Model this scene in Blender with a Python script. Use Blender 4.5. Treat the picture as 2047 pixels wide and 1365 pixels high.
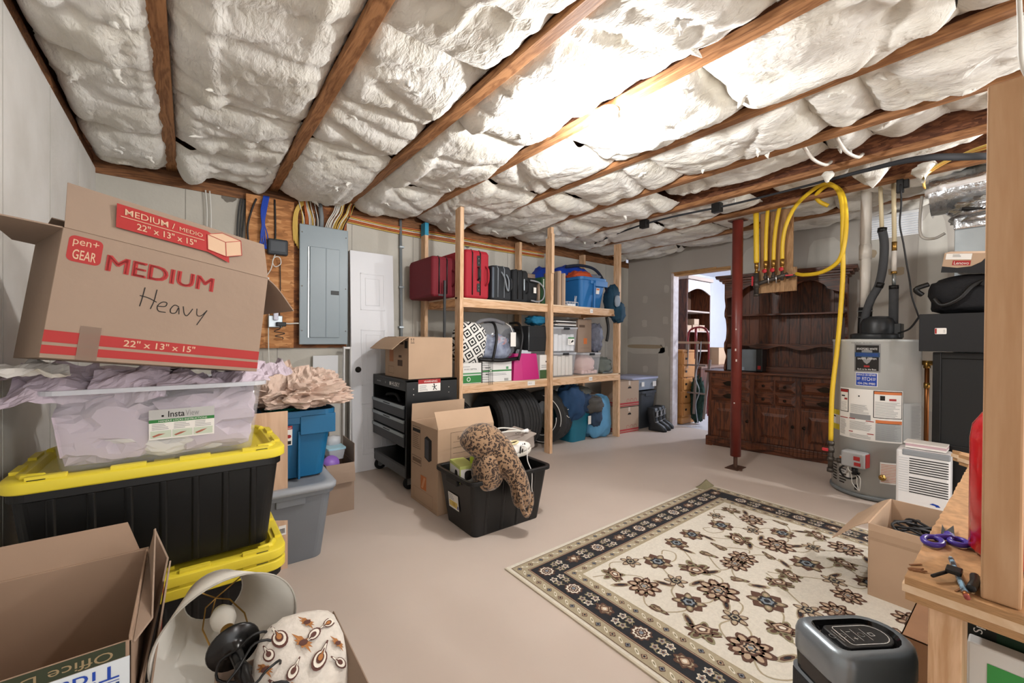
import bpy, bmesh, math, random
from mathutils import Vector, Matrix, noise
for o in list(bpy.data.objects): bpy.data.objects.remove(o)
SC = bpy.context.scene; COL = SC.collection; PI = math.pi
# ---------------------------------------------------------------- camera
yaw, pitch, roll = 0.66403, -0.00627, 0.00693
fw = Vector((math.sin(yaw)*math.cos(pitch), math.cos(yaw)*math.cos(pitch), math.sin(pitch)))
rt = Vector((math.cos(yaw), -math.sin(yaw), 0)); upv = rt.cross(fw)
r_ = rt*math.cos(roll)+upv*math.sin(roll); u_ = -rt*math.sin(roll)+upv*math.cos(roll)
cam = bpy.data.objects.new('camera', bpy.data.cameras.new('camera')); COL.objects.link(cam)
cam.matrix_world = Matrix(((r_.x,u_.x,-fw.x,0),(r_.y,u_.y,-fw.y,0),(r_.z,u_.z,-fw.z,1.22),(0,0,0,1)))
cam.data.sensor_fit = 'HORIZONTAL'; cam.data.sensor_width = 36; cam.data.lens = 826.08*36/2047
cam.data.clip_start = .02; cam.data.clip_end = 60
SC.camera = cam
# ---------------------------------------------------------------- light
W = bpy.data.worlds.new('world'); SC.world = W; W.use_nodes = True
W.node_tree.nodes['Background'].inputs[0].default_value = (1.0, .99, .98, 1)
W.node_tree.nodes['Background'].inputs[1].default_value = 2.0
def lamp(n, kind, loc, e, col=(1,1,1), size=.05, aim=None):
    l = bpy.data.lights.new(n, kind); l.energy = e; l.color = col
    if kind == 'AREA': l.size = size
    else: l.shadow_soft_size = size
    o = bpy.data.objects.new(n, l); COL.objects.link(o); o.location = loc
    if aim: o.rotation_euler = (Vector(aim)-Vector(loc)).to_track_quat('-Z','Y').to_euler()
    return o
lamp('bulb_light', 'POINT', (1.72,1.44,2.25), 46, (1,.985,.97), .04)
lamp('fill_light_behind', 'POINT', (1.3,-1.6,2.2), 42, (1,.985,.97), .05)  # added soft fill from behind the camera, no fixture modelled
lamp('bulb_light_next_room', 'POINT', (7.3,1.9,2.3), 120, (.86,.9,1), .08)
lamp('fill_light_utility_corner', 'POINT', (4.4,-.9,2.2), 100, (1,.985,.97), .05)  # unseen lamp added to brighten the heater and drywall side
SC.view_settings.view_transform = 'Standard'; SC.view_settings.look = 'None'
SC.view_settings.exposure = 0.5; SC.view_settings.gamma = 1; SC.view_settings.use_curve_mapping = False
# ---------------------------------------------------------------- helpers
def hx(s):
    s = s.lstrip('#'); v = [int(s[i:i+2],16)/255 for i in (0,2,4)]
    return tuple(c/12.92 if c <= .04045 else ((c+.055)/1.055)**2.4 for c in v)+(1,)
MATS = {}
def mat(name, col, rough=.6, metal=0, var=.0, vs=8, bump=0, bs=60, stretch=None, col2=None, alpha=1, trans=0, emit=0, coat=0, ior=1.45, spec=.5, wave=None, detail=4):
    if name in MATS: return MATS[name]
    m = bpy.data.materials.new(name); m.use_nodes = True; MATS[name] = m
    nt = m.node_tree; N = nt.nodes; L = nt.links; b = N['Principled BSDF']
    c = hx(col) if isinstance(col,str) else col
    b.inputs['Base Color'].default_value = c; b.inputs['Roughness'].default_value = rough
    b.inputs['Metallic'].default_value = metal; b.inputs['IOR'].default_value = ior
    b.inputs['Specular IOR Level'].default_value = spec; b.inputs['Coat Weight'].default_value = coat
    if trans: b.inputs['Transmission Weight'].default_value = trans
    if alpha < 1: b.inputs['Alpha'].default_value = alpha
    if emit:
        b.inputs['Emission Color'].default_value = c; b.inputs['Emission Strength'].default_value = emit
    src = None
    if var or bump or col2:
        tc = N.new('ShaderNodeTexCoord'); mp = N.new('ShaderNodeMapping'); L.new(tc.outputs['Object'], mp.inputs[0])
        if stretch: mp.inputs['Scale'].default_value = stretch
        src = mp.outputs[0]
    if var or col2:
        n = N.new('ShaderNodeTexNoise'); n.inputs['Scale'].default_value = vs; n.inputs['Detail'].default_value = detail
        L.new(src, n.inputs['Vector'])
        r = N.new('ShaderNodeValToRGB'); L.new(n.outputs[0], r.inputs[0])
        c2 = hx(col2) if col2 else tuple(x*(1-var) for x in c[:3])+(1,)
        r.color_ramp.elements[0].color = c2; r.color_ramp.elements[0].position = .35
        r.color_ramp.elements[1].color = c; r.color_ramp.elements[1].position = .65
        L.new(r.outputs[0], b.inputs['Base Color'])
    if bump:
        n = N.new('ShaderNodeTexNoise'); n.inputs['Scale'].default_value = bs; n.inputs['Detail'].default_value = 5
        L.new(src, n.inputs['Vector'])
        bp = N.new('ShaderNodeBump'); bp.inputs['Strength'].default_value = bump; bp.inputs['Distance'].default_value = .01
        L.new(n.outputs[0], bp.inputs['Height']); L.new(bp.outputs[0], b.inputs['Normal'])
    return m
def wood(name, c1, c2, axis='z', rough=.6, knots=True, gs=1.0, bumpy=.15):
    if name in MATS: return MATS[name]
    m = mat(name, c1, rough); nt = m.node_tree; N = nt.nodes; L = nt.links; b = N['Principled BSDF']
    tc = N.new('ShaderNodeTexCoord'); mp = N.new('ShaderNodeMapping'); L.new(tc.outputs['Object'], mp.inputs[0])
    s = {'x':(1,9,9),'y':(9,1,9),'z':(9,9,1)}[axis]; mp.inputs['Scale'].default_value = tuple(k*gs for k in s)
    n = N.new('ShaderNodeTexNoise'); n.inputs['Scale'].default_value = 1.6; n.inputs['Detail'].default_value = 6; n.inputs['Distortion'].default_value = 1.2
    L.new(mp.outputs[0], n.inputs['Vector'])
    w = N.new('ShaderNodeMath'); w.operation = 'MULTIPLY'; w.inputs[1].default_value = 34; L.new(n.outputs[0], w.inputs[0])
    si = N.new('ShaderNodeMath'); si.operation = 'SINE'; L.new(w.outputs[0], si.inputs[0])
    n2 = N.new('ShaderNodeTexNoise'); n2.inputs['Scale'].default_value = 14; n2.inputs['Detail'].default_value = 3; L.new(mp.outputs[0], n2.inputs['Vector'])
    ad = N.new('ShaderNodeMath'); ad.operation = 'MULTIPLY_ADD'; ad.inputs[1].default_value = .22; L.new(si.outputs[0], ad.inputs[0]); L.new(n2.outputs[0], ad.inputs[2])
    r = N.new('ShaderNodeValToRGB'); L.new(ad.outputs[0], r.inputs[0])
    r.color_ramp.elements[0].color = hx(c2); r.color_ramp.elements[0].position = .15
    r.color_ramp.elements[1].color = hx(c1); r.color_ramp.elements[1].position = .7
    out = r.outputs[0]
    if knots:
        v = N.new('ShaderNodeTexVoronoi'); v.inputs['Scale'].default_value = 2.2; 
        mk = N.new('ShaderNodeMapping'); mk.inputs['Scale'].default_value = {'x':(1,2.4,2.4),'y':(2.4,1,2.4),'z':(2.4,2.4,1)}[axis]
        L.new(tc.outputs['Object'], mk.inputs[0]); L.new(mk.outputs[0], v.inputs['Vector'])
        r2 = N.new('ShaderNodeValToRGB'); r2.color_ramp.elements[0].position = .05; r2.color_ramp.elements[1].position = .085
        r2.color_ramp.elements[0].color = (.28,.16,.09,1); r2.color_ramp.elements[1].color = (1,1,1,1)
        L.new(v.outputs['Distance'], r2.inputs[0])
        mx = N.new('ShaderNodeMixRGB'); mx.blend_type = 'MULTIPLY'; mx.inputs[0].default_value = .8
        L.new(out, mx.inputs[1]); L.new(r2.outputs[0], mx.inputs[2]); out = mx.outputs[0]
    L.new(out, b.inputs['Base Color'])
    bp = N.new('ShaderNodeBump'); bp.inputs['Strength'].default_value = bumpy; bp.inputs['Distance'].default_value = .004
    L.new(ad.outputs[0], bp.inputs['Height']); L.new(bp.outputs[0], b.inputs['Normal'])
    return m
def osb(name, cols, plane='xz'):
    if name in MATS: return MATS[name]
    m = mat(name, cols[0], .75); nt = m.node_tree; N = nt.nodes; L = nt.links; b = N['Principled BSDF']
    tc = N.new('ShaderNodeTexCoord'); outs = []
    for k,(rot,sc) in enumerate(((.5,1),(-.7,1.2),(1.7,.9))):
        mp = N.new('ShaderNodeMapping'); L.new(tc.outputs['Object'], mp.inputs[0])
        mp.inputs['Rotation'].default_value = (0,rot,0) if plane=='xz' else ((rot,0,0) if plane=='yz' else (0,0,rot))
        mp.inputs['Scale'].default_value = (10*sc,20,38*sc) if plane=='xz' else ((30,18*sc,70*sc) if plane=='yz' else (18*sc,70*sc,30))
        v = N.new('ShaderNodeTexVoronoi'); v.inputs['Scale'].default_value = 1; L.new(mp.outputs[0], v.inputs['Vector'])
        sp = N.new('ShaderNodeSeparateColor'); L.new(v.outputs['Color'], sp.inputs[0]); outs.append(sp.outputs[k])
    mxx = N.new('ShaderNodeMath'); mxx.operation = 'MINIMUM'; L.new(outs[0], mxx.inputs[0]); L.new(outs[1], mxx.inputs[1])
    av = N.new('ShaderNodeMath'); av.operation = 'MULTIPLY_ADD'; av.inputs[1].default_value = .35; L.new(outs[2], av.inputs[0]); L.new(mxx.outputs[0], av.inputs[2])
    r = N.new('ShaderNodeValToRGB'); L.new(av.outputs[0], r.inputs[0]); e = r.color_ramp.elements
    e[0].color = hx(cols[2]); e[0].position = .05; e[1].color = hx(cols[0]); e[1].position = .95
    k = e.new(.45); k.color = hx(cols[1]); L.new(r.outputs[0], b.inputs['Base Color'])
    bp = N.new('ShaderNodeBump'); bp.inputs['Strength'].default_value = .3; bp.inputs['Distance'].default_value = .003
    L.new(av.outputs[0], bp.inputs['Height']); L.new(bp.outputs[0], b.inputs['Normal'])
    return m
class MB:
    def __init__(s): s.v=[]; s.f=[]; s.m=[]; s.sm=[]
    def add(s, vs, fs, mi=0, M=None, smooth=False):
        n=len(s.v); s.v += [tuple(M@Vector(p)) for p in vs] if M else [tuple(p) for p in vs]
        for f in fs: s.f.append([n+i for i in f]); s.m.append(mi); s.sm.append(smooth)
        return s
    def box(s, x0,x1,y0,y1,z0,z1, mi=0, M=None):
        return s.add([(x0,y0,z0),(x1,y0,z0),(x1,y1,z0),(x0,y1,z0),(x0,y0,z1),(x1,y0,z1),(x1,y1,z1),(x0,y1,z1)],
          [(0,3,2,1),(4,5,6,7),(0,1,5,4),(1,2,6,5),(2,3,7,6),(3,0,4,7)], mi, M)
    def tube(s, pts, r, n=8, mi=0, M=None, cap=True, closed=False, smooth=True):
        pts=[Vector(p) for p in pts]; rs = r if isinstance(r,(list,tuple)) else [r]*len(pts)
        vs=[]; fs=[]; k=len(pts); prev=None
        for i,p in enumerate(pts):
            a = pts[(i-1)%k] if (i>0 or closed) else p; b = pts[(i+1)%k] if (i<k-1 or closed) else p
            t=(b-a).normalized() if (b-a).length>1e-9 else Vector((0,0,1))
            if prev is None:
                prev = t.orthogonal().normalized()
            nn=(prev-t*prev.dot(t))
            nn = nn.normalized() if nn.length>1e-6 else t.orthogonal().normalized()
            prev=nn; bb=t.cross(nn)
            for j in range(n):
                an=2*PI*j/n; vs.append(p+(nn*math.cos(an)+bb*math.sin(an))*rs[i])
        for i in range(k if closed else k-1):
            for j in range(n):
                a=i*n+j; b=i*n+(j+1)%n; c=((i+1)%k)*n+(j+1)%n; d=((i+1)%k)*n+j
                fs.append((a,b,c,d))
        if cap and not closed: fs.append(tuple(range(n-1,-1,-1))); fs.append(tuple((k-1)*n+j for j in range(n)))
        return s.add(vs,fs,mi,M,smooth)
    def lathe(s, prof, n=32, mi=0, M=None, smooth=True, a0=0, a1=2*PI, caps=False):
        vs=[]; fs=[]; full = abs(a1-a0-2*PI)<1e-6; m = n if full else n+1
        for (r,z) in prof:
            for j in range(m):
                a=a0+(a1-a0)*j/n; vs.append((r*math.cos(a), r*math.sin(a), z))
        for i in range(len(prof)-1):
            for j in range(n):
                b=(j+1)%m; fs.append((i*m+j,i*m+b,(i+1)*m+b,(i+1)*m+j))
        if caps: fs.append(tuple(range(m-1,-1,-1))); fs.append(tuple((len(prof)-1)*m+j for j in range(m)))
        return s.add(vs,fs,mi,M,smooth)
    def prism(s, poly, z0, z1, mi=0, M=None, smooth=False):
        n=len(poly); vs=[(x,y,z0) for x,y in poly]+[(x,y,z1) for x,y in poly]
        fs=[tuple(range(n-1,-1,-1)), tuple(range(n,2*n))]+[(i,(i+1)%n,n+(i+1)%n,n+i) for i in range(n)]
        return s.add(vs,fs,mi,M,smooth)
    def loft(s, rings, mi=0, M=None, caps=(True,True), smooth=False):
        n=len(rings[0]); vs=[p for r in rings for p in r]; fs=[]
        for i in range(len(rings)-1):
            for j in range(n): fs.append((i*n+j,i*n+(j+1)%n,(i+1)*n+(j+1)%n,(i+1)*n+j))
        if caps[0]: fs.append(tuple(range(n-1,-1,-1)))
        if caps[1]: fs.append(tuple((len(rings)-1)*n+j for j in range(n)))
        return s.add(vs,fs,mi,M,smooth)
    def grid(s, nu, nv, fn, mi=0, M=None, smooth=True):
        vs=[fn(i/nu,j/nv) for i in range(nu+1) for j in range(nv+1)]
        fs=[(i*(nv+1)+j,(i+1)*(nv+1)+j,(i+1)*(nv+1)+j+1,i*(nv+1)+j+1) for i in range(nu) for j in range(nv)]
        return s.add(vs,fs,mi,M,smooth)
def link(o, parent=None):
    COL.objects.link(o)
    if parent: o.parent = parent
    return o
def tag(o, label=None, cat=None, group=None, kind=None):
    if label: o['label']=label
    if cat: o['category']=cat
    if group: o['group']=group
    if kind: o['kind']=kind
    return o
def part(name, mb, mats, parent=None, label=None, bevel=0, loc=None, rot=None, solid=0, subd=0, kind=None):
    me = bpy.data.meshes.new(name); me.from_pydata(mb.v,[],mb.f)
    if not isinstance(mats,(list,tuple)): mats=[mats]
    for m in mats: me.materials.append(m)
    me.polygons.foreach_set('material_index', mb.m); me.polygons.foreach_set('use_smooth', mb.sm); me.update()
    o = link(bpy.data.objects.new(name, me), parent)
    if loc: o.location=loc
    if rot: o.rotation_euler=rot
    if label: o['label']=label
    if kind: o['kind']=kind
    if solid:
        q=o.modifiers.new('solid','SOLIDIFY'); q.thickness=solid; q.offset=0
    if bevel:
        q=o.modifiers.new('bevel','BEVEL'); q.width=bevel; q.segments=2; q.limit_method='ANGLE'; q.angle_limit=.7; q.harden_normals=False
    if subd:
        q=o.modifiers.new('sub','SUBSURF'); q.levels=subd; q.render_levels=subd
    return o
def solo(name, mb, mats, label, cat, group=None, kind=None, **k):
    # origin moved to the base centre
    xs=[p[0] for p in mb.v]; ys=[p[1] for p in mb.v]; zs=[p[2] for p in mb.v]
    c=((min(xs)+max(xs))/2,(min(ys)+max(ys))/2,min(zs))
    mb.v=[(p[0]-c[0],p[1]-c[1],p[2]-c[2]) for p in mb.v]
    return tag(part(name,mb,mats,None,loc=c,**k),label,cat,group,kind)
def struct(name, mb, mats, label=None, **k):
    o=part(name,mb,mats,None,**k); o['kind']='structure'
    if label: o['label']=label
    return o
def thing(name, label, cat, loc=(0,0,0), rz=0, group=None, rot=None):
    o=bpy.data.objects.new(name,None); COL.objects.link(o); o.empty_display_size=.05
    o.location=loc; o.rotation_euler = rot if rot else (0,0,rz)
    return tag(o,label,cat,group)
def dup(root, loc, rz=0, label=None, rot=None, scale=None):
    r=root.copy(); COL.objects.link(r); r.location=loc; r.rotation_euler = rot if rot else (0,0,rz)
    if scale: r.scale=scale
    if label: r['label']=label
    for ch in list(root.children):
        c=ch.copy(); COL.objects.link(c); c.parent=r
        for g in list(ch.children):
            d=g.copy(); COL.objects.link(d); d.parent=c
    return r
class F:  # a flat face: origin, U, V; N out
    def __init__(s,o,U,V): s.o=Vector(o); s.U=Vector(U).normalized(); s.V=Vector(V).normalized(); s.N=s.U.cross(s.V)
    def p(s,u,v,d=.0006): return s.o+s.U*u+s.V*v+s.N*d
def rect(mb,fr,u0,v0,u1,v1,mi=0,d=.0006,t=0):
    mb.add([fr.p(u0,v0,d),fr.p(u1,v0,d),fr.p(u1,v1,d),fr.p(u0,v1,d)],[(0,1,2,3)],mi)
def poly(mb,fr,pts,mi=0,d=.0008): mb.add([fr.p(u,v,d) for u,v in pts],[tuple(range(len(pts)))],mi)
def rrect(mb,fr,u0,v0,u1,v1,r,mi=0,d=.0006):
    pts=[]
    for cx,cy,a in ((u1-r,v1-r,0),(u0+r,v1-r,90),(u0+r,v0+r,180),(u1-r,v0+r,270)):
        for k in range(6): t=math.radians(a+k*18); pts.append((cx+r*math.cos(t),cy+r*math.sin(t)))
    poly(mb,fr,pts,mi,d)
def frame_rect(mb,fr,u0,v0,u1,v1,w,mi=0,d=.0008):
    rect(mb,fr,u0,v0,u1,v0+w,mi,d); rect(mb,fr,u0,v1-w,u1,v1,mi,d); rect(mb,fr,u0,v0,u0+w,v1,mi,d); rect(mb,fr,u1-w,v0,u1,v1,mi,d)
def stroke(mb,fr,pts,w,mi=0,d=.0009,curve=True):
    if curve and len(pts)>2: pts=smooth(pts,4)
    for (a,b),(c,e) in zip(pts,pts[1:]):
        L=math.hypot(c-a,e-b) or 1e-6; nx,ny=-(e-b)/L*w/2,(c-a)/L*w/2; ex,ey=(c-a)/L*w*.3,(e-b)/L*w*.3
        mb.add([fr.p(a-nx-ex,b-ny-ey,d),fr.p(c-nx+ex,e-ny+ey,d),fr.p(c+nx+ex,e+ny+ey,d),fr.p(a+nx-ex,b+ny-ey,d)],[(0,1,2,3)],mi)
def smooth(pts,k=6,closed=False):
    P=[Vector(p) if len(p)==3 else Vector((p[0],p[1],0)) for p in pts]; out=[]; n=len(P)
    for i in range(n if closed else n-1):
        g=(lambda q: P[q%n]) if closed else (lambda q: P[min(max(q,0),n-1)])
        a,b,c,d=g(i-1),g(i),g(i+1),g(i+2)
        for j in range(k):
            t=j/k; out.append(.5*((2*b)+(c-a)*t+(2*a-5*b+4*c-d)*t*t+(3*b-a-3*c+d)*t**3))
    if not closed: out.append(P[-1])
    return [tuple(q) for q in out] if len(pts[0])==3 else [(q.x,q.y) for q in out]
_tc={}
def text(mb,s,fr,u0,v0,u1,v1,mi=0,d=.0012,bold=.0,flip=False):
    key=(s,bold)
    if key not in _tc:
        cu=bpy.data.curves.new('t','FONT'); cu.body=s; cu.size=1; cu.offset=bold; cu.resolution_u=3; cu.fill_mode='FRONT'
        o=bpy.data.objects.new('t',cu); me=o.to_mesh()
        vs=[tuple(v.co) for v in me.vertices]; fs=[tuple(p.vertices) for p in me.polygons]; o.to_mesh_clear()
        bpy.data.objects.remove(o); bpy.data.curves.remove(cu); _tc[key]=(vs,fs)
    vs,fs=_tc[key]
    if not vs: return
    x0=min(v[0] for v in vs); x1=max(v[0] for v in vs); y0=min(v[1] for v in vs); y1=max(v[1] for v in vs)
    sx=(u1-u0)/(x1-x0); sy=(v1-v0)/(y1-y0)
    if flip: mb.add([fr.p(u1-(v[0]-x0)*sx, v1-(v[1]-y0)*sy, d) for v in vs],fs,mi)
    else: mb.add([fr.p(u0+(v[0]-x0)*sx, v0+(v[1]-y0)*sy, d) for v in vs],fs,mi)
def textlines(mb,fr,u0,v0,u1,v1,n,mi=0,d=.001,seed=0):
    R=random.Random(seed); h=(v1-v0)/n
    for i in range(n): rect(mb,fr,u0,v0+h*(i+.3),u0+(u1-u0)*R.uniform(.6,1),v0+h*(i+.62),mi,d)
def rr(cx,cy,hxx,hy,r,z,n=5):
    out=[]
    for sx,sy,a in ((1,1,0),(-1,1,90),(-1,-1,180),(1,-1,270)):
        for k in range(n+1):
            t=math.radians(a+k*90/n); out.append((cx+sx*(hxx-r)+r*math.cos(t), cy+sy*(hy-r)+r*math.sin(t), z))
    return out
def frac(p,o=5): return noise.fractal(Vector(p),.9,2.1,o)
def rotm(loc=(0,0,0),rx=0,ry=0,rz=0): return Matrix.Translation(loc)@Matrix.Rotation(rz,4,'Z')@Matrix.Rotation(ry,4,'Y')@Matrix.Rotation(rx,4,'X')
# ---------------------------------------------------------------- materials
M_pine = wood('pine_z','#dbb794','#c0966e','z'); M_pinex = wood('pine_x','#dbb794','#c0966e','x'); M_piney = wood('pine_y','#d8a574','#a87444','y')
M_joist = wood('joist_wood','#ab7a50','#7d5231','y',.65)
M_ply = wood('plywood','#dfc6a8','#d0b08c','x',.6,False,.35); M_plyz = wood('plywood_z','#cfae92','#c09d80','z',.6,False,.3)
M_dark = wood('dark_stained_pine','#66371f','#2b150c','z',.38,True,.8); M_darkx = wood('dark_stained_pine_x','#66371f','#2b150c','x',.36,True,.8)
M_card = mat('cardboard','#968170',.85,var=.06,vs=5,bump=.1,bs=40); M_cardl = mat('cardboard_light','#b99d83',.85,var=.06,vs=5)
M_cardin = mat('cardboard_inside','#a08671',.9,var=.08,vs=4); M_cardw = mat('cardboard_white','#d9d6d2',.7,var=.05)
M_black = mat('black_plastic','#0d0e0f',.4); M_blackm = mat('black_metal','#0d0d0e',.45); M_blackr = mat('black_rubber','#131314',.8,bump=.3,bs=80)
M_ink = mat('black_ink','#23201e',.8); M_white = mat('white_print','#eceae6',.6); M_red = mat('red_print','#a02927',.7)
M_grey = mat('grey_print','#8b8b8b',.7); M_green = mat('green_print','#2f7a3c',.6); M_orange = mat('orange_print','#cf7440',.7); M_blue = mat('blue_print','#1540a0',.6)
M_paper = mat('label_paper','#e9e6e0',.6); M_yellowl = mat('yellow_lid','#e3cf3a',.42,var=.05,vs=4)
M_wht = mat('white_plastic','#e4e4e4',.4); M_door = mat('white_door_paint','#dfe0e4',.45)
M_conc = mat('concrete','#c2beb4',.9,col2='#b7b3a9',vs=2,bump=.25,bs=30); M_concw = mat('concrete_light','#dcdad6',.9,col2='#cbc8c2',vs=2.5,bump=.2,bs=25)
M_floor = mat('painted_floor','#cabcb1',.45,col2='#c3b5aa',vs=1.3,bump=.03,bs=6,spec=.35)
M_steel = mat('galvanised_steel','#aab2b6',.35,.85,var=.15,vs=6); M_chrome = mat('chrome','#d8d8d8',.15,1); M_brass = mat('brass','#b08a4a',.3,.9); M_copper = mat('copper_pipe','#9a6238',.35,.85)
M_iron = mat('grey_iron','#5c5650',.5,.7,var=.2,vs=30)
# ================================================================ SETTING
mb=MB(); mb.box(-.7,5.52,-3.2,4.2,-.06,0); struct('floor',mb,M_floor)
mb=MB(); mb.box(5.52,9.2,-1,4.4,-.06,-.002); struct('floor.001',mb,mat('white_floor_paint','#d3d2d6',.35,var=.05,vs=3))
mb=MB(); mb.box(-.7,9.2,-3.2,4.4,2.76,2.8); struct('ceiling',mb,osb('subfloor_osb',('#b98f63','#96683f','#6b4526'),'xy'))
mb=MB(); mb.box(-.7,5.42,3.97,4.2,-.02,2.33)
for x in (-.02,.59,1.2,1.81,2.42,3.03,3.64,4.25,4.86): mb.box(x-.002,x+.002,3.968,3.972,0,2.33,1)
rng=random.Random(4)
for x,w,h in ((1.35,.16,.05),(1.75,.1,.035),(2.45,.14,.1),(2.72,.05,.06),(.25,.1,.05)):   # damp stains below the plate
    pts=[(x-w/2+w*k/8, 2.33-(h*(.4+.6*math.sin(PI*k/8))*rng.uniform(.6,1.1))) for k in range(9)]
    mb.add([(a,3.9685,2.331) for a,b in pts]+[(a,3.9685,b) for a,b in pts],[(k,k+9,k+10,k+1) for k in range(8)],2)
struct('wall_back',mb,[M_conc,mat('concrete_seam','#8f8b82',.9),mat('damp_stain','#7d776e',.9,var=.2,vs=20)])
mb=MB(); mb.box(-.7,-.5,-3.2,3.97,-.02,2.36)
for y in (3.4,2.79,2.18,1.57,.96,.35): mb.box(-.502,-.498,y-.002,y+.002,0,2.36,1)
struct('wall_left',mb,[M_concw,mat('seam_light','#b4b1aa',.9)])
mb=MB(); mb.box(-.7,5.42,3.96,4.2,2.33,2.41); struct('trim_1',mb,wood('sill_wood','#8a5c38','#5d3b22','x',.7,False))
mb=MB(); mb.box(-.72,-.51,-3.2,3.96,2.36,2.44); mb.box(-.72,-.56,-3.2,3.96,2.44,2.76); struct('trim_2',mb,MATS['sill_wood'])
mb=MB(); mb.box(-.7,5.42,4.03,4.2,2.41,2.76); struct('trim_4',mb,MATS['sill_wood'])
# drywall wall with the rough opening
X=5.4
mb=MB(); mb.box(X,X+.12,3.235,3.97,0,2.76); mb.box(X,X+.12,2.42,3.235,2.165,2.76); mb.box(X,X+.12,-3.2,2.42,0,2.76)
wr=struct('wall_right',mb,mat('grey_drywall','#aca69e',.85,var=.04,vs=2,bump=.05,bs=15))
fr=F((X,3.97,0),(0,-1,0),(0,0,1)); mb=MB(); R=random.Random(7)
def mud(u,v,w,h,mi=0,n=18,j=.15):
    pts=[]
    for k in range(n):
        a=2*PI*k/n; q=1+R.uniform(-j,j); pts.append((u+math.copysign(abs(math.cos(a))**.6,math.cos(a))*w*q, v+math.copysign(abs(math.sin(a))**.6,math.sin(a))*h*q))
    poly(mb,fr,pts,mi,.0008+mi*.0008)
mud(.62,.55,.1,.62,0,24,.12); mud(.3,1.14,.36,.13,0,26,.08); mud(.3,1.12,.30,.03,1,20,.03)
for u,v in ((.31,1.82),(.30,1.47),(.66,1.95),(.65,1.5),(.32,.78)): mud(u,v,.045,.055,0,12,.15)
for u,v in ((.42,.35),(.3,.6)): mud(u,v,.03,.045,0,12)
for u,v,w,h in ((1.9,1.75,.28,.6),(2.55,1.5,.2,.85),(2.95,1.4,.12,.9),(3.35,1.5,.1,.95),(3.75,1.6,.16,.8)): mud(u,v,w,h,0,22,.05)
for u,v in ((2.3,2.0),(2.9,2.1),(3.1,1.9),(3.6,1.85)): mud(u,v,.06,.04,1,12)
part('joint_compound',mb,[mat('joint_compound','#bdb9b0',.85,var=.08,vs=6),mat('raw_drywall','#9f8f78',.85)],wr,'pale joint compound patches')
# rough jamb
mb=MB(); mb.box(X-.004,X+.13,3.2,3.235,0,2.165); struct('door_1',mb,mat('drywall_edge','#e2dcdd',.8,col2='#cfc4c4',vs=14))
mb=MB(); mb.box(X+.01,X+.115,2.42,3.235,2.125,2.165); mb.box(X-.003,X+.02,2.6,3.235,2.15,2.175)
struct('trim_3',mb,wood('header_wood','#c49a68','#8d6236','y',.7,False))
# next room
mb=MB(); mb.box(5.52,9.2,4.1,4.3,0,2.76); struct('wall_next_room_back',mb,mat('white_drywall','#d9dbe2',.8,var=.02))
mb=MB(); mb.box(9.1,9.25,-1,4.1,0,2.76); struct('wall_next_room_side',mb,MATS['white_drywall'])
mb=MB(); mb.box(5.52,9.2,-1.1,-1,0,2.76); struct('wall_next_room_front',mb,MATS['white_drywall'])
mb=MB(); mb.box(5.52,9.1,-1,4.1,2.5,2.52); struct('ceiling_next_room',mb,MATS['white_drywall'])
# louvre vent high on the drywall
v=thing('wall_vent','white louvred vent high on the grey drywall beside the white pipes','vent',(X-.02,.89,2.24))
mb=MB(); mb.box(-.004,.02,-.2,.2,-.01,.22); part('back_plate',mb,M_wht,v)
mb=MB()
for k in range(9): mb.box(-.02,.0,-.185,.185,.005+k*.0225,.011+k*.0225,0,Matrix.Rotation(0,4,'Y'))
part('louvres',mb,mat('vent_white','#dfe3ea',.4),v)
# ================================================================ JOISTS
JX=[-.1,.56,1.16,1.79,2.42,3.05,3.67,4.28,4.9]
JL=['above the left stack of bins','over the grey breaker panel','ending above the right of the wiring board','that carries the bare bulb','right of the bulb',
    'over the middle shelf post','with exposed strand board web','above the gas manifold','above the tall dark hutch']
for i,x in enumerate(JX):
    t=thing('ceiling_joist','brown wooden ceiling joist '+JL[i],'joist',(x,0,2.45),group='ceiling joists')
    y1=4.0; y0=-2.2
    mb=MB(); mb.box(-.032,.032,y0,y1,0,.038); part('bottom_flange',mb,M_joist,t,bevel=.003)
    mb=MB(); mb.box(-.006,.006,y0,y1,.038,.262); part('web',mb,osb('joist_osb',('#8a5a3c','#6a4029','#4d2b1b'),'yz'),t)
    mb=MB(); mb.box(-.032,.032,y0,y1,.262,.3); part('top_flange',mb,M_joist,t)
# ================================================================ INSULATION
def fib(name,c,bs):
    m=mat(name,c,.8,col2='#dad6ca',vs=3); nt=m.node_tree; N=nt.nodes; L=nt.links; b=N['Principled BSDF']
    tc=N.new('ShaderNodeTexCoord'); prev=None
    for sc,st,di in (((9,5,9),.5,.04),((38,14,38),.6,.016),((150,50,150),.4,.005)):
        mp=N.new('ShaderNodeMapping'); mp.inputs['Scale'].default_value=sc; mp.inputs['Rotation'].default_value=(0,0,.5); L.new(tc.outputs['Object'],mp.inputs[0])
        n=N.new('ShaderNodeTexNoise'); n.inputs['Scale'].default_value=1; n.inputs['Detail'].default_value=4; n.inputs['Distortion'].default_value=.8; L.new(mp.outputs[0],n.inputs['Vector'])
        bp=N.new('ShaderNodeBump'); bp.inputs['Strength'].default_value=st; bp.inputs['Distance'].default_value=di; L.new(n.outputs[0],bp.inputs['Height'])
        if prev: L.new(prev.outputs[0],bp.inputs['Normal'])
        prev=bp
    L.new(prev.outputs[0],b.inputs['Normal'])
    b.inputs['Sheen Weight'].default_value=.25; b.inputs['Subsurface Weight'].default_value=0
    return m
M_ins=fib('fibreglass','#e6e4de',1)
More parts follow.
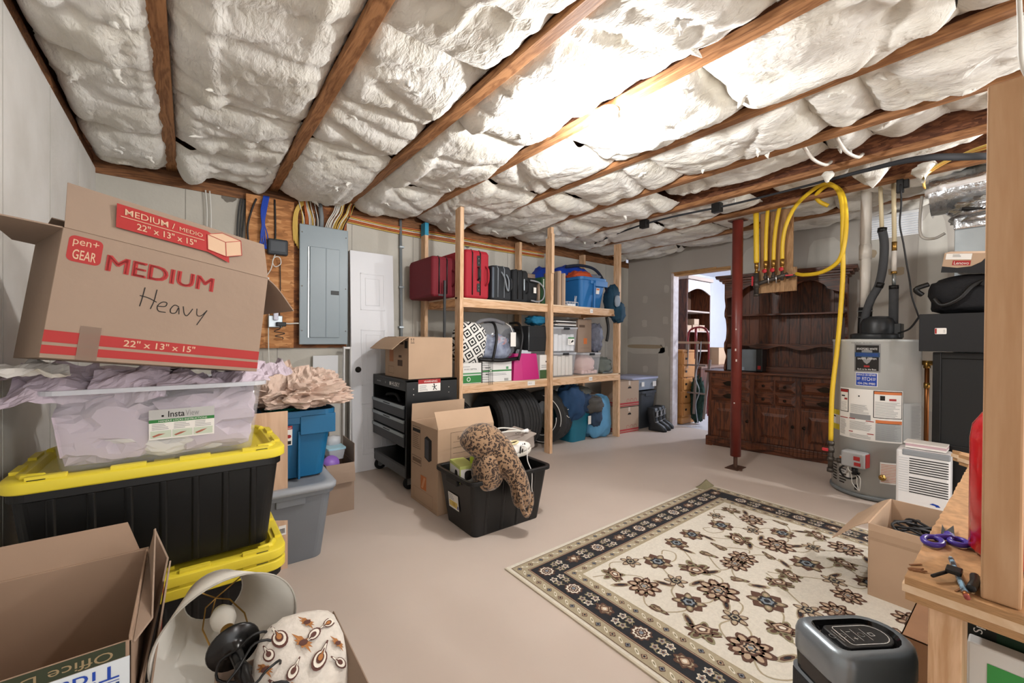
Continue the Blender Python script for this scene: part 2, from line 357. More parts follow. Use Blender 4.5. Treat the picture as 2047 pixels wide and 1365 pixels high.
def batt(x0,x1,y0,y1,zb,sag,seed,label,rip=0,tuft=0,ang=.0):
    nu=int(38*(x1-x0)/.6)+6; nv=max(10,int((y1-y0)/.0165)); cx=(x0+x1)/2; cy=(y0+y1)/2; hw=(x1-x0)/2; R=random.Random(seed)
    so=seed*7.31; fl=[(R.uniform(-.6,.6),R.uniform(.1,.9),R.uniform(.03,.06),R.uniform(-.7,.7)) for _ in range(3)]
    def fn(u,v):
        a=u*2-1; y=y0+(y1-y0)*v
        e=1-abs(a)**7; q=min(v,1-v)*(y1-y0); ed=1-math.exp(-q/.045)
        nz=noise.fractal(Vector((cx+a*hw*1.1,y*1.1,so))*1.6,1,2,2)
        n2=noise.fractal(Vector((a*hw*9,y*5,so)),1,2,4)
        n3=1-abs(noise.noise(Vector((a*hw*2.2+so,y*2.8+a*.8,so))))*2
        fine=noise.fractal(Vector((a*hw*34,y*20,so)),.9,2,3)
        z=zb+.055-(.055+sag*(.7+.5*math.sin(PI*v)))*e*ed - nz*.02*e - n2*.006*e*ed + .014*max(0,n3)**4*e - fine*.005
        for fa,fv,fw_,fs in fl:      # crease across the batt
            d=(v-fv)*(y1-y0)-fs*a*hw; z+=.022*math.exp(-(d/fw_)**2)*(1 if d>0 else 1.2)*e
        if rip:
            m=noise.noise(Vector((a*2+so,y*1.5,3.3)));  z-=max(0,m-.12)*.12*rip*e
        edge=.014*noise.noise(Vector((y*9,so,a)))+.006*noise.noise(Vector((y*40,so,a)))
        return (a*(hw+.004+edge)+ang*(v-.5)*0, y-cy, z-zb)
    mb=MB(); mb.grid(nu,nv,fn)
    o=part('insulation_batt',mb,M_ins,None,loc=(cx,cy,zb)); tag(o,label,'insulation','fibreglass batts between the joists')
    for k in range(tuft):
        mb=MB(); bx=R.uniform(-.7,.7)*hw; by=R.uniform(-.45,.45)*(y1-y0)
        tx,ty=R.uniform(-.05,.05),R.uniform(-.05,.05); ln=R.uniform(.03,.07)
        pts=[];rs=[]
        for j in range(7):
            t=j/6; pts.append((bx+tx*t+.008*R.uniform(-1,1),by+ty*t,fn((bx/hw+1)/2,by/(y1-y0)+.5)[2]+.015-ln*t*.8)); rs.append(.02*(1-t)**.7*R.uniform(.6,1.2)+.001)
        mb.tube(pts,rs,7); part('torn_tuft',mb,M_ins,o)
    return o
bays=[(-.50,-.124),(-.076,.537),(.583,1.137),(1.183,1.768),(1.812,2.398),(2.442,3.028),(3.072,3.648),(3.692,4.257),(4.303,4.877),(4.923,5.4)]
cuts=[[-.9,.9,1.75,2.55,3.3,3.965],[-.6,.7,1.45,2.75,3.45,3.965],[-.8,.7,1.65,2.25,2.85,3.965],[-.8,.62,1.25,2.1,3.2,3.965],[-.8,.2,.98,1.85,2.7,3.965],
      [-.8,.0,.55,.78,1.7,2.55,3.965],[-.8,-.15,.35,.7,.95,2.1,3.0,3.965],[1.62,2.6,3.965],[-.8,.3,1.15,2.2,3.965],[-.8,.6,1.8,3.0,3.965]]
bn=['against the left concrete wall','in the bay over the cardboard moving box','in the bay over the blue tote','in the bay left of the bulb joist','in the bay right of the bulb joist','in the bay over the black bin','in the bay beside the exposed strand board joist','in the bay over the red column','in the bay over the hutch','in the bay along the drywall']
od=['nearest the camera','second from the camera','third from the camera','fourth from the camera','fifth from the camera','sixth from the camera','seventh from the camera','eighth from the camera']
sd=0
for i,(b,c) in enumerate(zip(bays,cuts)):
    n=len(c)-1
    for k in range(n):
        sd+=1; far=(k==n-1)
        batt(b[0],b[1],c[k],c[k+1]+.012,(2.462 if i<7 else 2.475)+(.10 if i==6 and c[k+1]<2.2 else 0)-(.05 if i==0 else 0)-(.035 if far and i>0 else 0),(.03+.03*random.Random(sd).random())*(.9 if i<7 else .5),sd,
             'white fibreglass batt %s, %s'%(bn[i],'at the back wall' if far else od[k]),rip=1 if sd%3==0 or i in(1,3,4) else .3,tuft=(3 if sd%2 else 1) if i<8 else 0)
# far short batt bay and end pieces over the plumbing
batt(3.70,4.25,.9,1.5,2.56,.03,91,'white fibreglass batt above the gas manifold',.4,2)
batt(3.70,4.25,-.6,.9,2.60,.03,92,'white fibreglass batt above the foil duct',.4,0)
for k,(x,y,s) in enumerate(((4.0,.80,.11),(4.15,.52,.07),(3.62,.95,.04))):
    mb=MB(); R=random.Random(50+k)
    mb.lathe([(.01,-s*1.1),(s*.35,-s*.8),(s*.8,-s*.25),(s,.1*s),(s*.7,.5*s),(.01,.6*s)],20)
    mb.v=[tuple(Vector(p)*(1+.5*frac((p[0]*14,p[1]*14,p[2]*14+k)))) for p in mb.v]
    solo('insulation_scrap',mb,M_ins,'torn scrap of fibreglass hanging '+('above the pipes over the water heater','left of the foil duct','beside the exposed strand board joist')[k],'insulation')
    bpy.data.objects[-1] if 0 else None
    COL.objects[-1].location=(x,y,2.36)
# ================================================================ GENERATORS
def carton(root, L, Wd, H, mats=(None,), flaps=None, t=.004, top=True, flap_len=None, tape=False, body_name='box_body', prints=None):
    """open carton; local origin = bottom front left corner; flaps {'front':angle,..} 0 = upright, 90 = out flat"""
    m=mats if mats[0] else (M_card,M_cardin)
    mb=MB(); mb.box(0,L,0,t,0,H); mb.box(0,L,Wd-t,Wd,0,H); mb.box(0,t,t,Wd-t,0,H); mb.box(L-t,L,t,Wd-t,0,H); mb.box(t,L-t,t,Wd-t,0,t)
    if not flaps: mb.box(0,L,0,Wd,H-t,H); mb.box(L*0,L,Wd/2-.001,Wd/2+.001,H,H+.0008,1)
    if tape: mb.box(-.001,L+.001,Wd/2-.025,Wd/2+.025,H,H+.001,1); mb.box(-.001,0,Wd/2-.025,Wd/2+.025,H-.07,H,1)
    part(body_name,mb,m,root,bevel=.0012)
    fl=flap_len or min(L,Wd)/2
    for k,a in (flaps or {}).items():
        if a is None: continue
        ln=fl; an=math.radians(a)
        mb=MB(); n=6
        w=L if k in('front','back') else Wd
        vs=[]
        for i in range(n+1):
            q=i/n*ln; bend=an*(1+.12*math.sin(q*9))
            vs.append((math.sin(bend)*q, math.cos(bend)*q))
        for s_ in (-1,1):
            pass
        P=[]
        for (o_,h_) in vs:
            for u in (0.002,w-.002): P.append((u,o_,h_))
        def mp(p):
            u,o_,h_=p
            if k=='front': return (u,-o_,H+h_)
            if k=='back': return (u,Wd+o_,H+h_)
            if k=='left': return (-o_,u,H+h_)
            return (L+o_,u,H+h_)
        mb.add([mp(p) for p in P],[(2*i,2*i+1,2*i+3,2*i+2) for i in range(n)],0)
        part('flap',mb,m[0],root,solid=t*.9)
    return root
def tote_body(mb, L, Wd, H, taper=.03, t=.003, r=.03, ribs=0, rim=.015, rimh=.03, mi=0):
    """centre-origin hollow tote"""
    def ring(z,o=0,rad=r):
        k=taper*(1-z/H); return rr(0,0,L/2-k-o,Wd/2-k-o,max(rad-o,.004),z,6)
    rings=[ring(.0),ring(H-rimh),rr(0,0,L/2+rim,Wd/2+rim,r+rim,H-rimh,6),rr(0,0,L/2+rim,Wd/2+rim,r+rim,H,6),rr(0,0,L/2+rim*.2,Wd/2+rim*.2,r,H,6),ring(H-.004,t),ring(.006,t)]
    mb.loft(rings,mi,None,(True,True))
    for s in (-1,1):
        for k in range(ribs):
            x=-L/2+L*(k+1)/(ribs+1)
            def q(z,dx,o): kk=taper*(1-z/H); return (x+dx,s*(Wd/2-kk+o),z)
            w=.012
            for a,b in ((.005,H-rimh),):
                mb.add([q(a,-w,0),q(a,w,0),q(b,w,0),q(b,-w,0),q(a,-w*.6,.005),q(a,w*.6,.005),q(b,w*.6,.005),q(b,-w*.6,.005)],[(0,1,5,4),(1,2,6,5),(2,3,7,6),(3,0,4,7),(4,5,6,7)],mi)
    return mb
def crumpled(c, s, seed, amp=.35, sub=4, fold=2.2, flat=True, sharp=True):
    bm=bmesh.new(); bmesh.ops.create_icosphere(bm,subdivisions=sub,radius=1)
    for v in bm.verts:
        p=v.co.copy(); q=p*fold+Vector((seed*3.1,seed*1.7,0))
        n=0; a=1; f_=1
        for k in range(4):
            w=noise.noise(q*f_); n+=a*((1-2*abs(w)) if sharp else w); a*=.55; f_*=1.9
        v.co=p*(1+amp*(n-.5 if sharp else n))
    mb=MB(); mb.add([(c[0]+v.co.x*s[0],c[1]+v.co.y*s[1],c[2]+v.co.z*s[2]) for v in bm.verts],[[v.index for v in f.verts] for f in bm.faces],0,None,not flat)
    bm.free(); return mb
def sheet(c,U,V,seed,w=.3,h=.3,amp=.05,n=16,fold=5,curl=0):
    U=Vector(U).normalized(); V=Vector(V).normalized(); N=U.cross(V).normalized(); c=Vector(c)
    def fn(u,v):
        a,b=(u-.5)*w,(v-.5)*h; q=Vector((a*fold+seed*5.3,b*fold,seed*1.9)); z=0; am=1
        for k in range(4): z+=am*(1-2*abs(noise.noise(q))); am*=.5; q=q*1.9
        jx=.12*noise.noise(Vector((a*6,b*6,seed+9.1))); jy=.12*noise.noise(Vector((b*6,a*6,seed+4.4)))
        return tuple(c+U*(a*(1+jy)+jx*.3*w)+V*(b*(1+jx)+jy*.3*h)+N*((z-.6)*amp+curl*(a*a+b*b)))
    mb=MB(); mb.grid(n,n,fn,smooth=False); return mb
def softbag(mb,c,s,seed=0,amp=.06,fold=2.5,p=.55,M=None,mi=0,nu=28,nv=20,smooth_=True,wr=.02):
    """rounded bag: superellipsoid with folds"""
    def sp(x): return math.copysign(abs(x)**p,x)
    def fn(u,v):
        a=u*2*PI; b=(v-.5)*PI*.998
        x=sp(math.cos(b))*sp(math.cos(a)); y=sp(math.cos(b))*sp(math.sin(a)); z=sp(math.sin(b))
        k=1+amp*noise.fractal(Vector((x,y,z))*fold+Vector((seed,0,seed*2)),1,2,4)+wr*(1-abs(noise.noise(Vector((x*3+seed,y*3,z*5))))*3)
        return (c[0]+x*s[0]*k,c[1]+y*s[1]*k,c[2]+z*s[2]*k)
    mb.grid(nu,nv,fn,mi,M,smooth_); return mb
# ================================================================ LEFT STACK
def big_lid(root,L=.775,Wd=.52,z=.0):
    mb=MB(); r=.06
    mb.loft([rr(0,0,L/2-.004,Wd/2-.004,r,z,6),rr(0,0,L/2,Wd/2,r,z+.004,6),rr(0,0,L/2,Wd/2,r,z+.034,6),rr(0,0,L/2-.01,Wd/2-.01,r,z+.04,6),rr(0,0,L/2-.045,Wd/2-.045,r,z+.04,6),rr(0,0,L/2-.055,Wd/2-.055,r*.8,z+.018,6)],0,None,(False,True),True)
    for s in (-1,1):
        for x in (-.28,-.09,.09,.28): mb.box(x-.045,x+.045,s*(Wd/2-.02)-.011,s*(Wd/2-.02)+.011,z+.038,z+.05)
        for y in (-.1,.1): mb.box(s*(L/2-.02)-.011,s*(L/2-.02)+.011,y-.05,y+.05,z+.038,z+.05)
        for t_ in (-1,1):
            mb.tube([(t_*(L/2-.1),s*(Wd/2-.035),z+.042),(t_*(L/2-.055),s*(Wd/2-.045),z+.043),(t_*(L/2-.04),s*(Wd/2-.085),z+.042)],.012,8)
            mb.box(t_*.3-.02,t_*.3+.02,s*(Wd/2-.008)-.002,s*(Wd/2-.008)+.002,z+.0385,z+.0408,1)
    mb.box(-.24,.24,-.03,.03,z+.016,z+.03); mb.box(-.03,.03,-.15,.15,z+.016,z+.03)
    return part('lid',mb,[M_yellowl,M_black],root,bevel=.003)
def big_bin(name,label,loc,H=.33,lid=True,grp='black bins with yellow lids'):
    t=thing(name,label,'storage bin',loc,0,grp)
    mb=MB(); tote_body(mb,.73,.475,H,.035,.004,.04,7,.008,.03); part('bin_body',mb,M_black,t,bevel=.003)
    if lid: big_lid(t,z=H)
    return t
cx=-.07; 
b0=big_bin('storage_bin','bottom black bin under the lower yellow lids of the left stack',(cx,2.13,0),.29)
l2=thing('spare_lid','spare yellow bin lid nested on the lid of the bottom bin','lid',(cx,2.13,.335)); big_lid(l2,z=0)
b1=big_bin('storage_bin','upper black bin with yellow lid, carrying the clear bin of paper',(cx,2.155,.38),.355)
for k,(a,bz) in enumerate(((0,.29),)): pass
# dark spare cartons behind the stack
t=thing('cardboard_box','shaded cardboard box low against the back wall left of the clear bin','box',(-.46,3.1,.0)); carton(t,.5,.4,.78)
t=thing('cardboard_box','shaded cardboard box beside the blue tote under the grey cables','box',(.06,2.75,.0)); carton(t,.33,.36,.83)
# clear bin with paper
zt=.772
clr=mat('clear_plastic','#e9ecf2',.12,alpha=.13,spec=.6); clr2=mat('clear_plastic_rim','#dfe3ea',.2,alpha=.5)
t=thing('clear_bin','clear plastic bin full of lilac packing paper on the upper yellow lid','storage bin',(-.065,2.15,zt),.0)
mb=MB(); L,Wd,H=.6,.46,.272
rg=[rr(0,0,L/2-.035,Wd/2-.035,.04,0,6),rr(0,0,L/2-.03,Wd/2-.03,.045,.01,6),rr(0,0,L/2,Wd/2,.05,H,6)]
mb.loft(rg,0,None,(True,False),True); part('bin_body',mb,clr,t,solid=.003)
mb=MB(); mb.loft([rr(0,0,L/2,Wd/2,.05,H,6),rr(0,0,L/2+.016,Wd/2+.016,.06,H,6),rr(0,0,L/2+.016,Wd/2+.016,.06,H-.014,6)],0,None,(False,False)); part('rim',mb,clr2,t,solid=.003)
mb=MB(); fr=F((-L/2,-Wd/2+.013,0),(1,0,0),(0,-.07,1)); o=.0
class FS(F):
    def p(s,u,v,d=.0006): return F.p(s,u*1.32,v*1.32,d)
fr=FS((-.045,-Wd/2+.0215,.08),(1,0,0),(0,-.11,1))
rect(mb,fr,0,0,.142,.082,0,.003); rect(mb,fr,0,.055,.142,.082,1,.0036); rect(mb,fr,0,.046,.142,.055,2,.0036)
text(mb,'Insta',fr,.04,.06,.075,.077,3,.0044,.01); text(mb,'View',fr,.077,.06,.107,.077,4,.0044,.0); text(mb,'HANDLE LOCKS INSTRUCTIONS',fr,.02,.048,.125,.053,0,.0044)
for k in range(3):
    rect(mb,fr,.003+k*.046,.004,.046+k*.046,.024,5,.0038); textlines(mb,fr,.006+k*.046,.026,.043+k*.046,.044,4,4,.0038,k)
    poly(mb,fr,[(.006+k*.046,.01),(.02+k*.046,.016),(.034+k*.046,.015+.002*k),(.022+k*.046,.011),(.01+k*.046,.007)],6,.0044)
    rrect(mb,fr,.026,.062,.031,.067,.0012,3,.0044)
part('printed_label',mb,[M_paper,mat('silver_print','#b9bab8',.35,.3),MATS['green_print'],M_ink,M_grey,mat('pale_green','#c3cdbb',.7),mat('hand_print','#a4604d',.7)],t,'silver and green printed label')
M_lil=mat('lilac_paper','#c4b6c2',.75,var=.06,vs=8); M_brn=mat('brown_packing_paper','#cdb5a6',.8,var=.06,vs=8)
R=random.Random(11)
spots=[(-.2,2.1,.9,.15,.14,.11),(.05,2.12,.9,.2,.14,.12),(-.1,2.25,.9,.2,.1,.12),(-.06,2.07,.85,.19,.08,.07)]
wh=['crumpled lilac packing paper at the left of the clear bin','crumpled lilac packing paper at the right of the clear bin','crumpled lilac packing paper at the back of the clear bin','white crumpled paper ball behind the clear bin label']
for k,(x,y,z,a,b,c) in enumerate(spots):
    x=max(-.33+a*1.12,min(.2-a*1.12,x)) if 0 else x
    mb=crumpled((0,0,0),(1,1,1),k+2,.3,4,1.6)
    vs=[]
    for p in mb.v:
        X_=-.06+(x+.06+p[0]*a)*1.12; Y_=2.15+(y-2.15+p[1]*b)*1.15; Z_=z+p[2]*c
        kz=.03*(1-max(0,min(1,(Z_-zt)/.26)))
        X_=max(-.353+kz,min(.223-kz,X_)); Y_=max(1.932+kz,min(2.37-kz,Y_)); vs.append((X_,Y_,max(zt+.008,Z_)))
    mb.v=vs; solo('packing_paper',mb,M_lil if k<3 else mat('white_tissue','#dedbd6',.8),wh[k],'paper')
SH=[((-.33,2.02,1.045),(1,.1,.12),(0,.8,.5),.26,.2,'lilac sheet rising over the left front rim of the clear bin'),
    ((-.16,1.99,1.035),(1,0,.1),(.1,.7,.8),.2,.16,'lilac sheet standing up against the red stripes of the moving box'),
    ((.02,2.0,1.03),(1,.1,-.1),(0,.9,.3),.22,.16,'dusky lilac crumpled sheet at the middle of the rim'),
    ((.17,2.03,1.055),(1,.2,.1),(0,.8,.45),.2,.16,'lilac sheet pointing out past the right rim of the clear bin'),
    ((-.43,1.93,1.09),(1,.2,.02),(-.2,1,.2),.26,.17,'white crumpled sheet by the left concrete wall'),
    ((-.4,2.15,1.06),(1,.2,0),(-.2,1,.1),.3,.3,'shaded lilac sheet under the left end of the moving box'),
    ((-.15,2.2,1.075),(1,.0,0),(0,1,0),.4,.28,'lilac sheet pressed flat under the moving box'),
    ((.27,2.1,1.06),(1,.2,.3),(-.2,1,.2),.17,.15,'pinkish sheet touching the brown paper heap')]
for k,(c,U,V,w,h,lb) in enumerate(SH):
    mb=sheet(c,U,V,k+3,w,h,.028 if k in (6,) else .045,18,5.5)
    solo('packing_paper',mb,M_lil if k!=4 else MATS['white_tissue'],lb,'paper')
# moving box
t=thing('moving_box','large tilted cardboard moving box marked MEDIUM and Heavy with red stripes','box',(-.325,1.70,1.160),rot=(0,0,0))
t.rotation_euler=(Matrix.Rotation(math.radians(20),4,'Z')@Matrix.Rotation(math.radians(7.5),4,'Y')@Matrix.Rotation(math.radians(-2),4,'X')).to_euler()
L,Wd,H=.575,.33,.375
carton(t,L,Wd,H,(M_card,M_cardin),{'front':-20,'left':None,'right':118,'back':-60},flap_len=.163)
mb=MB(); mb.add([(0,.003,H),(-.155,.003,H-.01),(-.05,Wd-.003,H+.0),(0,Wd-.003,H)],[(0,1,2,3)]); part('flap',mb,M_card,t,solid=.004)
mb=MB(); fr=F((0,0,0),(1,0,0),(0,0,1))
rect(mb,fr,0,.045,L,.078,0); rect(mb,fr,0,.012,L,.036,0)
text(mb,'22" x 13" x 15"',fr,.17,.051,.36,.072,1,.0012,.01)
rrect(mb,fr,.015,H-.092,.088,H-.015,.014,0); text(mb,'pen+',fr,.024,H-.048,.079,H-.022,1,.0012,.0); text(mb,'GEAR',fr,.027,H-.084,.077,H-.055,1,.0012,.008)
[text(mb,'MEDIUM',fr,.10+q_,H-.1,.385+q_,H-.05,0,.0012+q_*.02) for q_ in (0,.0025,.005)]; [text(mb,'MEDIUM',fr,.10+q_,H-.098,.385+q_,H-.052,0,.0015) for q_ in (0,.003)]
def hand(P,u,v,s,w=.0028):
    for st in P: stroke(mb,fr,[(u+a*s,v+b*s) for a,b in st],w,2)
hand([[(0,.9),(-.05,.3),(-.1,-.1)],[(.5,.9),(.45,.3),(.35,-.15)],[(-.15,.45),(.2,.4),(.55,.25)],
 [(.65,.05),(.95,.1),(1.0,.3),(.8,.3),(.62,.05),(.7,-.2),(1.0,-.22)],[(1.55,.2),(1.35,.25),(1.2,0),(1.25,-.2),(1.45,-.15),(1.55,.15),(1.6,-.2)],
 [(1.75,.25),(1.85,-.15),(2.0,-.2),(2.2,.2)],[(2.4,.25),(2.45,-.1),(2.65,-.1),(2.9,.25)],[(2.9,.25),(2.7,-.2),(2.5,-.65)]],.2,.19,.062)
part('printed_lettering',mb,[M_red,mat('print_gap','#c7a78b',.8),M_ink],t,'red printed lettering and a handwritten word')
mb=MB(); fr=F((0,0,0),(1,0,0),(0,0,1)); rect(mb,fr,.07,-.0,.115,.1,0,.0016); part('tape_strip',mb,mat('brown_tape','#7c6350',.35,alpha=.75),t,'brown tape strip')
a=math.radians(-20); fr=F((0,-.0045,H),(1,0,0),(0,-math.sin(a),math.cos(a))); mb=MB()
rect(mb,fr,.11,.045,.36,.135,0,.004); poly(mb,fr,[(.36,.045),(.36,.135),(.43,.1),(.43,.022)],0,.004)
text(mb,'MEDIUM /',fr,.13,.098,.262,.122,1,.0055,.003); text(mb,'MEDIO',fr,.275,.1,.345,.116,1,.0055); rect(mb,fr,.12,.088,.35,.0905,1,.0055); text(mb,'22" x 13" x 15"',fr,.16,.055,.325,.08,1,.0055,.01)
q=[(.36,.055),(.36,.12),(.41,.145),(.475,.135),(.475,.07),(.42,.045)]
poly(mb,fr,q,1,.005)
for A,B in ((q[0],q[1]),(q[1],q[2]),(q[2],q[3]),(q[3],q[4]),(q[4],q[5]),(q[5],q[0]),((.42,.108),q[1]),((.42,.108),q[3]),((.42,.108),q[5])): stroke(mb,fr,[A,B],.0022,0,.0062)
part('flap_print',mb,[M_red,MATS['print_gap']],t,'red size panel printed on the raised flap')
# plywood sheet leaning behind the stack
mb=MB(); mb.box(0,.36,0,.006,0,.83); mb.box(.318,.352,-.001,0,.18,.23,1)
for k in range(7): mb.box(.323+k*.0035,.325+k*.0035,-.0015,-.001,.19,.215,2)
solo('plywood_sheet',mb,[M_plyz,M_paper,M_ink],'thin pale plywood sheet standing between the yellow lids and the blue tote','board'); o=COL.objects[-1]; o.location=(.235,2.445,0); o.rotation_euler=(math.radians(-1),0,0)
# grey tote + blue tote
def side_tote(name,label,loc,m,lidm,L,Wd,H,rz,lid=True,mets=None):
    t=thing(name,label,'storage bin',loc,rz)
    mb=MB(); tote_body(mb,L,Wd,H,.045,.003,.05,0,.012,.035); 
    part('bin_body',mb,m,t,bevel=.002)
    for s in (-1,1):
        mb=MB(); mb.box(-.07,.07,s*(Wd/2-.006)-.012,s*(Wd/2-.006)+.012,H-.075,H-.03); part('handle',mb,m,t,bevel=.005)
    if lid:
        mb=MB(); mb.loft([rr(0,0,L/2+.022,Wd/2+.022,.06,H-.012,6),rr(0,0,L/2+.024,Wd/2+.024,.06,H+.012,6),rr(0,0,L/2+.01,Wd/2+.01,.055,H+.022,6),rr(0,0,L/2-.03,Wd/2-.03,.05,H+.022,6),rr(0,0,L/2-.04,Wd/2-.04,.05,H+.012,6)],0,None,(True,True),True)
        part('lid',mb,lidm,t)
    return t
M_tgrey=mat('grey_tote','#70747a',.45,var=.04); M_tgl=mat('grey_tote_lid','#979ca3',.4); M_teal=mat('blue_tote','#10608c',.42,var=.06,vs=3); M_teal2=mat('blue_tote_rim','#0d5680',.4)
side_tote('storage_bin','grey plastic tote with a pale grey lid under the blue tote',(.435,2.72,0),M_tgrey,M_tgl,.42,.58,.40,-.03)
t=side_tote('storage_bin','blue plastic tote heaped with brown paper on the grey tote',(.50,2.80,.424),M_teal,M_teal2,.36,.5,.385,-.03,False)
mb=MB(); tb=.05
for y0,y1 in ((-.26,-.25),): pass
mb.box(-.0,.185,-.262,-.245,.25,.36); mb.box(-.01,.002,-.25,-.212,.0,.27); part('corner_panel',mb,M_teal,t,bevel=.003)
mb=MB(); fr=F((-.10,-.246,.2),(1,0,0),(0,-.12,1)); rect(mb,fr,.0,0,.06,.11,0,.004); rect(mb,fr,0,.09,.06,.11,1,.0048); rect(mb,fr,.03,.005,.055,.025,2,.0048); rrect(mb,fr,.03,.04,.055,.06,.009,1,.0048); rrect(mb,fr,.002,.05,.016,.066,.006,1,.0048); textlines(mb,fr,.004,.008,.027,.045,5,3,.0048)
text(mb,'Rubbermaid',fr,.006,.095,.054,.104,0,.0056); part('printed_label',mb,[M_paper,M_red,M_ink,M_grey],t,'white and red paper label')
t=thing('tinsel','shiny teal tinsel poking out of the blue tote under the brown paper','decoration',(.42,2.66,.80)); 
for k in range(2):
    mb=crumpled((k*.05-.02,0,.015),(.045,.03,.025),k+9,.6,4,4); part('tinsel_strand',mb,mat('teal_tinsel','#17806f',.2,.5),t)
BP=[((.52,2.72,.87),(.21,.2,.085),3,'large heap of crumpled brown paper on top of the blue tote'),((.62,2.86,.92),(.13,.12,.08),8,'crumpled brown paper at the right back of the blue tote')]
for k,(c,s,sd_,lb) in enumerate(BP):
    mb=crumpled(c,s,sd_,.42,5,2.2); mb.v=[(p[0],p[1],max(p[2],.83)) for p in mb.v]; solo('packing_paper',mb,M_brn,lb,'paper')
for k,(c,U,V,w,h,lb) in enumerate((((.40,2.62,.95),(1,.1,.5),(-.4,.3,1),.2,.2,'brown sheet standing up at the left of the paper heap'),((.5,2.62,.99),(1,0,.25),(0,.3,1),.13,.13,'small pointed brown sheet at the top of the paper heap'),((.45,2.58,.88),(1,0,-.3),(0,1,.3),.24,.2,'brown sheet draped over the left rim of the blue tote'))):
    mb=sheet(c,U,V,k+21,w,h,.05,18,6); solo('packing_paper',mb,M_brn,lb,'paper')
# small box with tubs behind the grey tote
t=thing('cardboard_box','open cardboard box of plastic tubs on the floor behind the grey tote','box',(.74,3.0,0),-.02); carton(t,.19,.3,.34,flaps={'front':150,'right':0},flap_len=.13)
t=thing('plastic_tub','purple lidded round plastic tub in the box behind the grey tote','tub',(.79,3.12,.31)); mb=MB(); mb.lathe([(.001,0),(.045,0),(.052,.06),(.055,.062),(.055,.07),(.001,.07)],24); part('tub_body',mb,mat('purple_lid','#8a63b8',.4),t); t.rotation_euler=(math.radians(65),0,0)
t=thing('plastic_tub','clear tub with pale blue lid in the box behind the grey tote','tub',(.84,3.17,.345)); mb=MB(); mb.loft([rr(0,0,.05,.06,.015,0,4),rr(0,0,.06,.07,.015,.07,4)],0); part('tub_body',mb,clr2,t); mb=MB(); mb.loft([rr(0,0,.064,.074,.015,.07,4),rr(0,0,.064,.074,.015,.082,4)],0); part('lid',mb,mat('pale_blue_lid','#9cc7d8',.4),t)
t=thing('plastic_tub','frosted rounded tub standing in the box behind the grey tote','tub',(.85,3.25,.35)); mb=MB(); mb.lathe([(.001,0),(.04,0),(.055,.1),(.05,.13),(.001,.14)],24); part('tub_body',mb,clr2,t)
# ================================================================ FOREGROUND LEFT: paper carton
t=thing('cardboard_box','open upside down paper carton with green and white print in the left foreground','box',(-.5,1.255,.0),0)
L,Wd,H=.40,.48,.55
mb=MB(); mb.box(0,L,0,.005,.2,H-.012); mb.box(0,L,Wd-.005,Wd,.2,H); mb.box(0,.005,0,Wd,.2,H); mb.box(L-.005,L,0,Wd,.2,H); mb.box(0,L,0,Wd,.2,.206)
for v in range(1): pass
part('box_body',mb,[M_cardin],t,bevel=.0015)
mb=MB(); mb.box(0,L,Wd+.001,Wd+.006,H-.03,H+.0); mb.add([(0,Wd+.004,H),(L-.02,Wd+.004,H),(L-.05,Wd+.03,H+.085),(.0,Wd+.03,H+.085)],[(0,1,2,3)]); part('flap',mb,M_cardin,t,solid=.004)
mb=MB(); mb.add([(L+.003,.02,H-.03),(L+.003,Wd-.02,H-.01),(L+.02,Wd-.05,H+.075),(L+.03,.1,H-.03)],[(0,1,2,3)]); part('flap',mb,M_card,t,solid=.004)
mb=MB(); mb.add([(L+.015,.0,H-.3),(L+.025,.30,H-.2),(L+.055,.33,H-.02),(L+.06,.27,H+.03),(L+.04,.12,H-.1)],[(0,1,2,3,4)]); part('flap',mb,M_card,t,solid=.004)
mb=MB(); fr=F((0,-.001,0),(1,0,0),(0,0,1)); rect(mb,fr,0,H-.045,L-.01,H-.012,0); rect(mb,fr,.08,.2,L-.003,H-.046,1)
text(mb,'Office DEPOT',fr,.13,H-.042,L-.03,H-.022,4,.0016,.0,True); text(mb,'HAMMERMILL',fr,.13,H-.125,L-.02,H-.095,2,.0016,.02,True); text(mb,'Tidal DP',fr,.18,H-.085,L-.02,H-.055,3,.0016,0,True)
rect(mb,fr,.12,H-.091,L-.02,H-.0895,3,.0016)
part('printed_panel',mb,[mat('dark_green_print','#2e3521',.7),mat('pale_print','#cfd6da',.6),mat('navy_print','#1f3f74',.6),M_blue,mat('tan_print','#93805f',.7)],t,'dark green band above a white panel printed upside down')
# bent flap with red print
t=thing('cardboard_flap','upright bent cardboard piece with a red print between the paper carton and lampshade','cardboard',(-.085,1.45,.0))
mb=MB(); mb.add([(-.03,-.16,.25),(-.02,.18,.32),(.0,.30,.60),(.035,.22,.53),(.02,.05,.47),(-.005,-.12,.38)],[(0,1,2,3,4,5)]); part('board',mb,M_card,t,solid=.005)
mb=MB(); mb.add([(.018,.0,.30),(.024,.12,.36),(.028,.17,.49),(.024,.06,.42)],[(0,1,2,3)]); part('red_print',mb,M_red,t,solid=.001)
mb=MB(); mb.add([(-.03,-.16,.25),(-.02,.18,.32),(-.02,.18,0),(-.03,-.16,0)],[(0,1,2,3)]); part('board',mb,M_card,t,solid=.005)
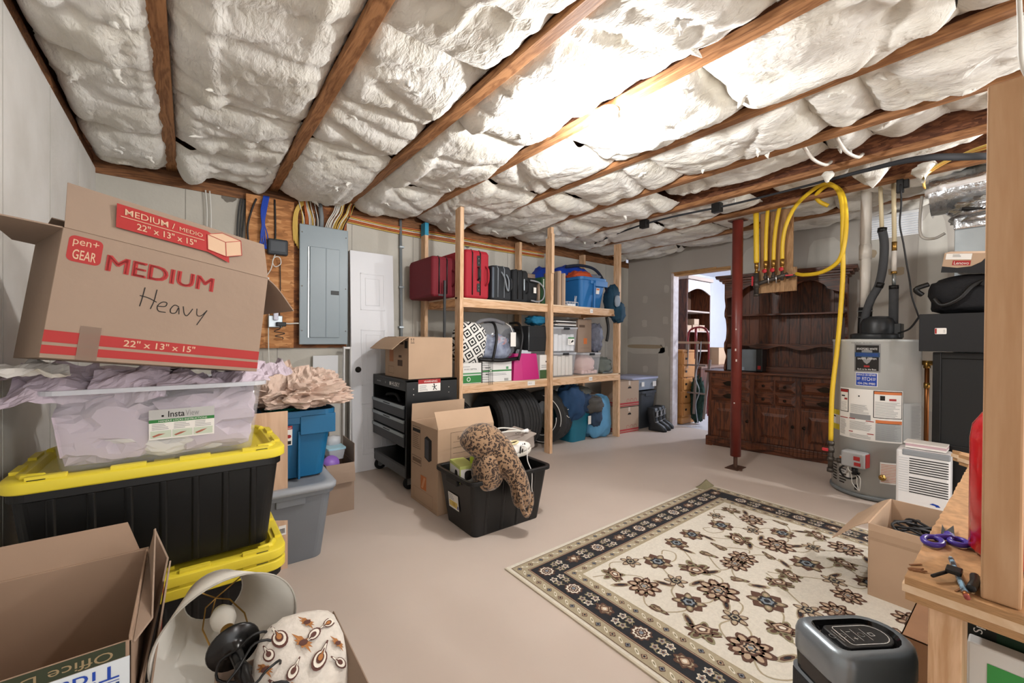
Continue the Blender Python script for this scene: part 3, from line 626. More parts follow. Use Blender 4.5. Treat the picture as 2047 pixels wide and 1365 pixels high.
# ================================================================ LAMP
ax=Vector((.12,-.97,-.10)).normalized()   # shade opening direction
def axm(o,z): return Matrix.Translation(o)@Vector(z).to_track_quat('Z','Y').to_matrix().to_4x4()
So=Vector((.085,1.40,.405))
t=thing('table_lamp','black table lamp lying in a box, its white shade opening upwards','lamp',tuple(So))
M0=axm((0,0,0),ax)
mb=MB(); mb.lathe([(.075,-.17),(.168,.04)],56,0,M0); part('lamp_shade',mb,mat('shade_fabric','#dedbd2',.7,var=.03),t,'off-white cone lampshade',solid=.002)
mb=MB(); mb.tube([tuple(M0@Vector((.168*math.cos(k*PI/28),.168*math.sin(k*PI/28),.04))) for k in range(56)],.0025,6,closed=True); mb.tube([tuple(M0@Vector((.075*math.cos(k*PI/14),.075*math.sin(k*PI/14),-.17))) for k in range(28)],.0025,6,closed=True); part('shade_trim',mb,mat('shade_trim','#a9a59b',.6),t)
mb=MB()
for k in range(3):
    a=k*2*PI/3+.4; mb.tube([tuple(M0@Vector((0,0,-.15))),tuple(M0@Vector((.075*math.cos(a),.075*math.sin(a),-.17)))],.002,6)
mb.tube([tuple(M0@Vector((s_*x,0,z))) for s_,x,z in ((1,.012,.06),(1,.045,.045),(1,.05,-.03),(1,.03,-.12),(1,0,-.15),(-1,.03,-.12),(-1,.05,-.03),(-1,.045,.045),(-1,.012,.06))],.0022,6)
part('harp',mb,M_brass,t)
mb=MB(); mb.lathe([(.001,-.085),(.02,-.08),(.031,-.055),(.03,-.03),(.017,0),(.014,.02)],24,0,M0); part('bulb',mb,mat('frosted_bulb','#e6e3da',.3),t)
mb=MB(); mb.lathe([(.017,.01),(.018,.05),(.012,.06),(.012,.075)],20,0,M0); part('socket',mb,M_brass,t)
mb=MB(); mb.lathe([(.001,.07),(.03,.072),(.062,.085),(.06,.092),(.03,.094),(.016,.11),(.013,.16),(.02,.19),(.014,.2),(.014,.30),(.022,.32),(.014,.34),(.014,.46)],28,0,M0); part('stem',mb,mat('black_gloss','#0e0e0f',.25),t)
mb=MB(); R=random.Random(5); pts=[]
for k in range(46):
    a=k*.62; r0=.045+.02*math.sin(k*1.3); pts.append(tuple(M0@Vector((r0*math.cos(a)+.012,r0*math.sin(a),.11+.006*k+.02*math.sin(k*.9)))))
mb.tube(smooth(pts,3),.0032,6); part('power_cord',mb,M_blackm,t)
t=thing('cardboard_box','open cardboard box holding the lamp and paisley cushion in the foreground','box',(.05,1.02,0),-.02); carton(t,.28,.36,.30,(M_card,M_cardin),{'right':25,'back':None,'left':None,'front':None},flap_len=.06)
# paisley cushion
t=thing('cushion','folded white paisley cushion with brown leaves leaning on the lampshade','cushion',(.228,1.155,.28)); t.rotation_euler=(math.radians(42),math.radians(4),math.radians(-6)); t.scale=(1.15,1.1,1.1)
mb=MB(); softbag(mb,(0,0,0),(.10,.19,.055),3,.05,2,.6); cu=part('cushion_cover',mb,mat('paisley_base','#d9d2c8',.85,var=.12,vs=60,bump=.2,bs=150),t)
mb=MB()
def onb(x,y):   # height on the bag top
    k=1-abs(x/.102)**3.4-abs(y/.193)**3.4
    return .0605*max(k,.02)**.45+.002
def drape(pts,mi,dz=0):
    n=len(pts); c=(sum(p[0] for p in pts)/n,sum(p[1] for p in pts)/n)
    mb.add([(x,y,onb(x,y)+dz) for x,y in pts]+[(c[0],c[1],onb(*c)+dz)],[(k,(k+1)%n,n) for k in range(n)],mi)
def drop(x,y,s,a):
    out=[]
    for k in range(18):
        q=2*PI*k/18; rr_=s*(1-.35*math.sin(q)**1)*.6; px,py=rr_*math.cos(q)*.7,rr_*math.sin(q)+(s*.6 if k in(4,5) else 0)
        out.append((x+px*math.cos(a)-py*math.sin(a),y+px*math.sin(a)+py*math.cos(a)))
    return out
for k,(x,y,s,a) in enumerate(((-.05,.14,.036,.4),(.035,.07,.036,-.5),(-.045,.03,.036,.7),(.045,-.06,.034,-.3),(-.04,-.07,.03,1.2),(.055,.14,.025,2),(-.005,-.02,.025,.2),(.0,-.13,.034,-.9),(.07,.0,.02,1))):
    drape(drop(x,y,s,a),0,.0); drape(drop(x,y,s*.78,a),1,.0012); drape(drop(x,y,s*.5,a),0,.0024); drape(drop(x,y,s*.32,a),2,.0036)
for x,y,s in ((.0,.11,.02),(.06,-.02,.018),(-.05,-.14,.022),(.05,-.13,.018),(.01,.155,.016),(-.01,.02,.014),(-.075,.08,.016),(.075,.09,.014),(-.08,-.03,.014)):
    drape([(x+s*1.25*q_*math.cos(j*PI/9+.7),y+s*1.1*q_*math.sin(j*PI/9)) for j in range(18) for q_ in [(1 if j%2 else .62)*(1.25 if j in (4,5,13) else .8)]],2,.001); drape([(x+s*.5*math.cos(j*PI/4),y+s*.35*math.sin(j*PI/4)) for j in range(8)],0,.002)
for x,y,s,a in ((-.07,.11,.024,.4),(.02,.12,.026,2.2),(-.02,.06,.026,-.5),(.075,.05,.024,.9),(-.075,-.02,.028,2),(.02,-.06,.026,.2),(.075,-.09,.024,-1),(-.02,-.1,.026,.6),(-.06,-.11,.02,1.8),(.03,-.16,.022,.4)):
    drape(drop(x,y,s,a),0,.0); drape(drop(x,y,s*.8,a),1,.0012); drape(drop(x,y,s*.45,a),0,.0024)
part('paisley_print',mb,[mat('paisley_brown','#5b3a33',.85),mat('paisley_cream','#e3dccf',.85),mat('paisley_rust','#a8703f',.85)],t,solid=.0006)
t=thing('blue_cloth','bit of blue cloth in the lamp box under the cord','cloth',(.12,1.10,.25)); mb=MB(); softbag(mb,(0,0,0),(.05,.05,.05),2,.2,3,.8); part('cloth',mb,mat('bright_blue_cloth','#2179b0',.8),t)
# ================================================================ BACK WALL
M_osb=osb('osb_board',('#d29b66','#b57a48','#8a5a33'),'xz')
t=thing('wiring_board','strand board panel screwed to the concrete behind the grey breaker panel','board',(.745,3.955,1.13))
mb=MB(); mb.box(-.385,-.04,-.03,.01,0,1.24); part('board',mb,M_osb,t)
mb=MB(); mb.box(-.04,.40,-.012,.01,0,1.26); part('board',mb,osb('osb_board_dark',('#a46a3c','#7d4c2a','#5b361e'),'xz'),t,'darker strand board behind the panel')
t=thing('breaker_panel','grey steel breaker panel with a closed door on the wiring board','electrical panel',(.94,3.9,1.16))
M_pan=mat('panel_grey','#8b989f',.38,var=.03,vs=3)
mb=MB(); mb.box(-.2,.2,-.02,.0,0,1.03); mb.box(-.17,.17,0,.04,.03,1.0); part('cover',mb,M_pan,t,bevel=.006)
mb=MB(); mb.box(-.12,.125,-.032,-.02,.06,.845); d=part('door',mb,M_pan,t,bevel=.004)
mb=MB(); mb.box(.008,.012,-.034,-.031,.065,.84); part('seam',mb,mat('panel_seam','#66737a',.5),d)
mb=MB(); mb.box(.05,.118,-.037,-.031,.44,.475); part('latch',mb,M_blackm,d,bevel=.002); 
mb=MB(); mb.box(-.134,-.126,-.030,-.02,.06,.84); part('hinge',mb,M_chrome,d)
for x,z in ((-.18,.96),(.18,.96),(-.18,.12),(.18,.12),(.18,.5),(-.18,.5)): mb=MB(); mb.lathe([(.006,0),(.006,.003),(.001,.004)],10,0,rotm((x,-.02,z),PI/2)); part('screw',mb,M_chrome,t)
def cable(name,pts,r,m,label,cat='cable',k=6,group=None,n=6):
    mb=MB(); mb.tube(smooth(pts,k),r,n); return solo(name,mb,m,label,cat,group)
M_yc=mat('yellow_cable','#d6b45a',.5); M_wc=mat('white_cable','#d9d7d0',.5); M_bc=mat('black_cable','#202022',.5); M_bl=mat('blue_cable','#1e47b0',.45); M_oc=mat('orange_cable','#c46a38',.5); M_gc=mat('grey_conduit','#7b8184',.5)
t=thing('cable_bundle','fan of yellow, white, black and orange cables entering the top of the breaker panel','cables',(.94,3.92,2.18)); R=random.Random(3)
cs=[M_yc,M_yc,M_wc,M_yc,M_bc,M_yc,M_wc,M_oc,M_yc,M_wc]
for k in range(26):
    x=-.17+.34*k/25; 
    if abs(x+.02)<.02: continue
    left=k<12; dx=(-.05 if left else .10)*R.uniform(.4,1.2)
    mb=MB(); mb.tube(smooth([(x,0,-.01),(x+dx*.2,-.02-R.uniform(0,.02),.07),(x+dx*.7,-.03,.16),(x+dx,-.02,.25),(x+dx*1.6,-.01,.33)],5),.0048,5); part('cable',mb,cs[R.randrange(10)],t)
mb=MB(); mb.tube([(-.02,0,-.01),(-.02,-.01,.1),(-.04,-.01,.25)],.02,10); part('conduit',mb,M_gc,t)
mb=MB()
for k in range(4): mb.tube(smooth([(-.2-.012*k,0,-.2+.02*k),(-.215-.01*k,-.015,.0),(-.205-.008*k,-.02,.12),(-.15-.01*k,-.02,.2),(-.08,-.02,.28)],5),.006,6)
part('cable_loop',mb,M_yc,t)
t=thing('cable_bundle','blue network cables hanging over the strand board to the small black router','cables',(.47,3.91,2.0))
for k in range(7):
    x=-.01+.006*k; mb=MB(); mb.tube(smooth([(x+R.uniform(-.02,.02),-.012,-.06),(x+R.uniform(-.01,.01),-.02,.05),(x*.5,-.025,.14),(x,-.02,.25),(x+.02,-.012,.37)],5),.0045,5); part('cable',mb,M_bl,t)
cable('cable',[(.38,3.92,1.95),(.37,3.915,2.1),(.4,3.915,2.25),(.43,3.92,2.34)],.007,M_bc,'thick black cable left of the blue cables on the strand board')
cable('cable',[(.56,3.92,1.9),(.565,3.915,2.1),(.56,3.92,2.36)],.007,M_bc,'thick black cable between the blue cables and the yellow fan')
for k,x in enumerate((.31,.325,.34)): cable('cable',[(x,3.95,1.5),(x-.01,3.945,1.9),(x+.005*k,3.95,2.2),(x+.02,3.95,2.33)],.006,mat('dark_grey_cable','#3a3a3a',.6),'dark grey cable down the left edge of the strand board',group='dark cables left of the strand board')
for k,x in enumerate((.1,.125)): cable('cable',[(x,3.94,2.34),(x+.01,3.94,2.15),(x+.005,3.94,1.8),(x+.02,3.94,1.2)],.005,M_wc,'white cable hanging down the concrete behind the moving box',group='white cables on the back wall')
cable('cable',[(.52,3.9,1.42),(.515,3.9,1.25),(.52,3.9,1.0),(.53,3.9,.8)],.004,M_wc,'thin white cable hanging from the strand board down behind the paper heap')
cable('cable',[(.60,3.91,1.84),(.602,3.91,1.6),(.595,3.91,1.45),(.605,3.91,1.3)],.004,M_bc,'thin black cord running down from the router')
t=thing('router','small black network box on the strand board','router',(.58,3.925,1.9)); mb=MB(); mb.box(-.075,.075,-.045,0,0,.13); part('case',mb,mat('router_black','#2b3036',.5),t,bevel=.012); mb=MB(); mb.box(-.055,.055,-.047,-.044,.025,.11); part('panel',mb,mat('router_panel','#353b42',.4),t,bevel=.004)
mb=MB(); 
for k in range(4): mb.box(-.02+.013*k,-.014+.013*k,-.03,-.024,.129,.133)
part('status_light',mb,mat('green_led','#7fae4a',.4),t)
cable('cable',[(.56,3.89,1.9),(.54,3.88,1.84),(.56,3.88,1.8),(.60,3.88,1.83),(.59,3.88,1.88),(.55,3.88,1.87),(.53,3.88,1.78),(.5,3.89,1.72)],.004,M_wc,'white cord looping below the router')
t=thing('power_strip','white power strip on the strand board under the router','power strip',(.49,3.925,1.45)); mb=MB(); mb.box(-.03,.03,-.03,0,0,.26); part('case',mb,M_wht,t,bevel=.004); mb=MB()
for k in range(4): mb.box(-.012,.012,-.032,-.029,.03+.055*k,.055+.055*k)
part('outlet',mb,M_grey,t)
t=thing('outlet_box','grey outlet box with plugs low on the strand board','outlet',(.565,3.925,1.30)); mb=MB(); mb.box(-.055,.05,-.05,0,0,.1); part('box_body',mb,M_steel,t,bevel=.006); mb=MB(); mb.box(-.0,.07,-.09,-.05,.01,.045); part('plug',mb,M_blackm,t,bevel=.005); mb=MB(); mb.box(-.02,.015,-.08,-.05,.06,.14); part('adapter',mb,mat('adapter_white','#cfd0e0',.3),t,bevel=.006)
mb=MB(); R=random.Random(9); mb.tube(smooth([(.03,-.07,.01)]+[(.03+R.uniform(-.04,.04),-.06+R.uniform(-.01,.01),-.01-.012*k) for k in range(8)],4),.0035,5); part('cord',mb,M_bc,t)
cable('cable',[(.61,3.9,1.34),(.66,3.895,1.335),(.72,3.895,1.34),(.75,3.9,1.34)],.006,M_wc,'white cable from the outlet box to the breaker panel')
for k in range(3): cable('cable',[(.44-.01*k,3.9,1.34-.02*k),(.46,3.89,1.4),(.475+.01*k,3.9,1.49)],.004,M_bc,'black cord by the grey outlet box on the strand board',group='black cords by the outlet box')
# cables along the plate
for k in range(6):
    m=[M_yc,M_oc,M_oc,M_wc,M_yc,M_oc][k]; z=2.27+.012*k; dy=3.95-.006*(k%3)
    cable('cable',[(1.12,dy,z+.02),(1.6,dy,z-.005),(2.2,dy,z-.012+.004*k),(2.9,dy,z-.01),(3.6,dy,z-.005)],.0055,m,['yellow','orange','orange','white','yellow','orange'][k]+' cable stapled along the top of the concrete right of the breaker panel',group='cables along the sill %s'%['yellow','orange','orange','white','yellow','orange'][k])
t=thing('conduit','grey vertical conduit pipe clamped to the concrete beside the leaning door','conduit',(1.675,3.945,.3)); mb=MB(); mb.tube([(0,0,0),(.003,0,1),(-.012,0,2.1)],.0145,12); part('pipe',mb,M_gc,t)
for z in (1.02,1.42,1.82): mb=MB(); mb.box(-.024,.024,-.018,.024,z,z+.02); part('clamp',mb,M_steel,t,bevel=.003)
# leaning slab door
def slab_door(W_,H_,T):
    t=thing('interior_door','white panelled door slab leaning on the concrete beside the breaker panel','door',(1.165,3.80,0)); t.rotation_euler=(math.radians(-3.2),0,0)
    mb=MB(); mb.box(0,W_,0,T,0,H_); part('slab',mb,M_door,t,bevel=.003)
    for (z0,z1) in ((1.48,1.83),(.78,1.30),(.15,.62)):
        for (x0,x1) in ((.09,W_-.09),):
            mb=MB(); fr=F((0,-.001,0),(1,0,0),(0,0,1))
            for w,dd,o in ((0,.004,.012),(.045,.003,.008)):
                a,b,c,d=x0+w,x1-w,z0+w,z1-w
                for A in ((a,a+o,c,d),(b-o,b,c,d),(a,b,c,c+o),(a,b,d-o,d)): mb.box(A[0],A[1],-dd,.001,A[2],A[3])
            part('panel_moulding',mb,M_door,t,bevel=.002)
    mb=MB(); mb.lathe([(.027,0),(.027,.003),(.001,.0035)],24,0,rotm((.06,-.001,.93),PI/2)); part('knob_hole',mb,mat('dark_hole','#2a2520',.9),t)
slab_door(.41,2.03,.035)
mb=MB(); mb.box(.86,1.07,3.93,3.945,.5,1.06); solo('white_panel',mb,mat('white_board','#dfe1e4',.5),'small white board leaning on the concrete under the breaker panel','board')
mb=MB(); mb.box(.99,1.10,3.90,3.925,0,.80); solo('white_panel',mb,mat('offwhite_board','#c9c6bf',.6),'narrow off white board standing left of the white metal frame','board')
t=thing('metal_frame','tall narrow white metal frame standing left of the leaning door','frame',(1.13,3.86,0)); mb=MB()
for x in (-.03,.028): mb.box(x-.006,x+.006,-.02,.02,0,1.14); part('upright',mb,M_wht,t,bevel=.002); mb=MB()
for z in (.0,.72,1.12): mb.box(-.03,.028,-.012,.012,z,z+.018)
part('crossbar',mb,M_wht,t)
# ================================================================ TOOL CHEST
t=thing('tool_chest','black rolling tool chest with three silver edged drawers beside the leaning door','tool chest',(1.36,3.09,0))
D,Wy,H=.46,.75,.885   # depth x, width y
M_ch=mat('chest_black','#0a0b0c',.4); M_dr=mat('drawer_dark','#292b2f',.35,.4)
mb=MB(); mb.box(0,D,0,.02,.10,H); mb.box(0,D,Wy-.02,Wy,.10,H); mb.box(D-.02,D,.02,Wy-.02,.1,H); mb.box(0,D,.02,Wy-.02,.18,.195); mb.box(0,D,0,Wy,H-.02,H); mb.box(0,.02,.02,Wy-.02,H-.09,H-.02); mb.box(.0,.02,.02,Wy-.02,.10,.18,1); mb.box(.02,D,.02,Wy-.02,.44,.45)
part('cabinet',mb,[M_ch,mat('chest_kick','#43464a',.35,.4)],t,bevel=.003)
for z0,z1 in ((.575,.68),(.465,.565),(.345,.455)):
    mb=MB(); mb.box(-.008,D-.05,.025,Wy-.025,z0,z1); d=part('drawer',mb,M_dr,t,bevel=.002)
    mb=MB(); mb.box(-.018,-.004,.025,Wy-.025,z1-.028,z1-.002); mb.box(-.0185,-.016,.3,.45,z1-.02,z1-.012,1); part('drawer_pull',mb,[M_steel,M_ink],d,bevel=.002)
mb=MB(); fr=F((-.001,Wy,0),(0,-1,0),(0,0,1)); text(mb,'HUSKY',fr,.45,H-.067,.62,H-.032,0,.0015,.012); rrect(mb,fr,.40,H-.065,.435,H-.035,.01,0); rect(mb,fr,.1,H-.055,.2,H-.045,1); rrect(mb,fr,.3,H-.06,.32,H-.04,.009,1)
part('name_badge',mb,[M_white,M_grey],t,'white maker name on the black front')
mb=MB(); fr=F((0,0,0),(1,0,0),(0,0,1)); rect(mb,fr,.10,H-.10,.30,H+.0,0,.0012); rect(mb,fr,.10,H-.035,.30,H,1,.002); text(mb,'WARNING',fr,.15,H-.026,.27,H-.01,0,.0028); textlines(mb,fr,.11,H-.095,.19,H-.045,6,3,.002); stroke(mb,fr,[(.24,H-.045),(.245,H-.065),(.235,H-.09)],.007,2,.002); stroke(mb,fr,[(.225,H-.06),(.245,H-.065),(.265,H-.055)],.005,2,.002); stroke(mb,fr,[(.245,H-.07),(.265,H-.09)],.006,2,.002); rrect(mb,fr,.235,H-.05,.247,H-.038,.006,2,.002)
part('warning_label',mb,[M_paper,M_red,M_ink,M_grey],t,'white and red warning sticker')
mb=MB()
for x in (.06,.38):
    for z in (H-.12,H-.075): mb.lathe([(.006,0),(.006,.002),(.001,.003)],10,0,rotm((x,-.0005,z),PI/2))
part('rivets',mb,M_chrome,t)
for x in (.05,D-.05):
    for y in (.05,Wy-.05):
        mb=MB(); mb.lathe([(.02,-.016),(.046,-.014),(.05,-.01),(.05,.01),(.046,.014),(.02,.016)],20,0,rotm((x,y,.05),PI/2)); c=part('caster',mb,M_blackr,t); mb=MB(); mb.box(x-.025,x+.025,y-.022,y-.018,.04,.1); mb.box(x-.025,x+.025,y+.018,y+.022,.04,.1); part('bracket',mb,M_steel,c)
mb=MB(); mb.tube(smooth([(.03,.2,.69),(.06,.35,.73),(.04,.5,.72),(.08,.6,.69)],5),.012,8); part('hose',mb,M_blackr,t)
# cartons on the chest
HD=(M_cardl,M_cardin)
t=thing('cardboard_box','open light brown carton on top of the black tool chest','box',(1.39,3.12,.888),0); carton(t,.40,.5,.34,HD,{'front':None,'back':100,'left':112,'right':None},flap_len=.17)
mb=MB(); mb.box(.02,.4,.3,.5,.342,.346); part('flap',mb,M_cardl,t)
mb=MB(); fr=F((0,0,0),(1,0,0),(0,0,1)); 
for u in (.022,.042): stroke(mb,fr,[(u,.3),(u,.325)],.003,0); poly(mb,fr,[(u-.006,.322),(u+.006,.322),(u,.332)],0)
rect(mb,fr,.016,.292,.05,.296,0)
fr=F((0,.5,0),(0,-1,0),(0,0,1)); rect(mb,fr,.42,.25,.48,.31,0); rect(mb,fr,.05,.28,.12,.31,2); rect(mb,fr,.10,.13,.19,.23,1); poly(mb,fr,[(.1,.25),(.16,.27),(.18,.245),(.12,.235)],3); rect(mb,fr,.27,.28,.40,.30,2); rect(mb,fr,.3,.17,.36,.19,2); rect(mb,fr,.28,.1,.38,.15,2); frame_rect(mb,fr,.08,.03,.2,.09,.002,2)
part('printing',mb,[M_ink,mat('orange_logo','#b77a55',.8),mat('box_print','#5e4a3c',.8),M_blue],t,'small dark arrows and orange logo')
# tall carton in front
t=thing('cardboard_box','tall open wardrobe style carton standing behind the black bin with shoes','box',(1.345,2.535,0),0); carton(t,.47,.43,.59,(M_cardl,M_cardin),{'front':-25,'back':-4,'left':None,'right':None},flap_len=.13)
mb=MB(); fr=F((0,.43,0),(0,-1,0),(0,0,1)); frame_rect(mb,fr,.03,.40,.16,.56,.003,0); rect(mb,fr,.03,.52,.16,.545,0); textlines(mb,fr,.04,.41,.15,.51,7,3,.0009)
poly(mb,fr,[(.23,.36),(.3,.34),(.34,.36),(.34,.5),(.27,.52),(.23,.5)],0); poly(mb,fr,[(.238,.365),(.296,.35),(.296,.49),(.238,.5)],2,.0014)
frame_rect(mb,fr,.02,.28,.18,.34,.003,0); rect(mb,fr,.03,.295,.17,.325,3); rect(mb,fr,.17,.12,.26,.22,1,.001); poly(mb,fr,[(.18,.13),(.22,.21),(.25,.21),(.21,.13)],4,.0016); frame_rect(mb,fr,.05,.02,.36,.11,.0015,3)
part('printing',mb,[M_ink,mat('orange_square','#c1713f',.8),mat('grey_box_print','#4a4a50',.8),mat('box_print2','#7a624f',.8),mat('orange_pale','#d29a70',.8)],t,'dark printing and an orange square')
a=math.radians(-25); fr=F((0,-.003,.59),(1,0,0),(0,-math.sin(a),math.cos(a))); fr=F((0,0,0),(1,0,0),(0,0,1)); mb=MB(); frame_rect(mb,fr,.1,.2,.43,.56,.002,0); 
for k in range(7): rect(mb,fr,.12,.25+k*.04,.41,.252+k*.04,0)
for k,(u) in enumerate((.16,.175,.19,.2,.24,.25,.262,.275,.29,.3,.315)): stroke(mb,fr,[(u-.006,.505),(u,.52 if k%2 else .53),(u+.004,.503),(u+.008,.515)],.002,0)
part('panel_print',mb,M_ink,t,'ruled panel with a handwritten line')
# ================================================================ BLACK BIN WITH SHOES
t=thing('storage_bin','open black bin with shoes and leopard print slipper in the middle of the floor','storage bin',(1.635,2.285,0),math.radians(-1))
mb=MB(); tote_body(mb,.61,.44,.365,.045,.004,.035,4,.022,.024); part('bin_body',mb,M_black,t,bevel=.003)
for s in (-1,1): mb=MB(); mb.box(s*.315-.012,s*.315+.012,-.07,.07,.30,.342); part('handle',mb,M_black,t,bevel=.004)
mb=MB(); fr=F((-.279,.12,.12),(0,-1,0),(-.10,0,1)); rect(mb,fr,0.02,0,.15,.10,0,.003); rect(mb,fr,.03,.012,.135,.05,1,.0038); textlines(mb,fr,.03,.055,.1,.095,4,2,.0038); rect(mb,fr,.13,.01,.145,.03,3,.0038); rect(mb,fr,.07,.02,.11,.045,4,.0042)
part('label',mb,[M_paper,mat('label_yellow','#d8c069',.6),M_grey,M_blue,mat('label_ochre','#c2a24c',.6)],t,'white and yellow paper label')
# leopard print slipper / plush
def leopard():
    m=mat('leopard_fabric','#a98a6c',.9); nt=m.node_tree; N=nt.nodes; L=nt.links; b=N['Principled BSDF']
    tc=N.new('ShaderNodeTexCoord'); v=N.new('ShaderNodeTexVoronoi'); v.inputs['Scale'].default_value=66; n=N.new('ShaderNodeTexNoise'); n.inputs['Scale'].default_value=30
    mx=N.new('ShaderNodeMixRGB'); mx.inputs[0].default_value=.05; L.new(tc.outputs['Object'],mx.inputs[1]); L.new(tc.outputs['Object'],n.inputs['Vector']); L.new(n.outputs[1],mx.inputs[2]); L.new(mx.outputs[0],v.inputs['Vector'])
    r=N.new('ShaderNodeValToRGB'); L.new(v.outputs['Distance'],r.inputs[0]); e=r.color_ramp.elements; e[0].color=hx('#5a3f2c'); e[0].position=.0; e[1].color=hx('#93765a'); e[1].position=.6
    k=e.new(.2); k.color=hx('#523824'); k=e.new(.27); k.color=hx('#231812'); k=e.new(.44); k.color=hx('#231812'); k=e.new(.5); k.color=hx('#876a50')
    L.new(r.outputs[0],b.inputs['Base Color']); b.inputs['Sheen Weight'].default_value=.3; return m
M_leo=leopard()
t=thing('leopard_boot','plush leopard print slipper boot hanging over the front of the black bin','slipper',(1.5,2.13,.37)); t.scale=(1.12,1.1,1.15)
mb=MB(); mb.tube(smooth([(-.1,.06,.11),(-.045,.04,.165),(.03,.0,.12),(.055,-.075,.07),(.10,-.125,-.02),(.115,-.14,-.11),(.12,-.14,-.17)],6),[ .05,.075,.09,.10,.108,.113,.115,.116,.115,.113,.11,.107,.103,.1,.098,.093,.088,.083,.078,.072,.068,.065,.062,.06,.058,.056,.056,.056,.056,.056,.055,.054,.052,.048,.044,.035,.02][:37],22); softbag(mb,(-.03,-.02,.03),(.085,.085,.11),4,.08,2,.8); part('upper',mb,M_leo,t,subd=1)
mb=MB(); mb.tube(smooth([(.075,-.145,.02),(.07,-.175,-.06),(.085,-.185,-.15),(.12,-.185,-.20),(.158,-.175,-.15),(.165,-.165,-.09)],5),.0135,10); part('sole_edge',mb,M_leo,t)
# sneaker
t=thing('sneaker','white low sneaker with three black stripes on top of the black bin','shoe',(1.73,2.15,.44)); t.rotation_euler=(math.radians(4),math.radians(-5),math.radians(12))
def sole(z,s=1,n=28):
    out=[]
    for k in range(n):
        a=2*PI*k/n; x=.135*math.cos(a); w=.046 if x>0 else .038; w*=1-.18*math.exp(-((x+.02)/.04)**2); out.append((x*s, w*s*math.copysign(abs(math.sin(a))**.75,math.sin(a)), z))
    return out
mb=MB(); mb.loft([sole(0,.97),sole(.006,1.02),sole(.024,1.03),sole(.028,.98)],0,None,(True,True),True); part('sole',mb,mat('shoe_sole','#d6d0c5',.6),t)
mb=MB(); rings=[]
for z,s,sx in ((.028,1,0),(.045,1,0),(.06,.93,-.004),(.075,.8,-.015),(.09,.62,-.034),(.1,.48,-.048)): rings.append([(x*s+sx*1.3,y*min(1,s*1.05),z) for x,y,_ in sole(0,.98)])
mb.loft(rings,0,None,(True,False),True); part('upper',mb,mat('shoe_leather','#e6e3dd',.5),t)
mb=MB(); mb.tube([(x+(-.0),y,.1) for x,y,_ in rings[-1]],.007,8,closed=True); part('collar',mb,mat('shoe_cream','#d9ca9d',.8),t)
for k in range(3):
    for s in (-1,1): mb=MB(); mb.add([(-.02+k*.024,s*.0415,.03),(-.009+k*.024,s*.0415,.03),(.009+k*.02,s*.031,.082),(-.001+k*.02,s*.031,.082)],[(0,1,2,3)]); part('stripe',mb,M_ink,t,solid=.003)
mb=MB()
for k in range(5): mb.tube([(.015+k*.013,-.024,.083-k*.006),(.018+k*.013,0,.09-k*.006),(.015+k*.013,.024,.083-k*.006)],.003,6)
part('laces',mb,M_white,t)
mb=MB(); mb.tube(smooth([(.0,-.03,.08),(.03,-.06,.06),(.02,-.075,-.02),(.035,-.10,-.1),(.03,-.105,-.20),(.04,-.105,-.26)],5),.0035,6); part('loose_lace',mb,M_white,t)
t=thing('sneaker','white sneaker lying on its side behind the striped one in the black bin','shoe',(1.70,2.30,.43)); t.rotation_euler=(math.radians(60),0,math.radians(160))
mb=MB(); mb.loft([sole(0,.97),sole(.006,1.02),sole(.024,1.03),sole(.028,.98)],0,None,(True,True),True); part('sole',mb,mat('tan_sole','#cdb98a',.6),t)
mb=MB(); mb.loft(rings,0,None,(True,False),True); part('upper',mb,MATS['shoe_leather'],t)
cable('extension_cord',[(1.62,2.1,.45),(1.5,2.16,.53),(1.46,2.25,.54),(1.58,2.3,.56),(1.75,2.3,.57),(1.9,2.33,.55),(1.96,2.35,.53),(1.88,2.38,.56),(1.75,2.38,.58),(1.66,2.3,.57),(1.68,2.2,.56)],.0055,M_wc,'white cord coiled over the shoes in the black bin')
t=thing('power_plug','white three pin plug lying at the right end of the white cord','plug',(1.98,2.36,.535)); mb=MB(); mb.tube([(-.04,0,0),(0,0,0),(.02,0,0)],[.007,.013,.016],10); part('plug_body',mb,M_wht,t); mb=MB(); 
for y in (-.007,.007): mb.box(.02,.045,y-.001,y+.001,-.003,.003)
part('pin',mb,M_chrome,t)
t=thing('shoe_box','grey brown flattened shoe box propped at the right of the black bin','box',(1.80,2.30,.345)); t.rotation_euler=(math.radians(6),math.radians(-14),math.radians(10))
carton(t,.27,.19,.10,(mat('grey_card','#9c9189',.85,var=.06),M_cardin)); mb=MB(); mb.box(.012,.28,-.02,.2,.102,.112); part('lid',mb,MATS['grey_card'],t,bevel=.002); fr=F((0,-.0,.112),(1,0,0),(0,1,0)); mb=MB(); rect(mb,fr,.02,.16,.1,.164,0); text(mb,'CS',fr,.18,.08,.22,.11,0); part('printing',mb,M_ink,t)
t=thing('small_carton','yellow green and white small carton at the left corner of the black bin','box',(1.40,2.31,.31),math.radians(-10)); mb=MB(); mb.box(-.05,.05,-.1,.09,0,.11); part('box_body',mb,mat('lime_card','#c6d07a',.6),t,bevel=.002); mb=MB(); fr=F((-.05,.09,0),(0,-1,0),(0,0,1)); rect(mb,fr,.01,.0,.18,.09,0); rrect(mb,fr,.1,.02,.15,.075,.02,1,.0014); fr=F((-.05,-.1,0),(1,0,0),(0,0,1)); rect(mb,fr,.005,0,.09,.09,0); rrect(mb,fr,.03,.02,.08,.08,.02,1,.0014); part('printed_panel',mb,[M_white,M_ink],t)
t=thing('lime_bag','bright lime plastic bag tucked beside the leopard print slipper','bag',(1.47,2.22,.36)); mb=MB(); softbag(mb,(0,0,.04),(.04,.06,.09),7,.25,3,.8,wr=.06); part('bag_body',mb,mat('lime_plastic','#c3dc3c',.35),t)
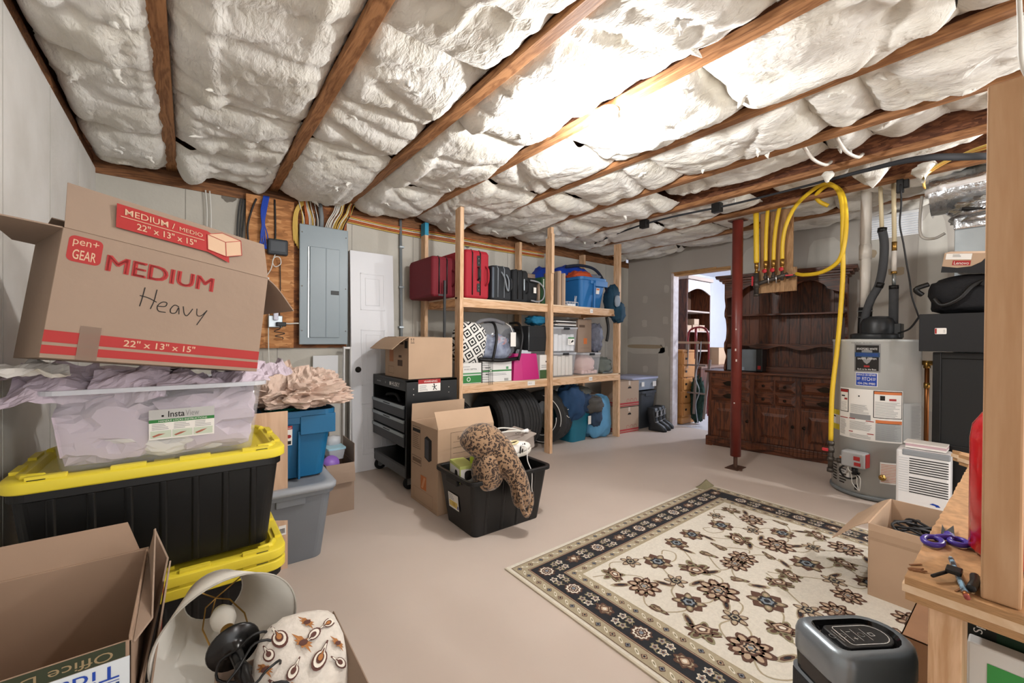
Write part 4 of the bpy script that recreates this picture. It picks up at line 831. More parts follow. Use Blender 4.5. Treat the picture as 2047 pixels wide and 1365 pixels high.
# ================================================================ STORAGE SHELVES
t=thing('storage_shelves','large pine lumber shelving unit with two shelves along the back wall','shelving',(1.91,3.2,0))
def post(x0,x1,y0,y1,z1,z0=0,lab=None,m=M_pine): mb=MB(); mb.box(x0,x1,y0,y1,z0,z1); return part('post',mb,m,t,lab,bevel=.002)
post(.0,.038,.0,.089,2.40); post(1.115,1.153,.0,.089,2.30); post(2.33,2.368,.05,.139,2.42)
post(-.04,-.002,.62,.709,2.38); post(1.20,1.238,.64,.729,2.38); post(2.35,2.388,.66,.749,2.38)
mb=MB(); mb.box(1.112,1.15,-.012,-.0005,1.92,2.34); mb.box(1.112,1.15,0.0,.06,2.30,2.41); part('cleat',mb,M_pine,t,bevel=.002)
mb=MB(); mb.box(-.041,-.001,.619,.71,2.26,2.385); part('painted_end',mb,mat('blue_paint','#2f8fb0',.6),t,'blue painted post end')
for z in (1.51,.715):
    for x0,x1 in ((.038,1.115),(1.153,2.33)): mb=MB(); mb.box(x0,x1,.05,.088,z,z+.07); part('front_beam',mb,M_pinex,t,bevel=.002)
    mb=MB(); mb.box(-.0,2.35,.6,.638,z,z+.07); part('rear_beam',mb,M_pinex,t,bevel=.002)
    for x in (.04,2.28): mb=MB(); mb.box(x-.04,x-.002,.09,.6,z,z+.07); part('side_beam',mb,M_piney,t,bevel=.002)
    mb=MB(); mb.box(-.0,2.37,.05,.70,z+.0705,z+.085); part('shelf',mb,M_ply,t)
for x,z,w in ((.84,.74,.10),(1.78,.735,.06),(1.79,1.53,.05)):
    mb=MB(); fr=F((x,.0492,z),(1,0,0),(0,0,1)); rect(mb,fr,0,0,w,.045,0,.001); [stroke(mb,fr,[(.012+q,.015),(.018+q,.028),(.024+q,.015)],.002,1,.0016) for q in (0,.012,.03)]; part('shelf_label',mb,[M_paper,mat('pen_blue','#5a6488',.8)],t,'white paper shelf label')
ZT=1.597; ZM=.802
def suitcase(name,label,loc,w,d,h,m,rz=0,r=.03,group=None,trim=None,handle=True):
    """front face = -y ; w along x (thickness), d depth, h height"""
    t=thing(name,label,'suitcase',loc,rz,group)
    mb=MB(); mb.loft([rr(0,d/2,w/2-.01,d/2-.01,r,0,5),rr(0,d/2,w/2,d/2,r,.02,5),rr(0,d/2,w/2,d/2,r,h-.03,5),rr(0,d/2,w/2-.012,d/2-.012,r,h,5)],0,None,(True,True),False); part('shell',mb,m,t,bevel=.01)
    trim=trim or M_blackm
    for s in (-.22,.1):
        mb=MB(); x=s*w
        mb.tube([(x,-.002,.03),(x,-.004,h-.03),(x,.02,h),(x,d-.02,h),(x,d,h-.03)],.006,6); part('zip',mb,trim,t)
    if handle:
        mb=MB(); mb.tube(smooth([(w*.33,-.0,h*.28),(w*.36,-.035,h*.36),(w*.36,-.035,h*.6),(w*.33,0,h*.68)],5),.009,8); part('handle',mb,m,t)
    return t
M_rc=mat('red_fabric','#a01a2a',.7,bump=.1,bs=200); M_rc2=mat('dark_red_fabric','#6d1220',.75,bump=.1,bs=200)
suitcase('suitcase','dark red suitcase seen left of the front shelf post on the top shelf',(1.84,3.36,ZT),.25,.5,.37,M_rc2,0)
t=suitcase('suitcase','large bright red suitcase with black handle on the top shelf',(2.13,3.25,ZT),.27,.6,.45,M_rc,0)
mb=MB(); fr=F((0,-.003,0),(1,0,0),(0,0,1)); rrect(mb,fr,-.01,.30,.03,.40,.01,0,.002); rrect(mb,fr,-.01,.06,.03,.14,.01,0,.002); rrect(mb,fr,.0,.16,.035,.28,.01,0,.002); mb.tube(smooth([(.0,-.004,.17),(.0,-.03,.19),(.0,-.03,.27),(.0,-.004,.29)],5),.008,8); part('carry_handle',mb,M_blackm,t)
mb=MB(); 
for z in (.37,.33,.11,.08): mb.lathe([(.005,0),(.005,.004),(.001,.005)],8,0,rotm((.01,-.004,z),PI/2))
part('rivets',mb,M_chrome,t)
t=suitcase('suitcase','charcoal suitcase with pale grey side next to the bright red suitcase',(2.43,3.27,ZT),.24,.5,.34,mat('charcoal_fabric','#26292d',.75),0,trim=mat('light_grey_trim','#7f868d',.6))
mb=MB(); mb.box(-.119,-.095,-.004,.02,.02,.32); part('side_panel',mb,mat('grey_blue_fabric','#56606a',.7),t,'grey blue side panel',bevel=.008)
mb=MB(); mb.tube(smooth([(-.01,-.0,.28),(.0,-.04,.22),(.02,-.05,.12),(.05,-.04,.1),(.06,-.03,.2),(.05,0,.26)],5),.008,8); part('strap',mb,MATS['light_grey_trim'],t)
t=suitcase('suitcase','black upright suitcase right of the charcoal one on the top shelf',(2.68,3.28,ZT),.21,.5,.33,mat('black_fabric','#1c1e21',.8),0)
mb=MB(); mb.box(.03,.045,-.008,.0,.12,.24); part('side_handle',mb,M_steel,t,bevel=.003)
t=thing('travel_bag','black soft bag with a grey looped handle and white tag on the top shelf','bag',(2.90,3.40,ZT)); mb=MB(); softbag(mb,(0,.1,.14),(.10,.16,.15),2,.05,2,.5); part('bag_body',mb,MATS['black_fabric'],t)
mb=MB(); mb.tube(smooth([(-.06,-.09,.03),(.02,-.12,.02),(.09,-.12,.06),(.10,-.12,.15),(.03,-.12,.22),(-.07,-.09,.24)],6),.008,8); part('handle',mb,mat('grey_piping','#8d9096',.6),t); mb=MB(); mb.box(-.02,.015,-.088,-.083,.11,.17); part('tag',mb,M_paper,t)
t=thing('cardboard_box','brown carton behind the black bags on the top shelf','box',(2.93,3.60,ZT)); carton(t,.26,.25,.37)
t=thing('green_box','slim dark green box standing at the middle shelf post','box',(2.985,3.30,ZT)); mb=MB(); mb.box(0,.05,0,.4,0,.29); part('box_body',mb,mat('dark_green_card','#2c5234',.6),t,bevel=.002); mb=MB(); fr=F((0,0,0),(1,0,0),(0,0,1)); 
for k in range(8): rect(mb,fr,.018,.16+k*.014,.032,.17+k*.014,0)
rect(mb,fr,.004,0,.01,.29,1); part('lettering',mb,[M_white,mat('dk_green','#1d3523',.6)],t)
t=thing('brown_folder','thin brown card folder between the black bag and the slim green box','folder',(2.955,3.32,ZT)); mb=MB(); mb.box(-.004,.022,0,.35,0,.22); part('cover',mb,M_card,t); 
mb=MB(); softbag(mb,(3.28,3.62,1.90),(.13,.15,.16),5,.2,2,.8); mb.v=[(a,b,max(c,ZT)) for a,b,c in mb.v]; solo('blue_tarp',mb,mat('blue_tarp','#1740a8',.4),'bright blue tarp bundle behind the flattened cartons on the top shelf','tarp')
for k in range(4):
    mb=MB(); mb.box(3.19+k*.034,3.19+k*.034+.03,3.27+.01*(k%2),3.62,ZT,ZT+.37+.02*(k%2)-.01*k); solo('flattened_carton',mb,M_cardl if k%2 else M_card,['leftmost flattened carton standing right of the middle shelf post','second flattened carton from the middle shelf post','third flattened carton from the middle shelf post','flattened carton nearest the white wire rack'][k],'cardboard',bevel=.002)
t=thing('wire_rack','small white wire rack with pens on the top shelf before the blue bin','rack',(3.46,3.30,ZT)); mb=MB()
for z in (.005,.05): mb.tube([(-.09,0,z),(.09,0,z),(.09,.1,z),(-.09,.1,z)],.003,6,closed=True)
for x in (-.09,-.045,0,.045,.09): mb.tube([(x,0,.005),(x,0,.05)],.002,5)
for a,b in ((.06,.09),(.075,.12),(.05,.11)): mb.tube([(a,.03,.03),(b,.05,.13)],.0025,5)
mb.box(-.06,.07,.02,.08,.008,.03); part('wires',mb,M_wht,t)
t=side_tote('storage_bin','bright blue tote full of orange and grey clothes on the top shelf',(3.82,3.50,ZT),mat('bright_blue_tote','#2a6fae',.42),None,.46,.42,.36,0,False)
mb=MB(); mb.box(-.02,.0,-.225,-.2,.0,.3); mb.box(.0,.225,-.228,-.2,.26,.33); part('corner_panel',mb,MATS['bright_blue_tote'],t,bevel=.004)
mb=MB(); fr=F((.02,-.212,.17),(1,0,0),(0,-.12,1)); rect(mb,fr,0,0,.06,.07,0,.004); rect(mb,fr,.005,.045,.055,.065,1,.005); part('label',mb,[M_paper,M_orange],t)
mb=MB(); softbag(mb,(3.74,3.46,1.97),(.15,.13,.07),3,.3,3,.8); solo('orange_clothes',mb,mat('orange_cloth','#c4512a',.85),'orange clothes heaped at the left of the bright blue tote','clothes')
mb=MB(); softbag(mb,(3.93,3.45,1.96),(.11,.11,.06),6,.3,3,.8); solo('grey_clothes',mb,mat('greyblue_cloth','#6d7687',.85),'grey clothes heaped at the right of the bright blue tote','clothes')
mb=MB(); softbag(mb,(3.83,3.68,2.0),(.28,.14,.14),9,.25,2,.8); solo('blue_tarp',mb,MATS['blue_tarp'],'blue tarp draped behind the clothes over the bright blue tote','tarp')
mb=MB(); mb.tube(smooth([(3.6,3.55,2.1),(3.8,3.5,2.13),(4.0,3.45,2.1),(4.1,3.4,1.98),(4.13,3.34,1.8)],5),.018,8); solo('tent_bag',mb,mat('navy_cloth','#1c2438',.8),'thin navy strap arched over the bright blue tote','strap')
mb=MB(); softbag(mb,(4.20,3.33,1.70),(.10,.09,.19),12,.2,2,.7); softbag(mb,(4.24,3.26,1.56),(.09,.07,.12),14,.2,2,.7); o=solo('jacket',mb,mat('teal_cloth','#173f55',.8,var=.2,vs=10),'dark teal jacket stuffed at the right end of the top shelf','jacket')
mb=MB(); softbag(mb,(0,0,0),(.045,.02,.07),1,.1,2,.8); part('grey_lining',mb,mat('pale_grey_cloth','#8f9aa5',.8),o,loc=(-.06,-.095,.27))
mb=MB(); mb.tube(smooth([(4.10,3.33,1.50),(4.12,3.32,1.38),(4.10,3.31,1.27),(4.08,3.31,1.2)],5),[.018]*16,8); solo('hanging_strap',mb,M_blackm,'black strap hanging under the right end of the top shelf','strap')
# ---- middle shelf
M_pb=mat('paper_box_white','#dcdbd8',.6)
def paper_box(x,w,d,h,label,seed,lid=False):
    t=thing('paper_box',label,'box',(x,3.262,ZM),0); mb=MB(); mb.box(0,w,0,d,0,h); part('box_body',mb,M_pb,t,bevel=.002)
    mb=MB(); fr=F((0,0,0),(1,0,0),(0,0,1))
    if seed==1:
        rect(mb,fr,.0,0.005,w,.075,0); rrect(mb,fr,.06,.02,.1,.06,.019,1,.0012); rrect(mb,fr,.066,.026,.094,.054,.013,0,.0018); rect(mb,fr,.01,.085,w,.1,2); text(mb,'X101.2077A',fr,.03,.125,.17,.14,3); textlines(mb,fr,.02,.15,.1,.165,1,4)
    elif seed==2:
        rect(mb,fr,0,.10,w,.115,0); rrect(mb,fr,.08,.095,.11,.125,.014,0,.0014); rrect(mb,fr,.085,.10,.105,.12,.009,1,.002); textlines(mb,fr,.06,.06,.3,.085,2,4); rect(mb,fr,.03,.135,.09,.142,3); rect(mb,fr,.035,.075,.11,.082,3); rect(mb,fr,.28,.12,.31,.145,2)
        for k in range(8): rect(mb,fr,.26+k*.0065,.005,.263+k*.0065,.03,3)
        rect(mb,fr,.13,.2,.25,.202,4); rect(mb,fr,.0,.175,w,.1765,4)
    else:
        rect(mb,fr,0,0,w,.09,5); textlines(mb,fr,.02,.11,.14,.15,2,4); rect(mb,fr,.08,.17,.16,.185,3)
    part('printing',mb,[M_green,M_white,mat('pale_green_band','#5b9468',.6),M_ink,M_grey,mat('olive_green','#3d5a34',.6)],t)
    return t
paper_box(1.965,.22,.42,.19,'white and green paper carton beside the front left shelf post',1)
paper_box(2.20,.35,.42,.215,'white paper carton with a green stripe behind the black wire rack',2)
paper_box(2.93,.12,.42,.25,'white carton with an olive base between pink bag and middle post',3)
t=thing('wire_file_rack','small black wire rack in front of the white paper cartons','rack',(2.24,3.235,ZM)); mb=MB()
for k in range(9): mb.tube([(-.05,.02,.01+k*.022),(.01,-.01,.01+k*.022),(.07,-.01,.01+k*.022)],.0016,5) if k<1 or k>7 else mb.tube([(-.05,.02,.01+k*.022),(.01,-.01,.01+k*.022)],.0016,5)
for x,y in ((-.05,.02),(.01,-.01),(.03,-.01),(.05,-.01)): mb.tube([(x,y,-.02),(x,y,.2)],.0022,5)
part('wires',mb,M_blackm,t)
t=thing('gift_bag','glossy magenta pink paper bag on the middle shelf','bag',(2.73,3.30,ZM)); mb=MB(); mb.loft([[(-.165,-.05,0),(-.05,-.06,0),(.17,-.06,0),(.17,.08,0),(-.165,.08,0)],[(-.13,-.02,.27),(-.05,-.03,.27),(.155,-.03,.265),(.155,.07,.265),(-.13,.07,.27)]],0,None,(True,False)); part('bag_body',mb,mat('magenta_paper','#b81d70',.45),t,solid=.002)
mb=MB(); mb.box(-.1,-.02,-.0,.05,.1,.30,0,rotm((0,0,0),0,.15)); mb.box(.02,.11,-.0,.05,.1,.30); mb.box(-.02,.03,.02,.05,.1,.29); part('contents',mb,[mat('white_box_stuff','#c9ced6',.5)],t,bevel=.003)
# pillow
dm=mat('diamond_fabric','#e6e4e0',.8); nt=dm.node_tree; N=nt.nodes; Lk=nt.links
tc=N.new('ShaderNodeTexCoord'); mp=N.new('ShaderNodeMapping'); mp.inputs['Rotation'].default_value=(0,math.radians(45),0); mp.inputs['Scale'].default_value=(11,11,11); Lk.new(tc.outputs['Object'],mp.inputs[0]); sp=N.new('ShaderNodeSeparateXYZ'); Lk.new(mp.outputs[0],sp.inputs[0])
def mth(op,a,b=None,v=None):
    n=N.new('ShaderNodeMath'); n.operation=op; Lk.new(a,n.inputs[0])
    if b is not None: Lk.new(b,n.inputs[1])
    if v is not None: n.inputs[1].default_value=v
    return n.outputs[0]
ax_=mth('ABSOLUTE',mth('SUBTRACT',mth('FRACT',sp.outputs[0]),v=.5)); az_=mth('ABSOLUTE',mth('SUBTRACT',mth('FRACT',sp.outputs[2]),v=.5))
q=mth('GREATER_THAN',mth('FRACT',mth('MULTIPLY',mth('MAXIMUM',ax_,az_),v=3.9)),v=.5)
mx=N.new('ShaderNodeMixRGB'); mx.inputs[1].default_value=hx('#1b1b1d'); mx.inputs[2].default_value=hx('#e2e0dc'); Lk.new(q,mx.inputs[0]); Lk.new(mx.outputs[0],N['Principled BSDF'].inputs['Base Color'])
t=thing('cushion','black and white diamond patterned cushion beside the front left shelf post','cushion',(2.06,3.36,1.0)); mb=MB(); softbag(mb,(0,0,.18),(.17,.09,.2),1,.03,2,.7); part('cushion_cover',mb,dm,t); t.rotation_euler=(0,math.radians(12),math.radians(-10))
t=thing('duffel_bag','clear plastic duffel of red white and blue clothes with black straps','bag',(2.40,3.40,1.005))
mb=MB(); softbag(mb,(0,0,.19),(.24,.15,.19),4,.05,2,.62,wr=.04); part('bag_body',mb,mat('clear_vinyl','#aeb2ba',.12,alpha=.3,spec=.8),t)
mb=MB(); softbag(mb,(.0,0,.13),(.19,.12,.12),8,.25,4,.8,wr=.06); part('clothes',mb,mat('mixed_clothes','#a9b6d2',.85,col2='#3a4a78',vs=11,detail=2),t,'blue and white clothes inside')
mb=MB(); softbag(mb,(.04,-.05,.17),(.09,.07,.07),5,.3,4,.8,wr=.05); part('clothes',mb,mat('red_clothes','#d2604f',.85,col2='#c4d2e4',vs=16,detail=2),t,'red floral clothes inside')
for x in (-.06,.26): mb=MB(); mb.tube(smooth([(x-.05,-.17,.0),(x-.03,-.18,.1),(x,-.17,.25),(x+.01,-.10,.37),(x+.01,.05,.38)],5),.014,6); part('strap',mb,M_blackm,t)
mb=MB(); mb.tube(smooth([(-.24,-.13,.02),(0,-.175,.005),(.24,-.14,.02)],6),.02,6); part('bottom_trim',mb,M_blackm,t)
mb=MB(); mb.box(.10,.165,-.185,-.182,.14,.28); mb.tube([(.13,-.18,.28),(.11,-.165,.34),(.07,-.14,.37)],.004,6); part('tag',mb,[M_paper],t,'white tag')
mb=MB(); mb.tube(smooth([(-.3,-.05,.30),(-.2,-.08,.38),(-.05,-.08,.40),(.1,-.07,.37)],6),[.02]*19,6); part('top_strap',mb,mat('grey_strap','#6a6a6e',.7),t)
t=thing('black_bag','black zipped fabric cube bag above the pink bag on the middle shelf','bag',(2.93,3.42,1.09)); mb=MB(); mb.loft([rr(0,0,.14,.14,.03,0,4),rr(0,0,.15,.15,.03,.15,4),rr(0,0,.14,.14,.03,.27,4)],0); part('bag_body',mb,MATS['black_fabric'],t,bevel=.01); mb=MB(); mb.tube([(-.148,-.148,.01),(-.150,-.15,.26)],.003,6); part('zip',mb,M_steel,t)
t=thing('black_bag','black bag squeezed between the clear duffel and the black cube bag','bag',(2.70,3.45,1.05)); mb=MB(); softbag(mb,(0,0,.13),(.11,.12,.15),6,.15,2,.7); part('bag_body',mb,M_blackm,t)
mb=MB(); softbag(mb,(2.98,3.40,1.42),(.1,.1,.05),6,.3,3,.8); solo('teal_cloth',mb,mat('teal_bright_cloth','#14688c',.8),'bit of teal cloth above the black cube bag','cloth')
def clear_tote(x,z,w,d,h,label,inner,ih):
    t=thing('clear_bin',label,'storage bin',(x+w/2,3.28+d/2,z),0); mb=MB()
    mb.loft([rr(0,0,w/2-.02,d/2-.02,.02,0,4),rr(0,0,w/2,d/2,.025,h-.02,4)],0,None,(True,False)); part('bin_body',mb,clr,t,solid=.003)
    mb=MB(); mb.loft([rr(0,0,w/2+.006,d/2+.006,.03,h-.02,4),rr(0,0,w/2+.008,d/2+.008,.03,h,4)],0); part('lid',mb,clr2,t)
    mb=MB(); mb.box(-.045,.045,-d/2-.014,-d/2-.004,h-.03,h-.004); part('latch',mb,M_blackm,t,bevel=.003)
    for k in range(5):
        mb=MB(); xx=-w/2+.03+k*(w-.06)/5; mb.box(xx,xx+(w-.06)/5-.006,-d/2+.03,d/2-.03,.012,ih-.01*(k%2)); part('contents',mb,inner,t,bevel=.003)
    return t
M_cr=mat('cream_contents','#ddd6cb',.7)
a=clear_tote(3.15,ZM,.36,.36,.27,'lower clear bin of cream folders right of the middle shelf post',M_cr,.235)
b=clear_tote(3.15,ZM+.275,.38,.36,.28,'upper clear bin with a white and green label under the magazines',mat('white_contents','#dcdcdc',.7),.2)
mb=MB(); fr=F((.02,-.185,.08),(1,0,0),(0,0,1)); rect(mb,fr,0,0,.1,.085,0,.004); rect(mb,fr,.0,.07,.1,.085,1,.005); poly(mb,fr,[(.05,.02),(.09,.04),(.08,.06),(.05,.04)],2,.005); textlines(mb,fr,.01,.01,.045,.06,5,3,.005); part('label',mb,[M_paper,M_green,M_ink,M_grey],b)
c=clear_tote(3.60,ZM,.34,.36,.26,'clear bin of pale pink cloth right of the cream folders',mat('pink_contents','#d9b7ae',.8),.05)
mb=MB(); softbag(mb,(0,-.02,.12),(.14,.13,.11),4,.12,3,.8,wr=.05); part('pink_cloth',mb,MATS['pink_contents'],c)
for k in range(6):
    mb=MB(); mb.box(-.17,.17,-.13,.13,0,.011); o=solo('magazine',mb,[M_ink,M_white,MATS['grey_card'],M_ink,M_white,M_ink][k],['bottom magazine','second magazine from the bottom','third magazine from the bottom','fourth magazine from the bottom','fifth magazine from the bottom','top magazine'][k]+' of the stack on the upper clear bin','magazine','magazines on the upper clear bin',bevel=.002); o.location=(3.345+.01*(k%3),3.43,ZM+.5585+k*.0135); o.rotation_euler=(0,0,.06*((k*7)%5-2))
t=thing('cardboard_box','tall brown carton with small orange mark behind the clear bins','box',(3.66,3.40,ZM+.262)); carton(t,.24,.28,.40); mb=MB(); fr=F((0,0,0),(1,0,0),(0,0,1)); rect(mb,fr,.10,.10,.16,.17,0); rect(mb,fr,.02,.3,.12,.33,1); rect(mb,fr,.05,.05,.2,.052,1); part('printing',mb,[M_orange,MATS['box_print']],t)
mb=MB(); softbag(mb,(3.98,3.44,ZM+.44),(.07,.12,.17),3,.2,4,.7,wr=.06); solo('plastic_bag',mb,mat('grey_blue_cloth2','#75798a',.6,var=.4,vs=14),'grey plastic bag of clothes beside the tall brown carton','bag')
mb=MB(); softbag(mb,(4.08,3.42,ZM+.09),(.13,.12,.1),6,.25,3,.75,wr=.08); o=solo('baseball_cap',mb,mat('grey_green_cloth','#6b716b',.85,var=.2,vs=9),'grey green cloth caps heaped at the right of the middle shelf','cap')
mb=MB(); 
mb.grid(10,6,lambda u,v:(.09*math.cos(PI*u),-.10-.06*v*math.sin(PI*u),.02+.02*v)); part('brim',mb,MATS['pale_grey_cloth'],o,solid=.003,loc=(.02,.0,.0))
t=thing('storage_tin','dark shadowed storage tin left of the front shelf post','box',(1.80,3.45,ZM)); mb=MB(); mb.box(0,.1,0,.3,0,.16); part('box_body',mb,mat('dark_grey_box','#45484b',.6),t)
t=thing('shelf_brace','tall black metal support pole standing left of the front shelf post','pole',(1.81,3.30,0)); mb=MB(); mb.box(-.009,.009,-.009,.009,0,1.74); mb.box(-.06,.009,.0,.008,1.60,1.615); part('pole',mb,M_blackm,t)
# ---- tyres under the shelf
M_ty=mat('tyre_rubber','#2d2d2e',.75,bump=.25,bs=60)
def tyre(x,w,D,yc,label,zc=None,rz=0):
    t=thing('tyre',label,'tyre',(x,yc,0),rz,'tyres under the shelf'); R_=D/2; zc=zc or R_
    pr=[]
    W2=w/2
    prof=[(R_*.60,-W2*.72),(R_*.66,-W2*.98),(R_*.85,-W2*1.02),(R_*.955,-W2*.93),(R_*.985,-W2*.80)]
    for k in range(5):
        c=-W2*.62+k*W2*.31; prof+= [(R_,c-.1*W2),(R_,c+.1*W2),(R_-.008,c+.11*W2),(R_-.008,c+.2*W2)]
    prof+=[(R_*.985,W2*.80),(R_*.955,W2*.93),(R_*.85,W2*1.02),(R_*.66,W2*.98),(R_*.60,W2*.72)]
    Mx=Matrix.Translation((0,0,R_+.003))@Matrix.Rotation(PI/2,4,'Y'); mb=MB(); mb.lathe(prof,64,0,Mx,False); part('tread',mb,M_ty,t)
    mb=MB()
    for k in range(64):
        a=2*PI*k/64
        for s in (-1,1): mb.box(-.004,.004,s*W2*.88-.018*W2/.1,s*W2*.88+.018*W2/.1,R_*.972,R_*.99,0,Mx@Matrix.Rotation(a,4,'Z')@Matrix.Rotation(PI/2,4,'Y')@Matrix.Rotation(PI/2,4,'Z')) if 0 else None
    return t
tyre(2.08,.22,.60,3.60,'leftmost tyre, beside the front left shelf post')
tyre(2.62,.26,.655,3.62,'second tyre from the left, upright under the pink bag')
tyre(2.89,.26,.655,3.62,'third tyre from the left, just left of the middle shelf post')
tyre(3.33,.24,.62,3.60,'rightmost tyre, with white marks, behind the middle shelf post',rz=.35)
ty=[o for o in COL.objects if o.name.startswith('tyre')][-1]
mb=MB()
for rr_,a0,a1 in ((.20,.2,2.6),(.26,-1.2,.6),(.28,1.4,2.2)):
    mb.tube([(-.125,rr_*math.cos(a+PI*.9),.31+rr_*math.sin(a+PI*.9)) for a in [a0+(a1-a0)*k/14 for k in range(15)]],.004,5)
mb.tube(smooth([(-.08,-.308,.36),(-.02,-.313,.33),(.04,-.313,.38),(.02,-.305,.42),(-.04,-.30,.42)],5),.004,5); part('chalk_line',mb,M_white,ty)
# teal tote, coats, blue bag
side_tote('storage_bin','teal tote under dark blue coats below the shelf',(3.69,3.53,0),mat('teal_tote','#17677e',.45),None,.36,.36,.40,.03,False)
mb=MB(); mb.box(3.78,3.83,3.333,3.336,.2,.30); solo('paper_tag',mb,M_paper,'small white tag on the teal tote under the shelf','tag')
for k,(c,s,col,lb) in enumerate((((3.53,3.40,.47),(.16,.14,.2),'#1d3f63','dark blue coat over the left of the teal tote'),((3.72,3.42,.45),(.15,.13,.12),'#1b3350','navy coat over the right of the teal tote'),((3.86,3.36,.43),(.14,.12,.10),'#4b4844','grey brown coat pocket over the blue laundry bag'),((3.80,3.50,.58),(.13,.12,.06),'#5d5f5a','olive grey cloth on top of the coats'),((3.92,3.36,.30),(.08,.08,.15),'#2e4159','blue grey sleeve hanging between teal tote and blue bag'))):
    mb=MB(); softbag(mb,(0,0,0),s,k+3,.22,2.2,.75,wr=.07); mb.v=[(a+c[0],b+c[1],d+c[2]) for a,b,d in mb.v]; solo('coat',mb,mat('coat%d'%k,col,.8,var=.15,vs=12),lb,'coat')
mb=MB(); softbag(mb,(4.05,3.46,.25),(.19,.15,.26),8,.12,2,.62,wr=.06); mb.v=[(a,b,max(.004,d)) for a,b,d in mb.v]; solo('laundry_bag',mb,mat('light_blue_cloth','#5b96bd',.75,var=.08,vs=8),'full light blue cloth bag standing beside the right shelf post','bag')
# ---- right of shelf: moving cartons
for z,lb in ((0,'lower moving carton with red stripes beside the right shelf post'),(.345,'upper moving carton with red stripes, topmost by the right shelf post')):
    t=thing('moving_carton',lb,'box',(4.385,3.335,z),math.radians(-4),'moving cartons by the shelf'); carton(t,.37,.33,.335,(mat('moving_carton','#a99481',.85),M_cardin))
    mb=MB()
    for fr,w in ((F((0,0,0),(1,0,0),(0,0,1)),.37),(F((0,.33,0),(0,-1,0),(0,0,1)),.33)):
        rect(mb,fr,0,.03,w,.052,0); rect(mb,fr,0,.006,w,.02,0)
        for k in range(3):
            cc=(w*(.42+.2*k),.075); pts=[(cc[0]+.024*math.cos(a*PI/8),cc[1]+.024*math.sin(a*PI/8)) for a in range(-1,11)]; stroke(mb,fr,pts,.004,0)
    fr=F((0,0,0),(1,0,0),(0,0,1)); poly(mb,fr,[(.15,.235),(.22,.235),(.215,.255),(.19,.262),(.16,.255)],1); rect(mb,fr,.165,.28,.2,.335,2)
    part('printing',mb,[mat('carton_red','#a4343a',.7),mat('hand_hole','#1c1614',.9),mat('clear_tape','#c9bcae',.3)],t)
t=thing('cardboard_box','shaded moving carton with a red stripe behind the right shelf post','box',(4.05,3.66,0)); carton(t,.3,.28,.5); mb=MB(); fr=F((0,0,0),(1,0,0),(0,0,1)); rect(mb,fr,0,.38,.3,.41,0); fr=F((0,.28,0),(0,-1,0),(0,0,1)); rect(mb,fr,0,.38,.28,.41,0); part('stripe',mb,MATS['carton_red'],t)
side_tote('storage_bin','dark grey tote standing behind the moving cartons by the drywall',(5.0,3.55,0),mat('dark_grey_tote','#34383d',.5),M_tgrey,.40,.45,.52,0,False)
t=thing('clear_bin','clear bin with white labels on the dark grey tote','storage bin',(4.93,3.55,.535)); mb=MB(); mb.loft([rr(0,0,.26,.2,.03,0,4),rr(0,0,.29,.23,.03,.15,4)],0,None,(True,False)); part('bin_body',mb,mat('blue_clear_plastic','#b9c6d8',.2,alpha=.45),t,solid=.003); mb=MB(); mb.loft([rr(0,0,.30,.24,.03,.15,4),rr(0,0,.30,.24,.03,.175,4)],0); part('lid',mb,mat('lid_lilac','#aab0cc',.35),t)
mb=MB(); softbag(mb,(0,0,.08),(.22,.17,.07),3,.2,3,.7); part('contents',mb,MATS['grey_green_cloth'],t); mb=MB(); mb.box(.16,.24,-.234,-.231,.04,.11); mb.box(-.1,-.04,-.234,-.231,.05,.11); part('label',mb,M_paper,t)
for k,(x,y) in enumerate(((4.95,3.18),(5.08,3.20),(5.22,3.24))):
    t=thing('winter_boot',['leftmost of three black boots standing by the drywall','middle one of three black boots by the drywall','rightmost of three black boots, nearest the doorway'][k],'boot',(x,y,0),.2,'black boots by the drywall')
    mb=MB(); mb.loft([rr(0,-.03,.045,.12,.04,0,5),rr(0,-.03,.047,.12,.04,.03,5),rr(0,-.02,.043,.10,.04,.07,5),rr(0,.03,.045,.06,.04,.12,5),rr(0,.04,.055,.06,.04,.2,5),rr(0,.045,.06,.062,.04,.3,5)],0,None,(True,True),True); part('boot_body',mb,mat('boot_black','#1d2024',.5),t)
    mb=MB()
    for z in (.12,.19,.26): mb.tube([(-.05,-.02,z),(0,-.04+.01,z),(.05,-.02,z)],.006,6)
    part('buckle_strap',mb,M_grey,t); mb=MB(); mb.box(-.03,.03,-.026,-.022,.2,.25); part('badge',mb,M_grey,t)
# ================================================================ COLUMN
t=thing('steel_column','dark red steel support column in front of the hutch','column',(4.127,1.788,0))
M_rp=mat('red_paint','#6d2a22',.38,var=.12,vs=12)
mb=MB(); mb.lathe([(.001,.115),(.046,.115),(.046,2.36),(.001,2.36)],32); part('post',mb,M_rp,t)
mb=MB(); mb.lathe([(.018,.006),(.018,.115)],16); part('screw_jack',mb,mat('rusty_brown','#5a4034',.6,.4),t)
mb=MB(); mb.box(-.09,.09,-.06,.06,0,.006); mb.box(-.10,.0,-.065,-.04,.006,.02,0,Matrix.Rotation(.3,4,'Z')); part('base_plate',mb,MATS['rusty_brown'],t)
mb=MB(); mb.box(-.055,.055,-.07,.07,2.36,2.37); part('cap_plate',mb,MATS['rusty_brown'],t)
for k,(z,a) in enumerate(((1.32,3.3),(1.12,3.25),(.62,3.1),(1.02,3.4))):
    mb=MB(); mb.lathe([(.0463,z),(.0463,z+.012+.01*(k%2))],4,a0=a,a1=a+.25); part('paint_chip',mb,mat('chip','#c9bdb4',.7),t)
